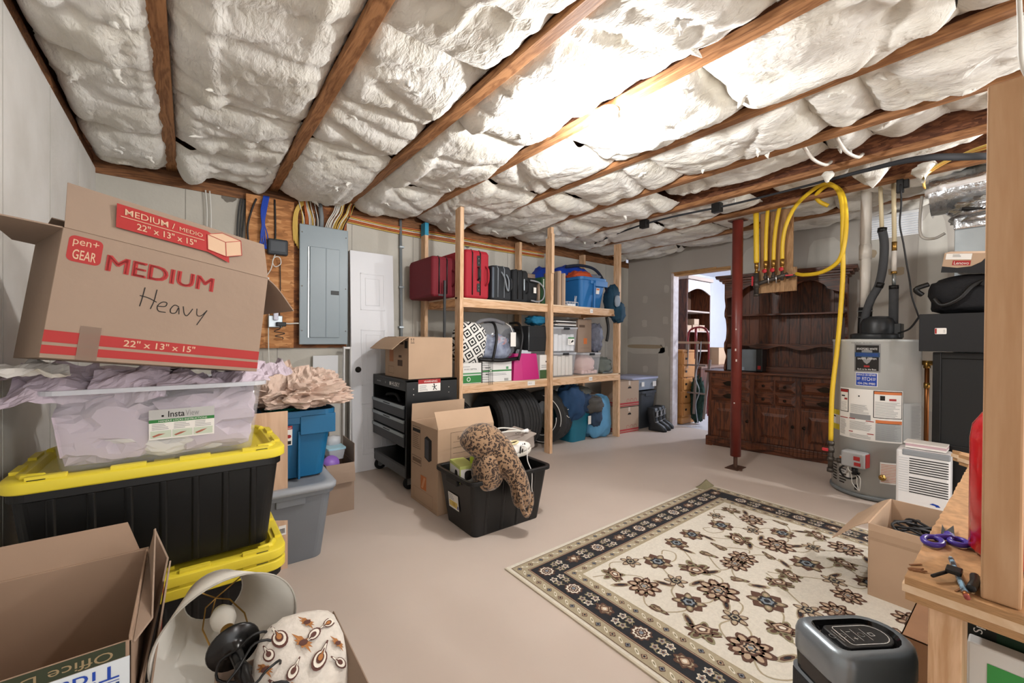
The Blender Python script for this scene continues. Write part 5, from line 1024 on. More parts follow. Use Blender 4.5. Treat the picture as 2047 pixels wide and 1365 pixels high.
# ================================================================ HUTCH
t=thing('hutch','large dark stained pine hutch with carved drawers against the drywall','hutch',(4.8,2.39,0),math.radians(-80.2))
Wd=1.33; D=.36
def scal(x0,x1,z0,base,n,f,z1=None):  # polygon (x,z) with scalloped lower edge
    top=[(x1,z0),(x0,z0)]; bot=[(x0+(x1-x0)*k/n, f(k/n)) for k in range(n+1)]
    return bot+top
def xzprism(mb,poly_,y0,y1,mi=0):
    n=len(poly_); 
    # strip faces between bottom curve and top straight edge
    zt=max(p[1] for p in poly_); bot=poly_[:-2]
    for (a,b),(c,d) in zip(bot,bot[1:]):
        mb.add([(a,y0,b),(c,y0,d),(c,y1,d),(a,y1,b),(a,y0,zt),(c,y0,zt),(c,y1,zt),(a,y1,zt)],[(0,3,2,1),(4,5,6,7),(0,1,5,4),(1,2,6,5),(2,3,7,6),(3,0,4,7)],mi)
mb=MB(); mb.box(0,Wd,.0,D,.09,.845); part('base_cabinet',mb,M_dark,t,bevel=.003)
mb=MB(); xzprism(mb,scal(-.02,Wd+.02,.11,0,40,lambda q:.0 if q<.07 or q>.93 else .012+.035*abs(math.sin(q*PI*3))**.7),-.025,.0); mb.box(-.02,Wd+.02,0,D,.0,.11); part('plinth',mb,M_darkx,t,bevel=.004)
mb=MB(); mb.box(-.035,Wd+.035,-.035,D,.845,.872); part('counter_top',mb,M_darkx,t,bevel=.006)
mb=MB(); 
for x in (.0,.44,.86,Wd-.03): mb.box(x,x+.03,-.006,.0,.11,.845)
part('stile',mb,M_dark,t,bevel=.002)
def raised(name,x0,x1,z0,z1,knob=None,mm=M_darkx):
    mb=MB(); b=.035
    mb.add([(x0,-.008,z0),(x1,-.008,z0),(x1,-.008,z1),(x0,-.008,z1),(x0+b,-.03,z0+b),(x1-b,-.03,z0+b),(x1-b,-.03,z1-b),(x0+b,-.03,z1-b),(x0,0,z0),(x1,0,z0),(x1,0,z1),(x0,0,z1)],
     [(0,1,5,4),(1,2,6,5),(2,3,7,6),(3,0,4,7),(4,5,6,7),(8,9,1,0),(9,10,2,1),(10,11,3,2),(11,8,0,3)]); d=part(name,mb,mm,t)
    for kx,kind in (knob or []):
        if kind=='k': mb=MB(); mb.lathe([(.006,0),(.006,.012),(.014,.018),(.012,.026),(.001,.028)],16,0,rotm((kx,-.03,(z0+z1)/2),PI/2)); part('knob',mb,mat('antique_bronze','#2d241c',.4,.8),d)
        else:
            mb=MB(); fr=F((0,-.031,0),(1,0,0),(0,0,1)); zc=(z0+z1)/2
            mb.tube(smooth([(kx-.045,-.032,zc+.006),(kx-.05,-.045,zc-.008),(kx-.02,-.05,zc-.022),(kx+.02,-.05,zc-.022),(kx+.05,-.045,zc-.008),(kx+.045,-.032,zc+.006)],4),.004,6)
            pts=[(kx+.062*math.cos(a)*(1+.12*math.cos(4*a)),zc+.024*math.sin(a)*(1+.15*math.cos(4*a))) for a in [2*PI*k/24 for k in range(24)]]; poly(mb,fr,pts,0,.001); part('pull',mb,MATS['antique_bronze'] if 'antique_bronze' in MATS else mat('antique_bronze','#2d241c',.4,.8),d)
for z0,z1 in ((.672,.80),(.53,.655)):
    raised('drawer',.035,.43,z0,z1,[(.23,'p')]); raised('drawer',.478,.655,z0,z1,[(.566,'k')]); raised('drawer',.672,.85,z0,z1,[(.76,'k')]); raised('drawer',.90,1.29,z0,z1,[(1.095,'p')])
for x0,x1,kx in ((.035,.43,.41),(.478,.85,.83),(.90,1.29,.925)):
    mb=MB(); mb.box(x0,x1,-.012,0,.12,.505); d=part('door',mb,M_dark,t,bevel=.003)
    mb=MB(); a=.06; b=.03; X0,X1,Z0,Z1=x0+a,x1-a,.12+a,.505-a
    mb.add([(X0,-.0125,Z0),(X1,-.0125,Z0),(X1,-.0125,Z1),(X0,-.0125,Z1),(X0+b,-.028,Z0+b),(X1-b,-.028,Z0+b),(X1-b,-.028,Z1-b),(X0+b,-.028,Z1-b)],[(0,1,5,4),(1,2,6,5),(2,3,7,6),(3,0,4,7),(4,5,6,7)]); part('raised_panel',mb,M_dark,d)
    mb=MB(); mb.lathe([(.006,0),(.006,.012),(.016,.018),(.014,.028),(.001,.03)],16,0,rotm((kx,-.012,.33),PI/2)); part('knob',mb,MATS['antique_bronze'],d)
# upper
U0,U1=.13,1.25; yf=.13
for x in (U0,U1-.022):
    mb=MB(); prof=[(.0,.872),(-.01,.90),(.03,.97),(.075,1.03),(.03,1.08),(-.005,1.12),(-.005,1.19),(.06,1.24),(.085,1.36),(.05,1.46),(.0,1.50),(.0,1.56),(.03,1.62),(.0,1.70),(.0,1.80)]
    prof=[(a,b) for a,b in smooth([(p[0],p[1]) for p in prof],4)]
    for (a,z0),(b,z1) in zip(prof,prof[1:]): mb.add([(x,yf+a,z0),(x+.022,yf+a,z0),(x+.022,D,z0),(x,D,z0),(x,yf+b,z1),(x+.022,yf+b,z1),(x+.022,D,z1),(x,D,z1)],[(0,3,2,1),(4,5,6,7),(0,1,5,4),(1,2,6,5),(2,3,7,6),(3,0,4,7)])
    part('side_panel',mb,M_dark,t)
mb=MB()
for k in range(11): x=U0+.02+k*(U1-U0-.04)/11; mb.box(x+.002,x+(U1-U0-.04)/11-.002,D-.018,D-.006,.872,1.94); 
mb.box(U0,U1,D-.006,D,.872,1.94); part('back_boards',mb,M_dark,t)
for z,sc in ((1.50,0),(1.165,1)):
    mb=MB(); mb.box(U0+.02,U1-.022,yf+.05,D-.018,z,z+.02); s_=part('shelf',mb,M_darkx,t,bevel=.002)
    if sc: mb=MB(); xzprism(mb,scal(U0+.02,U1-.022,1.165,0,40,lambda q:1.165-.025-.02*math.cos(q*PI*6)*(1 if .12<q<.88 else 0)),yf+.05,yf+.062); part('scalloped_apron',mb,M_darkx,s_)
mb=MB(); mb.box(U0+.02,U1-.022,D-.10,D-.018,.872,.93); part('back_rail',mb,M_darkx,t,bevel=.003)
def arch(q):
    q2=abs(q-.5)*2
    if q2<.03: return 1.735
    if q2<.18: return 1.745+.03*(q2/.18)
    if q2<.70: return 1.775+.075*math.sin((q2-.18)/.52*PI)**.8
    return 1.76-.05*math.sin((q2-.70)/.3*PI/2)
mb=MB(); xzprism(mb,scal(U0-.0,U1,1.93,0,72,arch),yf-.005,yf+.014); part('valance',mb,M_darkx,t)
mb=MB(); 
for o,z0,z1 in ((.0,1.80,1.84),(.02,1.88,1.905),(.045,1.905,1.93),(.075,1.93,1.945)): mb.box(U0-o,U1+o,yf-.012-o,D,z0 if o else 1.86,z1 if o else 1.885)
mb.box(U0-.08,U1+.08,yf-.09,D,1.945,1.967); part('cornice',mb,M_darkx,t,bevel=.003)
# printer on the hutch
t=thing('printer','small grey and black printer on the left of the hutch counter','printer',(4.935,2.075,.872),math.radians(-80.2)); mb=MB(); mb.box(-.16,.16,0,.2,0,.25); part('front_case',mb,mat('printer_blue_grey','#6c757c',.35,.3,var=.1,vs=10),t,bevel=.01); mb=MB(); mb.box(.14,.20,-.012,.22,.005,.255); mb.box(-.165,.2,-.004,.22,0,.012); part('black_trim',mb,M_black,t,bevel=.008); mb=MB(); mb.box(.155,.185,-.016,-.010,.03,.07); part('panel_button',mb,M_red,t)
mb=MB(); mb.box(-.03,.02,-.003,0,.012,.05); part('sticker',mb,MATS['pale_grey_cloth'],t)
# ================================================================ GAS MANIFOLD
M_yh=mat('yellow_gas_hose','#e4bd2c',.4)
t=thing('gas_manifold','iron gas manifold with red valves on a pine board hung before the hutch','gas manifold',(4.34,1.55,1.7))
mb=MB(); mb.box(.04,.058,-.14,.14,-.0,.75); mb.box(.0401,.06,-.17,.16,-.02,.20); part('mounting_board',mb,wood('board_wood','#b08a62','#8a6743','z',.6,False),t,bevel=.002)
mb=MB(); mb.tube([(-.02,.14,.06),(-.02,.10,.075),(-.02,-.06,.115),(-.02,-.12,.13)],.019,12); mb.tube([(-.02,.145,.17),(-.02,.145,-.03)],.021,12); mb.tube([(-.02,.145,-.03),(-.02,.145,-.05)],.026,12)
for y in (.145,): mb.tube([(-.02,y,.03),(-.02,y,.09)],.028,12)
part('header_pipe',mb,M_iron,t)
hy=[(.145,.27),(.065,.265),(-.002,.27),(-.075,.275)]
for k,(y,z) in enumerate(hy):
    mb=MB(); mb.tube([(-.02,y,.08),(-.02,y,.17)],.013,10); mb.tube([(-.02,y,.11),(-.02,y,.135)],.019,10); part('riser',mb,M_iron,t)
    mb=MB(); mb.tube([(-.02,y,.165),(-.02,y,.19)],.018,8); mb.tube([(-.02,y,.19),(-.02,y,.215)],.014,8); mb.tube([(-.02,y,.215),(-.02,y,.275)],.019,8); part('brass_fitting',mb,M_brass,t)
    mb=MB(); 
    if k: mb.lathe([(.001,0),(.02,.002),(.02,.01),(.001,.012)],14,0,rotm((-.04,y,.18),0,-PI/2,0))
    else: mb.box(-.046,-.036,.165,.178,.05,.14)
    part('valve_handle',mb,mat('valve_red','#c2313a',.4),t)
for y in (-.035,.03): mb=MB(); mb.tube([(-.045,y,.14),(-.05,y,.10),(-.045,y,.06),(-.0,y,.06),(.04,y,.08)],.006,6); part('clamp',mb,M_chrome,t)
tops=[(4.33,1.71,2.52),(4.33,1.60,2.54),(4.33,1.49,2.54)]
nm=['leftmost yellow gas hose rising straight from the manifold, the thickest','second yellow gas hose from the left above the manifold','third yellow gas hose from the left above the manifold']
for k in range(3):
    y=1.55+hy[k][0]; b=(4.32,y,1.97); tp=tops[k]; cable('gas_hose',[b,(4.315,y+(tp[1]-y)*.12,2.15),(4.32,y+(tp[1]-y)*.45,2.35),tp],.024 if k==0 else .0165,M_yh,nm[k],'hose',n=12)
cable('gas_hose',[(4.32,1.475,1.97),(4.31,1.47,2.12),(4.30,1.44,2.28),(4.27,1.36,2.42),(4.22,1.24,2.50),(4.17,1.12,2.53),(4.15,1.03,2.46),(4.14,.99,2.3),(4.14,.985,2.0),(4.15,.985,1.7),(4.14,1.01,1.2),(4.09,1.03,.8),(4.07,1.03,.42)],.0165,M_yh,'long yellow gas hose arching over and dropping to the water heater valve','hose',n=12)
cable('gas_hose',[(4.32,1.36,1.825),(4.26,1.28,1.80),(4.2,1.14,1.80),(4.15,1.02,1.86),(4.13,.975,1.98),(4.14,.965,2.2),(4.16,1.0,2.42),(4.2,1.1,2.52),(4.26,1.2,2.48),(4.3,1.19,2.43),(4.32,1.13,2.38)],.0165,M_yh,'yellow gas hose looping from the manifold end up to the joist','hose',n=12)
t=thing('hose_valve','small red lever valve joining the manifold end to the yellow loop','valve',(4.32,1.38,1.80)); mb=MB(); mb.tube([(0,.06,.0),(0,-.03,.015)],.012,10); part('fitting',mb,M_iron,t); mb=MB(); mb.box(-.03,-.018,-.0,.06,.01,.022); part('lever',mb,MATS['valve_red'],t)
# ================================================================ WATER HEATER
HC=(4.37,.82); HR=.27
t=thing('water_heater','tall grey gas water heater with warning labels beside the hutch','water heater',(HC[0],HC[1],0))
M_wh=mat('heater_grey','#c2c4c1',.35,var=.02,vs=2)
mb=MB(); mb.lathe([(.001,.03),(HR,.03),(HR,1.215),(HR+.004,1.218),(HR+.004,1.235),(.001,1.24)],72); part('tank',mb,M_wh,t)
mb=MB(); mb.lathe([(.001,.0),(HR-.01,.0),(HR+.012,.015),(HR+.012,.035),(HR,.037)],72); part('base_ring',mb,mat('base_ring_grey','#74797b',.4),t)
def cyl(mb,a0,a1,z0,z1,mi=0,r=HR+.001,n=12):
    mb.grid(n,1,lambda u,v:(r*math.cos(math.radians(a1+(a0-a1)*u)),r*math.sin(math.radians(a1+(a0-a1)*u)),z0+(z1-z0)*v),mi)
class CF:
    def __init__(s,a,z,r=HR): s.a=math.radians(a); s.z=z; s.r=r
    def p(s,u,v,d=.0006): q=s.a+u/s.r; rr_=s.r+d; return Vector((rr_*math.cos(q),rr_*math.sin(q),s.z+v))
mats_=[M_paper,M_ink,M_red,M_orange,M_grey,M_blue,M_white,mat('label_yellow2','#e0cf3a',.5),mat('badge_navy','#27486b',.4),mat('badge_silver','#8c8c8c',.35,.5),mat('label_clear','#a9acab',.4)]
mb=MB()
def crect(a0,a1,z0,z1,mi,d=.001): cyl(mb,a0,a1,z0,z1,mi,HR+d)
def clines(a0,a1,z0,z1,n,mi=4,d=.003,seed=1):
    R=random.Random(seed); h=(z1-z0)/n
    for k in range(n): crect(a0,a0+(a1-a0)*R.uniform(.7,1),z0+h*(k+.3),z0+h*(k+.6),mi,d)
# badge
crect(164,197,.985,1.2,9,.002); crect(166,195,.995,1.19,1,.004); crect(165,196,1.10,1.135,8,.0065)
def ctext(s,a0,a1,z0,z1,mi,d=.008):
    fr=CF(0,0); key=(s,0); 
    tmp=MB(); text(tmp,s,F((0,0,0),(1,0,0),(0,0,1)),0,0,1,1,0); 
    mb.add([( (HR+d)*math.cos(math.radians(a0+(a1-a0)*p[0])),(HR+d)*math.sin(math.radians(a0+(a1-a0)*p[0])),z0+(z1-z0)*p[2]) for p in tmp.v],tmp.f,mi)
ctext('BRADFORD WHITE',168,193,1.155,1.17,6); ctext('DEFENDER',167,194,1.108,1.127,5,.009); ctext('SAFETY SYSTEM',169,192,1.08,1.093,6)
pts=[]; 
sh=[(174,1.15),(180.5,1.158),(187,1.15),(187,1.09),(184,1.06),(180.5,1.045),(177,1.06),(174,1.09)]
mb.add([((HR+.0055)*math.cos(math.radians(a)),(HR+.0055)*math.sin(math.radians(a)),z) for a,z in sh],[tuple(range(8))],9)
crect(177,184,1.022,1.035,2,.006); ctext('Built to be the Best',169,192,1.0,1.012,6)
crect(166,194,.875,.98,6,.002); crect(167,193,.88,.975,5,.004); ctext('SERVICE OR REPAIR?',168,192,.955,.97,6,.006); ctext('FITCH',175,187,.918,.945,6,.006); ctext('434-296-9980',169,191,.888,.905,6,.006); clines(168,173,.92,.945,3,6,.006); clines(188,192,.92,.945,3,6,.006)
# label sheet
crect(140,226,.46,.85,0,.001)
crect(141,156,.66,.84,1,.002); crect(142,155,.665,.835,0,.003); crect(142,155,.815,.835,2,.004); clines(143,154,.67,.74,7); crect(144,150,.78,.79,1,.004); crect(149,154,.755,.77,2,.004)
clines(159,184,.66,.73,9,4,.003,2); crect(158,186,.615,.655,4,.002); crect(170,172,.79,.80,1,.004); ctext('CLEARR'[:5],168,175,.765,.772,1,.004) if 0 else None
crect(189,225,.64,.845,1,.002); crect(190,224,.645,.84,0,.003); crect(190,224,.82,.84,3,.004); crect(197,203,.775,.81,1,.004); crect(208,217,.775,.79,2,.004); clines(191,223,.65,.765,13,4,.004,3)
clines(142,153,.48,.60,12,4,.003,4); crect(141,155,.61,.616,2,.003); clines(158,188,.53,.60,8,4,.003,5); crect(157,166,.612,.618,2,.003); crect(180,190,.605,.611,2,.003); crect(157,163,.51,.516,2,.003); crect(182,190,.508,.514,2,.003); clines(158,188,.47,.50,3,4,.003,6); crect(192,225,.60,.625,3,.0025); clines(192,224,.475,.595,16,4,.003,7); crect(192,225,.47,.60,10,.0018); crect(194,222,.60,.603,1,.003)
crect(227,270,.48,.76,10,.001); clines(240,266,.50,.74,22,4,.003,8)
crect(140,158,.14,.30,0,.001); crect(140,158,.27,.29,3,.002); clines(141,157,.16,.26,8)
crect(198,226,.15,.31,0,.001); clines(199,225,.16,.3,12,3,.003,9)
ctext('Installed',160,172,1.205,1.212,1,.006); ctext('8-11-16',176,186,1.205,1.212,1,.006)
part('labels',mb,mats_,t,'white and coloured labels')
mb=MB(); crect(108,139,.50,.66,0,.001); crect(108,139,.62,.66,7,.002); crect(108,139,.50,.545,7,.002); crect(118,130,.60,.61,1,.003); part('energy_tag',mb,mats_,t,'yellow energy label')
mb=MB()
for k in range(6):
    z=.09+k*.022; cyl(mb,122,134,z,z+.009,0,HR+.002); cyl(mb,140,153 if k%2 else 150,z-.005,z+.004,0,HR+.002)
cyl(mb,166,170,.06,.10,0,HR+.002); part('vent_slots',mb,M_ink,t)
A=math.radians(170); ux,uy=math.cos(A),math.sin(A); Mv=Matrix.Translation((ux*(HR+.045),uy*(HR+.045),.31))@Matrix.Rotation(A-PI,4,'Z')
mb=MB(); mb.box(-.045,.05,-.075,.075,-.06,.06,0,Mv); g=part('gas_valve',mb,mat('valve_silver','#a9aaab',.35,.2),t,'silver grey gas control',bevel=.012)
mb=MB(); mb.box(-.048,-.0455,-.05,-.01,.0,.03,0,Mv); mb.box(-.052,-.0455,-.055,-.015,-.04,-.015,0,Mv); mb.box(-.02,.04,-.079,-.075,-.05,.05,0,Mv); part('red_mark',mb,M_red,g)
mb=MB(); mb.tube([tuple(Mv@Vector(p)) for p in ((0,0,-.06),(.0,.0,-.12))],.02,10); mb.tube(smooth([tuple(Mv@Vector(p)) for p in ((0,.05,-.05),(-.02,.09,-.1),(0,.06,-.16),(.01,0,-.15),(.0,-.03,-.1))],5),.007,6); part('wiring',mb,M_blackm,g)
mb=MB()
for q in (.02,-.01,-.03): mb.tube(smooth([tuple(Mv@Vector(p)) for p in ((-.02,.04,-.05),(-.02,.03,-.09),(-.0,q,-.13),(-.01,q-.01,-.19),(.0,-.03,-.24))],5),.0028,5)
part('gas_tubes',mb,M_wc,g)
mb=MB(); B=math.radians(200); mb.tube([(math.cos(B)*(HR-.01),math.sin(B)*(HR-.01),.20),(math.cos(B)*(HR+.05),math.sin(B)*(HR+.05),.20)],.014,10); mb.tube([(math.cos(B)*(HR+.02),math.sin(B)*(HR+.02),.20),(math.cos(B)*(HR+.035),math.sin(B)*(HR+.035),.20)],.022,12); part('drain_valve',mb,M_brass,t)
mb=MB(); mb.lathe([(.001,1.24),(.16,1.24),(.16,1.275),(.135,1.285),(.001,1.285)],32); mb.lathe([(.115,1.285),(.115,1.36),(.10,1.40),(.06,1.42),(.001,1.425)],32,0,rotm((-.01,-.02,0))); mb.box(-.06,.06,-.16,-.1,1.25,1.36); part('blower',mb,mat('blower_black','#26292c',.4),t,bevel=.004)
mb=MB(); mb.tube([(.05,.08,1.28),(.05,.075,1.5)],.046,16); part('vent_coupling',mb,M_blackr,t)
mb=MB(); 
for z in (1.42,1.47): mb.tube([(.05+.048*math.cos(a*PI/12),.076+.048*math.sin(a*PI/12),z) for a in range(24)],.004,5,closed=True)
part('hose_clamp',mb,M_steel,t)
t=thing('vent_pipe','white plastic vent pipe rising from the water heater blower','pipe',(4.42,.895,1.5)); mb=MB(); mb.tube([(0,0,0),(0,.005,.52)],.036,20); mb.tube([(0,.005,.40),(0,.005,.52)],.042,20); mb.tube([(0,.005,.5),(0,.0,1.12)],.037,20); part('pipe',mb,mat('pvc_white','#ddd8cf',.35),t); mb=MB(); mb.tube([(0,0,.97),(0,0,.985)],.039,20); part('black_ring',mb,M_blackm,t)
M_foam=mat('foam_grey','#45474a',.85,bump=.2,bs=120); M_cp=mat('cream_cpvc','#d9cba8',.45)
t=thing('water_pipe','bent grey foam insulated pipe left of the straight one over the water heater','pipe',(4.35,.80,1.25)); mb=MB(); mb.tube(smooth([(0,.09,.0),(0,.085,.15),(0,.05,.30),(0,.0,.42),(0,-.025,.58),(0,-.03,.75),(0,-.015,.86)],6),.028,14); part('insulation',mb,M_foam,t); mb=MB(); mb.tube([(0,-.015,.86),(0,.0,1.28)],.014,12); part('cream_pipe',mb,M_cp,t,'cream pipe')
for z0,z1,y in ((.84,.875,-.015),(.40,.44,.003)): mb=MB(); mb.tube([(0,y,z0),(0,y-.003 if y<0 else y-.012,z1)],.0295,14); part('tape_wrap',mb,M_blackm,t)
t=thing('water_pipe','straight grey foam insulated pipe with brass fittings over the water heater','pipe',(4.35,.71,1.25)); mb=MB(); mb.tube([(0,0,.06),(0,0,.40)],.029,14); part('insulation',mb,M_foam,t)
mb=MB(); mb.tube([(0,0,.38),(0,0,.41)],.030,14); mb.tube([(0,0,.06),(0,0,.09)],.030,14); part('tape_wrap',mb,M_blackm,t)
mb=MB(); mb.tube([(0,0,-.01),(0,0,.06)],.014,10); mb.tube([(0,0,.40),(0,0,.50)],.012,10); part('steel_pipe',mb,M_steel,t)
mb=MB(); mb.tube([(0,0,.50),(0,0,.52)],.019,12); mb.tube([(0,0,.68),(0,0,.75)],.017,10); part('brass_fitting',mb,M_brass,t); mb=MB(); mb.tube([(0,0,.52),(0,0,.68)],.016,12); part('white_pipe',mb,MATS['pvc_white'],t); mb=MB(); mb.tube([(0,0,.75),(0,.01,1.27)],.0145,12); part('cream_pipe',mb,M_cp,t)
t=thing('copper_pipe','vertical copper pipe with brass elbow on the right side of the water heater','pipe',(4.40,.525,.42)); mb=MB(); mb.tube([(0,0,0),(0,0,.62)],.014,12); part('pipe',mb,M_copper,t); mb=MB(); mb.tube([(0,0,.45),(0,0,.49)],.018,12); mb.tube([(0,0,.6),(0,0,.655)],.02,12); mb.tube([(0,.03,.64),(0,-.03,.64)],.018,12); part('elbow',mb,M_brass,t); mb=MB(); mb.lathe([(.035,0),(.035,.006),(.02,.008)],16,0,rotm((0,.03,.64),-PI/2)); part('escutcheon',mb,M_chrome,t)
t=thing('gas_drip_leg','black iron gas pipe with red valve at the left of the water heater','pipe',(4.07,1.03,.17)); mb=MB(); mb.tube([(0,0,0),(0,0,.25)],.018,12)
for z in (.0,.09,.16,.215): mb.tube([(0,0,z),(0,0,z+.03)],.024,12)
mb.tube([(0,0,.10),(.01,-.06,.10),(.02,-.12,.11)],.012,10); mb.tube([(.005,-.04,.10),(.012,-.075,.102)],.02,10); part('pipe',mb,M_iron,t); mb=MB(); mb.box(-.03,-.02,.01,.05,.165,.19); part('valve_handle',mb,MATS['valve_red'],t,bevel=.003)
cable('cable',[(4.2,.655,2.40),(4.2,.65,2.25),(4.19,.655,2.1),(4.2,.635,1.95),(4.19,.615,1.8),(4.2,.60,1.68),(4.2,.585,1.55),(4.2,.56,1.45),(4.22,.55,1.40)],.0055,M_bc,'wavy black cord hanging right of the pipes over the water heater')
cable('cable',[(4.22,.55,1.40),(4.25,.60,1.32),(4.3,.66,1.29),(4.34,.70,1.28)],.007,M_bc,'black cord lying from the black box to the blower on the water heater')
t=thing('junction_plug','black plug cluster at the joist above the wavy black cord','plug',(4.22,.66,2.34)); mb=MB(); mb.box(-.02,.02,-.02,.02,0,.1); mb.box(-.02,.02,-.05,-.02,.03,.09); part('plug_body',mb,M_blackm,t,bevel=.004)
# dehumidifier
t=thing('dehumidifier','white dehumidifier with black slots standing in front of the water heater','dehumidifier',(3.72,.335,0),math.radians(2))
mb=MB(); mb.box(0,.19,0,.25,.012,.51); part('case',mb,M_wht,t,bevel=.014); 
mb=MB(); mb.box(-.004,.02,.0,.22,.475,.513); part('top_grille',mb,mat('dehum_grey','#8f9499',.4),t,bevel=.006)
mb=MB()
for k in range(15):
    if k==7: continue
    z=.455-k*.0155; mb.box(-.002,.01,.008,.185 ,z,z+.006)
part('slots',mb,mat('slot_black','#16181a',.5),t)
mb=MB()
for k in range(15): z=.455-k*.0155; mb.box(-.0015,.01,.19,.235,z,z+.003)
part('side_slots',mb,mat('slot_pale','#b9bcc0',.5),t)
mb=MB(); fr=F((-.001,.25,0),(0,-1,0),(0,0,1)); poly(mb,fr,[(.16,.185),(.175,.195),(.20,.19),(.21,.178),(.19,.175),(.185,.182)],0); poly(mb,fr,[(.175,.03),(.19,.03),(.19,.16),(.172,.16)],1); part('logo',mb,[M_blue,M_ink],t)
t=thing('manual','folded white and pink paper manuals on the dehumidifier','booklet',(3.78,.36,.515)); mb=MB(); mb.box(0,.14,.0,.19,0,.012); mb.box(.01,.15,.0,.2,.026,.034); part('pages',mb,M_paper,t); mb=MB(); mb.box(.0,.14,-.0,.19,.0125,.0255); part('pink_cover',mb,mat('pink_paper','#c9aab0',.7),t)
# black cabinet + box + backpack + laptop box
t=thing('black_cabinet','tall black cabinet with a recessed dark front panel right of the water heater','cabinet',(3.95,-.12,0)); mb=MB(); mb.box(.02,.14,0,.565,0,1.15); mb.box(.0,.02,0,.565,0,.06); mb.box(0,.02,0,.04,.06,1.15); mb.box(0,.02,.525,.565,.06,1.15); mb.box(0,.02,.04,.525,1.11,1.15); mb.box(0,.02,.04,.525,.50,.54); part('cabinet_body',mb,mat('cabinet_black','#090a0b',.4),t,bevel=.003); mb=MB(); mb.box(.012,.0195,.04,.525,.54,1.11); part('front_panel',mb,mat('mesh_black','#121314',.6),t)
mb=MB(); mb.lathe([(.008,0),(.008,.008),(.001,.01)],12,0,rotm((-.001,.1,.5),0,-PI/2)); part('knob',mb,M_chrome,t)
t=thing('black_box','flat black storage box with a red and white sticker on the black cabinet','box',(3.90,-.10,1.156)); mb=MB(); mb.box(0,.19,0,.607,0,.25); part('box_body',mb,mat('box_black','#0f1013',.55),t,bevel=.003); mb=MB(); fr=F((0,.607,0),(0,-1,0),(0,0,1)); rrect(mb,fr,.075,.115,.13,.155,.005,0); rect(mb,fr,.076,.118,.085,.152,1,.0014); textlines(mb,fr,.115,.125,.125,.145,3,2,.0014); part('sticker',mb,[M_paper,M_red,M_grey],t,'white sticker with a red edge')
t=thing('backpack','black backpack lying on the flat black box','backpack',(4.06,.2,1.41)); mb=MB(); softbag(mb,(0,0,.12),(.15,.27,.125),5,.10,2.2,.6,wr=.05); part('bag_body',mb,mat('backpack_fabric','#0c0d12',.75,bump=.2,bs=120),t)
mb=MB(); mb.tube(smooth([(-.14,.24,.10),(-.16,.20,.05),(-.17,.12,.09),(-.165,.06,.17),(-.15,-.02,.20),(-.13,-.1,.15)],5),.014,6); part('shoulder_strap',mb,M_blackm,t); mb=MB(); mb.box(-.19,-.17,.06,.11,.13,.165,0,rotm((0,0,0),.5)); part('buckle',mb,M_blackr,t,bevel=.003); mb=MB(); mb.tube(smooth([(-.1,.27,.2),(-.12,.33,.17),(-.1,.3,.13)],5),.016,6); part('loop_handle',mb,M_blackm,t)
t=thing('laptop_box','brown and black laptop carton tilted on the backpack','box',(3.93,.41,1.68)); t.rotation_euler=(math.radians(8),math.radians(-10),0); mb=MB(); mb.box(0,.30,-.45,0,0,.125); part('box_body',mb,M_cardl,t,bevel=.002)
mb=MB(); fr=F((0,0,0),(0,-1,0),(0,0,1)); poly(mb,fr,[(0,0),(.3,0),(.3,.125),(.20,.125),(.17,.07),(.13,.042),(.07,.032),(0,.04)],0); rect(mb,fr,.045,.048,.125,.078,1,.0014); text(mb,'Lenovo',fr,.052,.053,.118,.072,2,.002); rect(mb,fr,.01,.085,.125,.122,3,.0014); textlines(mb,fr,.04,.1,.08,.118,3,0,.002); part('printing',mb,[mat('soft_black','#1c1c1e',.6),M_red,M_white,M_paper],t)
# ducts
t=thing('sheet_metal_duct','galvanised steel duct riser behind the laptop carton','duct',(4.62,.1,0)); mb=MB(); mb.box(-.3,.3,-.5,.285,.9,2.02); part('duct_body',mb,M_steel,t,bevel=.003)
M_foil=mat('foil','#c5c9cd',.22,.9,bump=1,bs=22)
mb=MB(); mb.box(-.31,.31,-.51,.29,2.02,2.12); part('foil_band',mb,M_foil,t,'crumpled foil tape band',bevel=.01)
t=thing('insulated_duct','large round foil wrapped duct under the ceiling beside the pipes','duct',(4.5,.35,2.34)); mb=MB()
mb.grid(40,30,lambda u,v:((.17+.012*noise.noise(Vector((math.cos(u*6.28)*6,math.sin(u*6.28)*6,v*14))))*math.cos(u*2*PI), .17-.9*v, (.15+.012*noise.noise(Vector((math.cos(u*6.28)*5,math.sin(u*6.28)*5,v*12+4))))*math.sin(u*2*PI))); mb.lathe([(.001,0),(.17,0)],40,0,rotm((0,.17,0),PI/2)); part('foil_wrap',mb,M_foil,t)
t=thing('foil_bundle','crumpled foil and black tape joint between round duct and steel riser','duct joint',(4.40,.20,2.14)); mb=MB(); softbag(mb,(0,0,0),(.2,.2,.08),4,.3,3,.8,wr=.1); part('foil_wrap',mb,M_foil,t); mb=MB(); mb.tube(smooth([(-.19,.14,.0),(-.2,.0,-.02),(-.2,-.2,.02)],5),.012,6); part('black_tape',mb,M_blackm,t)
t=thing('drain_pipe','white plastic pipe running across the foil duct','pipe',(4.1,.48,2.285)); mb=MB(); mb.tube([(.12,.03,-.01),(.02,.02,-.005),(0,-.03,0),(.0,-.8,.04)],.017,12); mb.tube([(0,-.03,0),(0,-.07,.002)],.021,12); part('pipe',mb,M_wht,t)
t=thing('drain_pipe','thin white tube hanging in a hook shape beside the foil duct','pipe',(4.6,.56,2.0)); mb=MB(); mb.tube(smooth([(0,.03,.38),(0,.04,.2),(0,.03,.06),(0,-.04,.03),(0,-.1,.06)],5),.010,8); part('pipe',mb,MATS['pvc_white'],t)
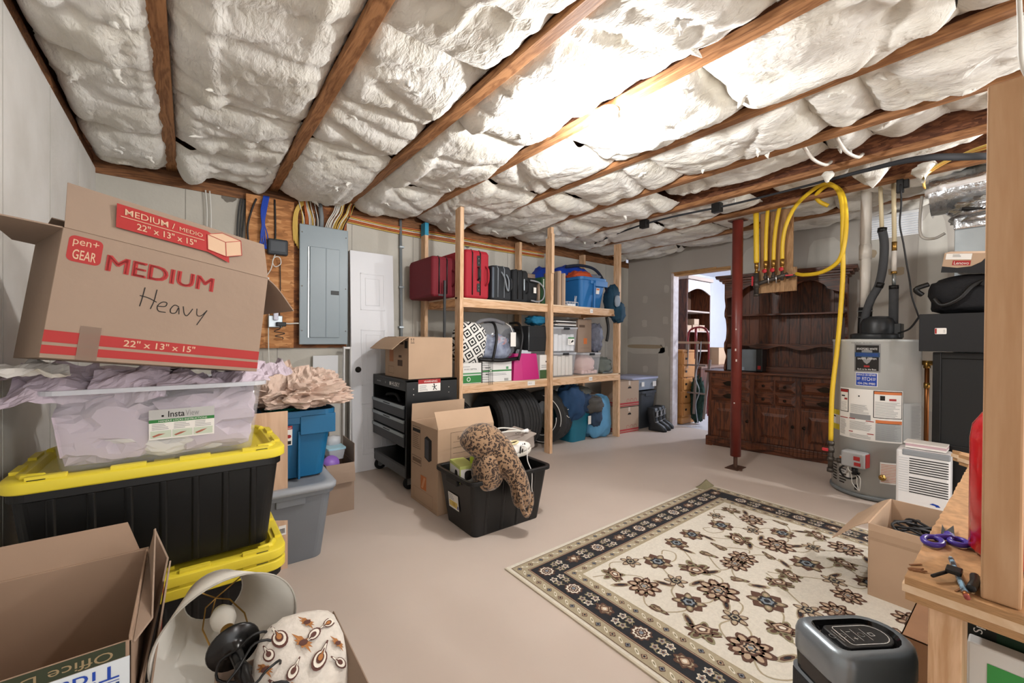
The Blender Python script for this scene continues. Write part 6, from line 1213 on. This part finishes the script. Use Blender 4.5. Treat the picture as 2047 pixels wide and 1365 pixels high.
cable('foam_pipe',[(4.10,3.6,2.44),(3.80,2.9,2.42),(3.66,2.3,2.405),(3.74,1.7,2.41),(3.72,1.2,2.405),(3.68,.8,2.40),(3.7,.5,2.40),(3.9,.3,2.40),(4.15,.1,2.41)],[.009+.013*max(0,min(1,(k_-26)/14)) for k_ in range(49)],mat('black_foam','#2a2c30',.8),'long black foam pipe curving under the joists to the foil duct','pipe',n=10)
for k,(p,) in enumerate((((3.66,2.5,2.36),),((3.74,1.8,2.37),))): mb=MB(); mb.box(p[0]-.03,p[0]+.03,p[1]-.04,p[1]+.04,p[2],p[2]+.08); solo('tape_patch',mb,M_blackm,('black tape tab on the foam pipe nearer the shelves','black tape tab on the foam pipe beside the red column')[k],'tape',bevel=.004)
for k in range(5): cable('cable',[(3.98-.05*k,-.3,2.44),(4.02-.02*k,.2,2.46),(4.1+.01*k,.4,2.47),(4.16+.012*k,.52,2.42),(4.2+.012*k,.53,2.34)],.006,M_yc if k!=2 else M_oc,'yellow cable draped above the foil duct' if k!=2 else 'orange cable above the foil duct',group='cables over the foil duct' if k!=2 else None)
for k,(x,y) in enumerate(((3.36,.95),(3.38,.78))): cable('pex_pipe',[(x-.18,y+.02,2.50),(x-.06,y+.0,2.44),(x+.08,y-.03,2.43),(x+.25,y-.02,2.50)],.011,MATS['pvc_white'],('short white tube crossing the exposed joist, farther one','short white tube crossing the exposed joist, nearer one')[k],'pipe')
cable('cable',[(.90,.023,1.72),(.905,.021,1.66),(.91,.018,1.60),(.92,.0,1.56)],.0028,M_wc,'white cable hanging beside the near wooden post at the top right')
# ================================================================ CORDS BOX
t=thing('cardboard_box','open cardboard box of tangled black cords on the far side of the rug','box',(2.57,.10,0)); carton(t,.49,.40,.35,(M_cardl,M_cardin),{'left':168,'back':118,'front':None,'right':None},flap_len=.19)
mb=MB(); R=random.Random(2); 
t2=thing('cord_tangle','heap of black cords filling the open cardboard box','cords',(2.81,.30,.2))
for q in range(7):
    pts=[]; 
    for k in range(9): pts.append((R.uniform(-.19,.19),R.uniform(-.15,.15),R.uniform(.0,.12)))
    mb=MB(); mb.tube(smooth(pts,6,True),.006,6,closed=True); part('cord',mb,M_bc,t2)
for q in range(3): mb=MB(); mb.box(-.08+.09*q,.0+.09*q,-.1,.0,.0,.06); part('power_adapter',mb,M_black,t2,bevel=.006)
mb=MB(); softbag(mb,(0,0,-.08),(.21,.17,.10),2,.1,2,.5); part('cord_mass',mb,M_bc,t2)
# second box under the bench
t=thing('cardboard_box','small taped dark stained cardboard box under the workbench corner','box',(1.96,.02,0)); carton(t,.30,.27,.20,(mat('brown_carton','#8a6446',.85,var=.1),M_cardin)); mb=MB(); fr=F((0,.27,0),(0,-1,0),(0,0,1)); rect(mb,fr,.08,0,.088,.2,0); rect(mb,fr,.16,.0,.175,.2,1); part('marks',mb,[M_ink,mat('dark_red_mark','#6b1f1f',.6)],t)
# ================================================================ WORKBENCH
t=thing('workbench','plywood topped workbench with splintered edges at the right of the photo','workbench',(.909,.134,0))
mb=MB(); R=random.Random(8); n=60
edge=[(0+ (0.004*R.random()),0)]+[(k*1.15/n, .002*R.uniform(-1,1)) for k in range(1,n)]+[(1.13,.0),(1.16,.03),(1.10,.02)]
edge=[(0,0)]+[(k*1.1/n,.0015*R.uniform(-1,1)) for k in range(1,n+1)]+[(1.14,.035),(1.17,.03),(1.20,.055),(1.17,.0),(1.22,.01),(1.19,-.05),(1.23,-.09),(1.2,-.2),(1.2,-.9),(-.02,-.9)]
edge=[(x,y-0) for x,y in edge]
m_=len(edge)
for zz,mi,of in ((.806,1,.004),(.818,0,0),(.83,1,.003)):
    e2=[(x+of*0,y-of) for x,y in edge]; vs=[(x,y,zz) for x,y in e2]+[(x,y,zz+.012) for x,y in e2]
    mb.add(vs,[tuple(range(m_-1,-1,-1)),tuple(range(m_,2*m_))]+[(k,(k+1)%m_,m_+(k+1)%m_,m_+k) for k in range(m_)],mi if mi else 0)
part('plywood_top',mb,[M_ply,mat('ply_edge','#b98f63',.7,var=.3,vs=20,stretch=(3,3,60))],t)
mb=MB()
for k in range(7):
    x=R.uniform(.0,.06); y=R.uniform(-.12,.0) if x<.02 else R.uniform(-.01,0); a=R.uniform(-.8,.8); mb.box(-.008,.012,-.0012,.0012,0,.0015,0,rotm((x,y-.004,.8425),R.uniform(-.1,.1),R.uniform(-.1,.1),a-.7))
part('splinter',mb,mat('splinter_dark','#8a5e3c',.8),t)
mb=MB(); mb.box(.02,.10,-.065,-.028,0,.805); part('leg',mb,M_pine,t,bevel=.002)
mb=MB(); mb.box(.82,.86,-.13,-.04,.008,.805); part('leg',mb,M_pine,t,bevel=.002)
mb=MB(); pass
t=thing('wood_post','tall knotty pine post rising from the near corner of the workbench','post',(.92,.0125,.8425)); mb=MB(); mb.box(0,.089,0,.0385,0,.752); part('stud',mb,wood('pine_post','#c19c78','#b58d67','z',.6,True,.7,.05),t,bevel=.003); mb=MB(); mb.box(.004,.085,.039,.0395,.30,.49); mb.box(.0,.001,.04,.041,.3,.5); 
# fire extinguisher
t=thing('fire_extinguisher','bright red fire extinguisher standing on the workbench behind the pine post','fire extinguisher',(1.125,.018,.8425)); M_re=mat('extinguisher_red','#c8141c',.25,coat=.5)
mb=MB(); mb.lathe([(.001,.004),(.054,.004),(.06,.012),(.06,.205),(.057,.23),(.045,.252),(.025,.263),(.018,.27),(.001,.27)],40); part('cylinder',mb,M_re,t)
mb=MB(); cylr=.0605
mb.grid(14,1,lambda u,v:(cylr*math.cos(math.radians(262-76*u)),cylr*math.sin(math.radians(262-76*u)),.06+.11*v)); l=part('label',mb,M_paper,t,'white paper label'); 
mb=MB(); mb.tube([(0,0,.27),(0,0,.31)],.014,12); mb.box(-.01,.01,-.06,.02,.305,.32); mb.box(-.01,.01,-.07,.02,.335,.345); part('valve_lever',mb,M_blackm,t,bevel=.002)
# scissors, pencil, clip
t=thing('scissors','purple handled scissors on the workbench beside the fire extinguisher','scissors',(1.10,.108,.8425)); M_pu=mat('purple_plastic','#4a3aa0',.3)
mb=MB(); mb.tube([(.02*math.cos(a)*1.1-.005,.0125*math.sin(a)+.012,.006) for a in [k*PI/12 for k in range(24)]],.0048,8,closed=True); mb.tube(smooth([(.016,.012,.006),(.03,.0,.008),(.045,-.008,.008)],4),.006,8); part('handle',mb,M_pu,t)
mb=MB(); mb.tube([(.016*math.cos(a)+.028,.0115*math.sin(a)-.018,.006) for a in [k*PI/12 for k in range(24)]],.0048,8,closed=True); mb.tube(smooth([(.035,-.01,.006),(.045,-.004,.008),(.052,-.002,.008)],4),.006,8); part('handle',mb,M_pu,t)
mb=MB(); mb.prism([(.045,-.012),(.06,-.01),(.115,-.004),(.055,.004)],.006,.008); mb.prism([(.045,-.002),(.06,.0),(.115,.012),(.06,.008)],.003,.005); part('blade',mb,mat('blade_grey','#55595c',.35,.7),t)
t=thing('pencil','pale blue patterned pencil with pink eraser on the workbench','pencil',(.97,.078,.848)); mb=MB(); P0=Vector((-.062,-.013,0)); P1=Vector((.062,.013,0)); mb.tube([tuple(P0),tuple(P1)],.0036,6,smooth=False); part('shaft',mb,mat('pencil_blue','#8fb9d6',.4,col2='#31343a',vs=130,detail=0),t)
mb=MB(); d=(P1-P0).normalized(); mb.tube([tuple(P0),tuple(P0-d*.01)],.0038,8); part('ferrule',mb,M_copper,t); mb=MB(); mb.tube([tuple(P0-d*.01),tuple(P0-d*.016)],.0035,8); part('eraser',mb,mat('eraser_red','#8e4038',.7),t); mb=MB(); mb.tube([tuple(P1),tuple(P1+d*.014)],[.0036,.0006],6); part('tip',mb,M_cardl,t)
t=thing('pen_cap','black clip and marker cap crossing the blue pencil','clip',(.955,.072,.850)); mb=MB(); mb.tube([(-.035,-.012,.002),(-.005,-.014,.002),(.02,-.012,.002)],.006,8); mb.tube([(-.03,.03,0),(-.005,.018,.003),(.02,.008,.006)],.003,6); mb.box(-.006,.016,.0,.018,.003,.010); part('clip_body',mb,M_black,t,bevel=.0015)
# boxes under bench right
t=thing('spice_box','black and green product box under the workbench beside the leg','box',(1.06,-.30,0)); mb=MB(); mb.box(0,.40,0,.385,.35,.785); mb.box(0,.4,0,.385,0,.35); part('box_body',mb,mat('spice_black','#1b1f1c',.45),t,bevel=.003); mb=MB(); fr=F((0,.385,0),(0,-1,0),(0,0,1)); 
text(mb,'Spice',F((0,.379,.735),(0,0,1),(0,1,0)),0,-.018,.03,-.004,0,.002)if 0 else None
fr=F((0,.381,.72),(0,-.05,1),(0,-1,0)); fr.N=Vector((-1,0,0))
text(mb,'Spice',fr,.0,.004,.038,.018,0,.0015) if 0 else None
fv=F((0,0,0),(0,0,1),(0,1,0)); fv.N=Vector((-1,0,0)); text(mb,'Spice',fv,.725,.352,.765,.366,0,.0012)
fr2=F((0,.385,0),(0,-1,0),(0,0,1)); rect(mb,fr2,.045,.70,.385,.775,1,.001); poly(mb,fr2,[(.09,.71),(.11,.70),(.13,.72),(.12,.74),(.1,.745)],2,.0016)
part('printing',mb,[M_white,mat('deep_green','#12321f',.5),mat('lime_leaf','#6f8a3a',.5)],t)
t=thing('board_game_box','white edged green box leaning against the black and green box under the workbench','box',(1.02,-.33,0)); mb=MB(); mb.box(0,.03,0,.40,.28,.725); mb.box(0,.03,0,.40,0,.28); part('box_body',mb,mat('box_white','#d9dcdc',.5),t,bevel=.003); mb=MB(); fr=F((0,.4,0),(0,-1,0),(0,0,1)); rect(mb,fr,.022,.02,.39,.70,0); rect(mb,fr,.06,.60,.062,.66,1,.0012); stroke(mb,fr,[(.03,.55),(.06,.58),(.09,.57),(.12,.6)],.012,1,.0012); part('cover_print',mb,[mat('bright_green','#3a9a4c',.5),M_white],t)
# ================================================================ FAN HEATER
t=thing('fan_heater','silver and black oval topped fan heater standing on the rug in the foreground','heater',(1.185,.252,.0075),math.radians(-34)); t.scale=(.80,.76,1)
def cap(o,z,n=10,x0=-.125,x1=.15,w=.098):
    out=[]; r=w-o
    rb=.045-o*.6 if .045-o*.6>.01 else .01
    for k in range(n+1): a=-PI/2+PI*k/n; out.append((x1-w+(r)*math.cos(a)*1.0,r*math.sin(a),z))
    for k in range(5): a=PI/2+PI/2*k/4; out.append((x0+o+rb+rb*math.cos(a),r-rb+rb*math.sin(a),z))
    for k in range(5): a=PI+PI/2*k/4; out.append((x0+o+rb+rb*math.cos(a),-r+rb+rb*math.sin(a),z))
    return out
M_sil=mat('heater_silver','#8a939b',.32,.55); 
mb=MB(); mb.loft([cap(.004,.485),cap(0,.49),cap(0,.53),cap(.005,.545),cap(.018,.553),cap(.034,.553)],0,None,(False,False),True); part('top_ring',mb,M_sil,t,'silver top ring')
mb=MB(); mb.loft([cap(.034,.553),cap(.044,.540),cap(.048,.536)],0,None,(False,True),True); part('recess',mb,mat('gloss_black','#0f0f11',.15),t)
mb=MB(); mb.loft([cap(.048,.536,x0=-.115),cap(.05,.548,x0=-.112),cap(.052,.549,x0=-.11)],0,None,(False,True)); cp=part('control_panel',mb,mat('panel_black','#2a2b2e',.3),t)
mb=MB(); fr=F((0,0,.549),(1,0,0),(0,1,0)); loop=[(p[0],p[1]) for p in cap(.060,.0,x0=-.10)]; 
for a,b in zip(loop,loop[1:]+loop[:1]): stroke(mb,fr,[a,b],.0022,0,.0008)
for x in (-.05,-.022,.006,.034): stroke(mb,fr,[(x,-.024),(x,.024)],.0009,0,.0008)
for x in (-.066,-.036,.020,): stroke(mb,fr,[(x+.008*math.cos(a*PI/6),.008*math.sin(a*PI/6)) for a in range(12)],.0012,0,.0008)
stroke(mb,fr,[(-.014,.014),(-.002,.014)],.0012,0); stroke(mb,fr,[(-.014,-.014),(-.002,-.014)],.0012,0); stroke(mb,fr,[(-.008,-.02),(-.008,-.008)],.0012,0); frame_rect(mb,fr,.042,-.008,.056,.006,.0014,0)
part('control_marks',mb,M_white,cp)
mb=MB(); mb.loft([cap(.006,.44),cap(.003,.486)],0,None,(True,True)); part('cap_underside',mb,MATS['gloss_black'],t)
mb=MB(); 
def col(o,z): return [(x,y,z_) for x,y,z_ in rr(-.08,0,.045-o,.094-o,.03,z,5)]
mb.loft([col(0,.03),col(0,.445)],0,None,(True,True),True); part('column',mb,M_sil,t)
mb=MB(); mb.loft([rr(-.112,.0,.0175,.080,.015,.06,4),rr(-.112,0,.0175,.080,.015,.44,4)],0); 
part('grille',mb,mat('grille_black','#24262a',.5,bump=1,bs=400),t)
mb=MB(); mb.box(-.04,-.036,-.075,.075,.06,.43); part('air_outlet',mb,MATS['gloss_black'],t)
mb=MB(); mb.loft([cap(.0,.0),cap(0,.02),cap(.01,.032)],0,None,(True,True),True); part('base',mb,M_sil,t)
# ================================================================ BULB
t=thing('bulb_fixture','white porcelain lampholder with a glowing bulb on the middle ceiling joist','light fixture',(1.77,1.44,2.45)); 
mb=MB(); mb.lathe([(.001,0),(.057,0),(.057,-.014),(.045,-.03),(.035,-.05),(.02,-.055)],28); part('lampholder',mb,mat('porcelain','#ded9cc',.35),t); mb=MB(); mb.box(.036,.06,-.02,.02,-.06,-.01); part('switch_box',mb,MATS['porcelain'],t)
mb=MB(); mb.lathe([(.014,-.05),(.016,-.07),(.030,-.10),(.031,-.125),(.02,-.145),(.001,-.152)],24); part('bulb',mb,mat('bulb_glow',(1,.95,.88,1),.3,emit=40),t)
# ================================================================ NEXT ROOM
t=thing('bookcase_desk','dark brown bookcase with white scalloped top over a desk, seen through the doorway','desk',(6.57,3.40,0))
mb=MB(); mb.box(.0,.025,.25,.62,.78,2.30); part('side_panel',mb,M_dark,t); mb=MB(); mb.box(.77,.795,.25,.62,.78,2.28); part('side_panel',mb,M_dark,t)
mb=MB(); mb.box(.0,.795,.6,.62,.78,2.28); part('back_panel',mb,mat('knotty_brown','#6a4a38',.6,var=.3,vs=3),t)
for z in (1.02,1.36,1.70,): mb=MB(); mb.box(.025,.77,.25,.6,z,z+.025); part('shelf',mb,mat('pale_shelf_edge','#b8a79c',.5),t)
mb=MB(); xz=[(.025+(.745)*k/20, 2.02+.09*math.sin(PI*k/20)) for k in range(21)]+[(.77,2.24),(.025,2.24)]; xzprism(mb,xz,.24,.26); part('scalloped_header',mb,mat('whitewash','#cfc8c6',.5),t)
mb=MB(); mb.box(-.03,.83,.21,.64,2.25,2.31); part('cornice',mb,MATS['pale_shelf_edge'],t,bevel=.006)
mb=MB(); mb.box(-.02,1.2,-.02,.62,.76,.79); part('desk_top',mb,mat('desk_brown','#7a5f50',.45),t)
mb=MB(); mb.box(0,.22,.0,.6,.0,.76); mb.box(.22,.24,0,.02,.1,.76); part('pedestal',mb,M_dark,t,bevel=.004); mb=MB(); mb.box(1.1,1.15,0,.6,0,.76); mb.box(.24,1.1,.58,.6,.1,.76); mb.box(.24,1.1,.0,.6,.08,.12); part('frame',mb,M_dark,t); mb=MB(); xz=[(.24+.86*k/20,.64+.08*math.sin(PI*k/20)) for k in range(21)]+[(1.1,.76),(.24,.76)]; xzprism(mb,xz,.0,.02); part('scalloped_apron',mb,M_dark,t)
for k,(x,z,w,h) in enumerate(((.05,1.385,.16,.09),(.26,1.385,.2,.1),(.48,1.385,.18,.1),(.3,1.487,.16,.1))): t=thing('carton',['small carton at the left of the bookcase shelf in the next room','longer low carton in the middle of the bookcase shelf','small carton at the right of the bookcase shelf with a dark mark','small carton stacked on top on the bookcase shelf'][k],'box',(6.57+x,3.68,z)); mb=MB(); mb.box(0,w,0,.18,0,h); part('box_body',mb,mat('tan_card','#b89f88',.8),t,bevel=.002)
t=thing('trash_can','brushed steel cylinder bin with black lid in the desk opening','bin',(6.98,3.54,.121)); mb=MB(); mb.lathe([(.001,0),(.09,0),(.09,.42)],24); part('can_body',mb,M_steel,t); mb=MB(); mb.lathe([(.092,.42),(.092,.45),(.06,.48),(.001,.485)],24); part('lid',mb,M_blackm,t)
mb=MB(); softbag(mb,(7.1,3.75,.60),(.28,.1,.12),2,.1,2,.6); solo('red_bag',mb,mat('red_cloth','#a12128',.7),'red bag inside the desk opening above the steel bin','bag')
t=thing('storage_crate','tan cardboard carton on the desk against the white wall','box',(7.43,3.52,.791)); carton(t,.30,.28,.30,(mat('tan_card2','#c3a587',.8),M_cardin))
for k in range(3): t=thing('wood_strip',['left','middle','right'][k]+' one of the wooden strips leaning on the white wall','wood strip',(7.50+.07*k,3.9,.95)); t.rotation_euler=(math.radians(-4),math.radians(7),0); mb=MB(); mb.box(0,.03,0,.012,0,.75); part('strip',mb,mat('orange_wood','#c48b5e',.6),t)
t=thing('wood_strip','grey board leaning on the white wall behind the wooden strips','board',(7.50,3.98,.8)); mb=MB(); mb.box(0,.25,0,.015,.4,1.32); mb.box(0,.25,0,.015,0,.4); part('board',mb,mat('grey_blue_board','#8b93a2',.6),t)
t=thing('chest_of_drawers','narrow honey pine chest of five drawers just inside the doorway','chest',(5.62,3.17,0)); M_hp=mat('honey_pine','#c98d4f',.45,var=.12,vs=6)
mb=MB(); mb.box(.0,.4,.01,.5,.10,1.05); mb.box(-.02,.4,-.0,.5,1.05,1.075); part('case',mb,M_hp,t,bevel=.004); mb=MB(); mb.box(-.02,.4,0,.5,0,.10); part('plinth',mb,M_hp,t,bevel=.02)
for k in range(5): mb=MB(); z=.125+k*.185; mb.box(-.012,0,.02,.48,z,z+.165); mb.box(.02,.38,-.002,.012,z,z+.165); d=part('drawer',mb,M_hp,t,bevel=.004); mb=MB(); mb.box(.06,.10,-.008,-.002,z+.07,z+.1); part('pull',mb,M_blackm,d)
t=thing('hand_truck','red tubular hand truck inside the doorway with a wooden sled strapped on','hand truck',(5.80,2.98,0)); mb=MB(); mb.tube(smooth([(.0,.22,.9),(.0,.22,1.25),(.0,.17,1.38),(.0,.0,1.40),(.0,-.08,1.3),(.0,-.09,.95),(.0,-.09,.15)],6),.014,8); mb.tube([(0,.1,1.40),(0,.1,.95)],.018,8); part('frame',mb,mat('truck_red','#8d2a30',.4),t)
t=thing('wooden_sled','old wooden sled with metal runners leaning on the red hand truck','sled',(5.74,2.90,0)); M_sl=mat('grey_wood','#8d7f78',.7,var=.2,vs=8)
mb=MB(); mb.box(-.01,.01,.30,.34,.15,1.15,0,rotm((0,0,0),.04)); mb.box(-.01,.01,.16,.19,.15,1.2,0,rotm((0,0,0),.04)); mb.box(-.01,.01,.02,.05,.10,.95,0,rotm((0,0,0),.1)); part('slats',mb,M_sl,t)
for z in (.45,.85): mb=MB(); mb.box(-.015,.015,.0,.36,z,z+.02); part('crossbar',mb,M_sl,t)
mb=MB(); mb.box(-.015,.015,-.05,.5,1.17,1.20); part('steering_bar',mb,mat('pale_wood','#b59a84',.6),t); mb=MB(); mb.tube(smooth([(-.02,.1,.05),(-.02,.13,.3),(-.02,.08,.5),(-.02,.14,.7),(-.02,.08,.95),(-.02,.06,1.2)],5),.008,6); part('runner',mb,M_steel,t)
mb=MB(); softbag(mb,(5.86,3.08,.35),(.06,.10,.3),7,.4,5,.9,wr=.1); mb.v=[(a,b,max(c,.01)) for a,b,c in mb.v]; solo('green_garland',mb,mat('garland_green','#27453b',.8,var=.4,vs=30),'dark green garland bundle hanging beside the sled','garland')
# ================================================================ RUG
RX0,RX1,RY1,RY0=1.322,3.455,1.735,-1.25
RC=['#d8d2c5','#a3967a','#26272c','#5d4236','#b7a088','#7d8892','#8b8467','#e0d9ca','#a99d84']
RM=[mat('rug_%d'%k,c,.95,var=.10,vs=90,bump=.25,bs=300) for k,c in enumerate(RC)]
mb=MB(); Wr=RX1-RX0; Lr=RY1-RY0
class RF:   # rug frame: u from left edge, v from far edge toward the camera
    def p(s,u,v,d): return Vector((RX0+u,RY1-v,.006+d))
rf=RF(); lay=.00025
def rp(pts,mi,l): mb.add([rf.p(a,b,l*lay) for a,b in reversed(pts)],[tuple(range(len(pts)))],mi)
mb.box(RX0,RX1,RY0,RY1,.0,.006,0)
def band(d0,d1,mi,l):
    o=(d0,d0,Wr-d0,Lr-d0); i=(d1,d1,Wr-d1,Lr-d1)
    rp([(o[0],o[1]),(o[2],o[1]),(i[2],i[1]),(i[0],i[1])],mi,l); rp([(o[0],o[3]),(i[0],i[3]),(i[2],i[3]),(o[2],o[3])],mi,l)
    rp([(o[0],o[1]),(i[0],i[1]),(i[0],i[3]),(o[0],o[3])],mi,l); rp([(o[2],o[1]),(o[2],o[3]),(i[2],i[3]),(i[2],i[1])],mi,l)
band(.022,.085,8,1); band(.024,.027,3,2); band(.085,.096,3,1); band(.089,.092,4,2); band(.096,.215,2,1); band(.215,.226,3,1); band(.219,.222,4,2); band(.226,.285,8,1); band(.283,.287,1,2)
R=random.Random(21)
def flower(u,v,r,n,cols,a0=0,l=3,jag=.35,sx=1,sy=1,rot=0):
    for k,c in enumerate(cols):
        q=r*(1-k/len(cols)*.95); pts=[]
        m=n*4
        for j in range(m):
            a=a0+2*PI*j/m; rr_=q*(1-jag*(.5-.5*math.cos(n*a))*(1 if k<len(cols)-1 else .3))*(1+R.uniform(-.06,.06))
            x,y=rr_*math.cos(a)*sx,rr_*math.sin(a)*sy; pts.append((u+x*math.cos(rot)-y*math.sin(rot),v+x*math.sin(rot)+y*math.cos(rot)))
        mb.add([rf.p(u,v,(l+k)*lay)]+[rf.p(a,b,(l+k)*lay) for a,b in pts],[(0,(j+1)%m+1,j+1) for j in range(m)],c)
def petals(u,v,r,n,cols,a0=0,l=4,w=.35):
    for j in range(n):
        a=a0+2*PI*j/n; flower(u+.62*r*math.cos(a),v+.62*r*math.sin(a),r*.36,3,cols,a,l,.15,1.1,w*2.2,a)
def ribbon(pts,w,mi,l):
    pts=smooth(pts,5)
    for i in range(len(pts)-1):
        (a,b),(c,e)=pts[i],pts[i+1]; L=math.hypot(c-a,e-b) or 1e-6; nx,ny=-(e-b)/L*w/2,(c-a)/L*w/2
        mb.add([rf.p(a-nx,b-ny,l*lay),rf.p(a+nx,b+ny,l*lay),rf.p(c+nx,e+ny,l*lay),rf.p(c-nx,e-ny,l*lay)],[(0,1,2,3)],mi)
def leaf(u,v,r,a,cols,l=4):
    flower(u,v,r,2,cols,0,l,.0,1.0,.32,a)
def palmette(u,v,r,a,kind):
    if kind==0:
        flower(u,v,r,9,[3,8],0,4,.42,1,.85,a); flower(u,v,r*.78,7,[6,3,4,7],0,6,.3,1,.85,a); petals(u,v,r*.95,8,[3,4],a,6); flower(u,v,r*.3,6,[2,4,5],0,9,.3)
    elif kind==1:
        flower(u,v,r,4,[3,8],0,4,.45,1,1,a); petals(u,v,r,4,[3,6,4],a+PI/4,6); flower(u,v,r*.5,6,[2,5,7],0,8,.25); flower(u,v,r*.18,4,[2],0,12)
    elif kind==2:
        flower(u,v,r,6,[3,6],0,4,.4,.7,1.1,a); flower(u+r*.2*math.cos(a),v+r*.2*math.sin(a),r*.6,5,[3,4,3,7],0,6,.2,.8,1.1,a); petals(u,v,r,5,[6,3],a+.4,5)
    elif kind==3:
        petals(u,v,r,6,[3,8,4],a,5); flower(u,v,r*.5,6,[2,8,2],0,8,.3)
    else:
        flower(u,v,r,3,[3,8],a,4,.4,1.1,.5,a); leaf(u,v,r*.8,a,[6,3,4],6)
# field pattern: tiles repeat by mirroring
F0=.287; tiles=[]
base=[(0.12,.10,.045,.3,2),(0.30,.08,.04,1.2,3),(.42,.17,.055,.5,1),(.16,.26,.06,-.4,0),(.33,.33,.04,.9,3),(.52,.33,.058,2.4,2),(.06,.40,.035,1.5,4),(.22,.46,.052,.2,1),(.42,.50,.072,.0,0),(.60,.52,.035,1.0,4),
(.08,.60,.05,-.8,2),(.28,.64,.04,.7,3),(.52,.68,.058,1.9,1),(.14,.76,.065,.6,0),(.36,.80,.05,-.5,2),(.60,.82,.04,.4,3),(.70,.12,.05,.6,1),(.72,.30,.04,1.4,4),(.74,.44,.055,.3,0),(.73,.66,.045,-.6,2),(.70,.90,.05,.2,0),(.24,.93,.04,1.1,4),(.48,.94,.05,.3,1)]
Fw=Wr-2*F0; Fl=Lr-2*F0; tw=Fw/2; tl=Fl/2.4
import itertools
for ty in range(3):
    for tx in range(2):
        for (a,b,r,an,k) in base:
            u=a/.79*tw; v=b*tl*.99
            if tx: u=2*tw-u
            vv=F0+ty*tl+(v if ty%2==0 else tl-v)
            uu=F0+u
            if vv>Lr-F0-.03: continue
            palmette(uu,vv,r*1.45,an*(1 if tx==0 else -1),k)
        vines=[[(.02,.05),(.12,.10),(.22,.20),(.16,.26),(.05,.34),(.06,.42),(.15,.48),(.22,.46)],[(.12,.10),(.20,.02),(.30,.08),(.38,.10),(.42,.17),(.50,.22),(.58,.18),(.56,.12),(.51,.14)],
         [(.42,.17),(.36,.26),(.33,.33),(.24,.36),(.20,.40)],[(.22,.46),(.30,.52),(.42,.50),(.54,.46),(.52,.33),(.60,.26),(.70,.12)],[(.42,.50),(.40,.62),(.28,.64),(.18,.62),(.12,.68),(.17,.70)],
         [(.28,.64),(.24,.72),(.14,.76),(.04,.84),(.10,.92),(.24,.93)],[(.52,.68),(.48,.76),(.36,.80),(.30,.88),(.35,.92),(.39,.88)],[(.52,.68),(.62,.62),(.60,.52),(.66,.46),(.74,.44)],[(.60,.82),(.66,.74),(.73,.66),(.78,.58)],[(.36,.80),(.44,.88),(.48,.94),(.58,.92),(.60,.82),(.70,.90)],[(.72,.30),(.66,.36),(.62,.42),(.66,.44)]]
        for vn in vines:
            P_=[]
            for a,b in vn:
                u=a/.79*tw; v=b*tl*.99
                if tx: u=2*tw-u
                P_.append((F0+u,F0+ty*tl+(v if ty%2==0 else tl-v)))
            if max(p[1] for p in P_)>Lr-F0: continue
            ribbon(P_,.0075,8,2)
        for (a,b,an) in ((.08,.18,.6),(.26,.30,1.2),(.40,.40,.2),(.34,.57,2.6),(.62,.60,.9),(.20,.86,.4),(.54,.80,-.3),(.66,.20,1.4),(.56,.40,.4),(.10,.52,2.2)):
            u=a/.79*tw; v=b*tl
            if tx: u=2*tw-u; an=PI-an
            vv=F0+ty*tl+(v if ty%2==0 else tl-v)
            if vv<Lr-F0-.03: leaf(F0+u,vv,.055,an,[8,3,2],4)
# borders
def along(d,step,fn,off=0):
    for side in range(4):
        Ls=(Wr,Lr,Wr,Lr)[side]-2*d; n=int(Ls/step); st=Ls/n
        for k in range(n+1 if side%2==0 else n):
            s=d+k*st
            if side%2==1: s+=st if k<n else 0
            if side%2==1 and k>=n-1: continue
            u,v,a=((s,d,0),(Wr-d,s,PI/2),(s,Lr-d,PI),(d,s,-PI/2))[side]
            fn(u,v,a,k,side)
def bigb(u,v,a,k,side):
    if k%2==0: flower(u,v,.047,10,[3,7,3,7,4],a,4,.2); flower(u,v,.018,6,[3,5],0,9,.3)
    else: flower(u,v,.045,7,[3,8,6],a,4,.3,1.15,.85,a); flower(u,v,.026,4,[3,4,7],a,7,.2)
    for du in (.075,.112):
        for dv in (-.024,.026):
            x,y=u+du*math.cos(a)-dv*math.sin(a),v+du*math.sin(a)+dv*math.cos(a)
            if .10<x<Wr-.10 and .10<y<Lr-.10: flower(x,y,.023,5,[7 if (k+int(du>.1))%2 else 6,4,5,3],a+dv*30,3,.45)
    for s_ in (-1,1): ribbon([(u+.05*math.cos(a)-s_*.01*math.sin(a),v+.05*math.sin(a)+s_*.01*math.cos(a)),(u+.09*math.cos(a)-s_*.045*math.sin(a),v+.09*math.sin(a)+s_*.045*math.cos(a)),(u+.13*math.cos(a)-s_*.01*math.sin(a),v+.13*math.sin(a)+s_*.01*math.cos(a))],.004,6,2)
along(.1555,.185,bigb)
def small(u,v,a,k,side):
    flower(u,v,.015,4,[3,4 if k%2 else 5,2],a,4,.3); leaf(u+.034*math.cos(a),v+.034*math.sin(a),.02,a+.6,[7,6],4)
along(.055,.074,small); along(.256,.074,small)
rug=thing('area_rug','cream oriental rug with floral vines and a black flowered border','rug',(0,0,0)); 
part('pile',mb,RM,rug)
mb=MB(); mb.grid(10,6,lambda u,v:(RX1-.16+.16*u+.012*u*v,RY1-.0+.0+(-.07+.075*v),.008+.045*max(0,u-.25)**1.4*max(0,v)**1.3)); part('curled_corner',mb,RM[6],rug,solid=.004)
for x0,x1,y0,y1 in ((RX0-.004,RX0+.006,RY0,RY1),): mb=MB(); mb.box(x0,x1,y0,y1,.0,.0075); part('bound_edge',mb,mat('rug_edge','#c2b8a4',.9),rug)
# specks on the floor paint belong to the floor
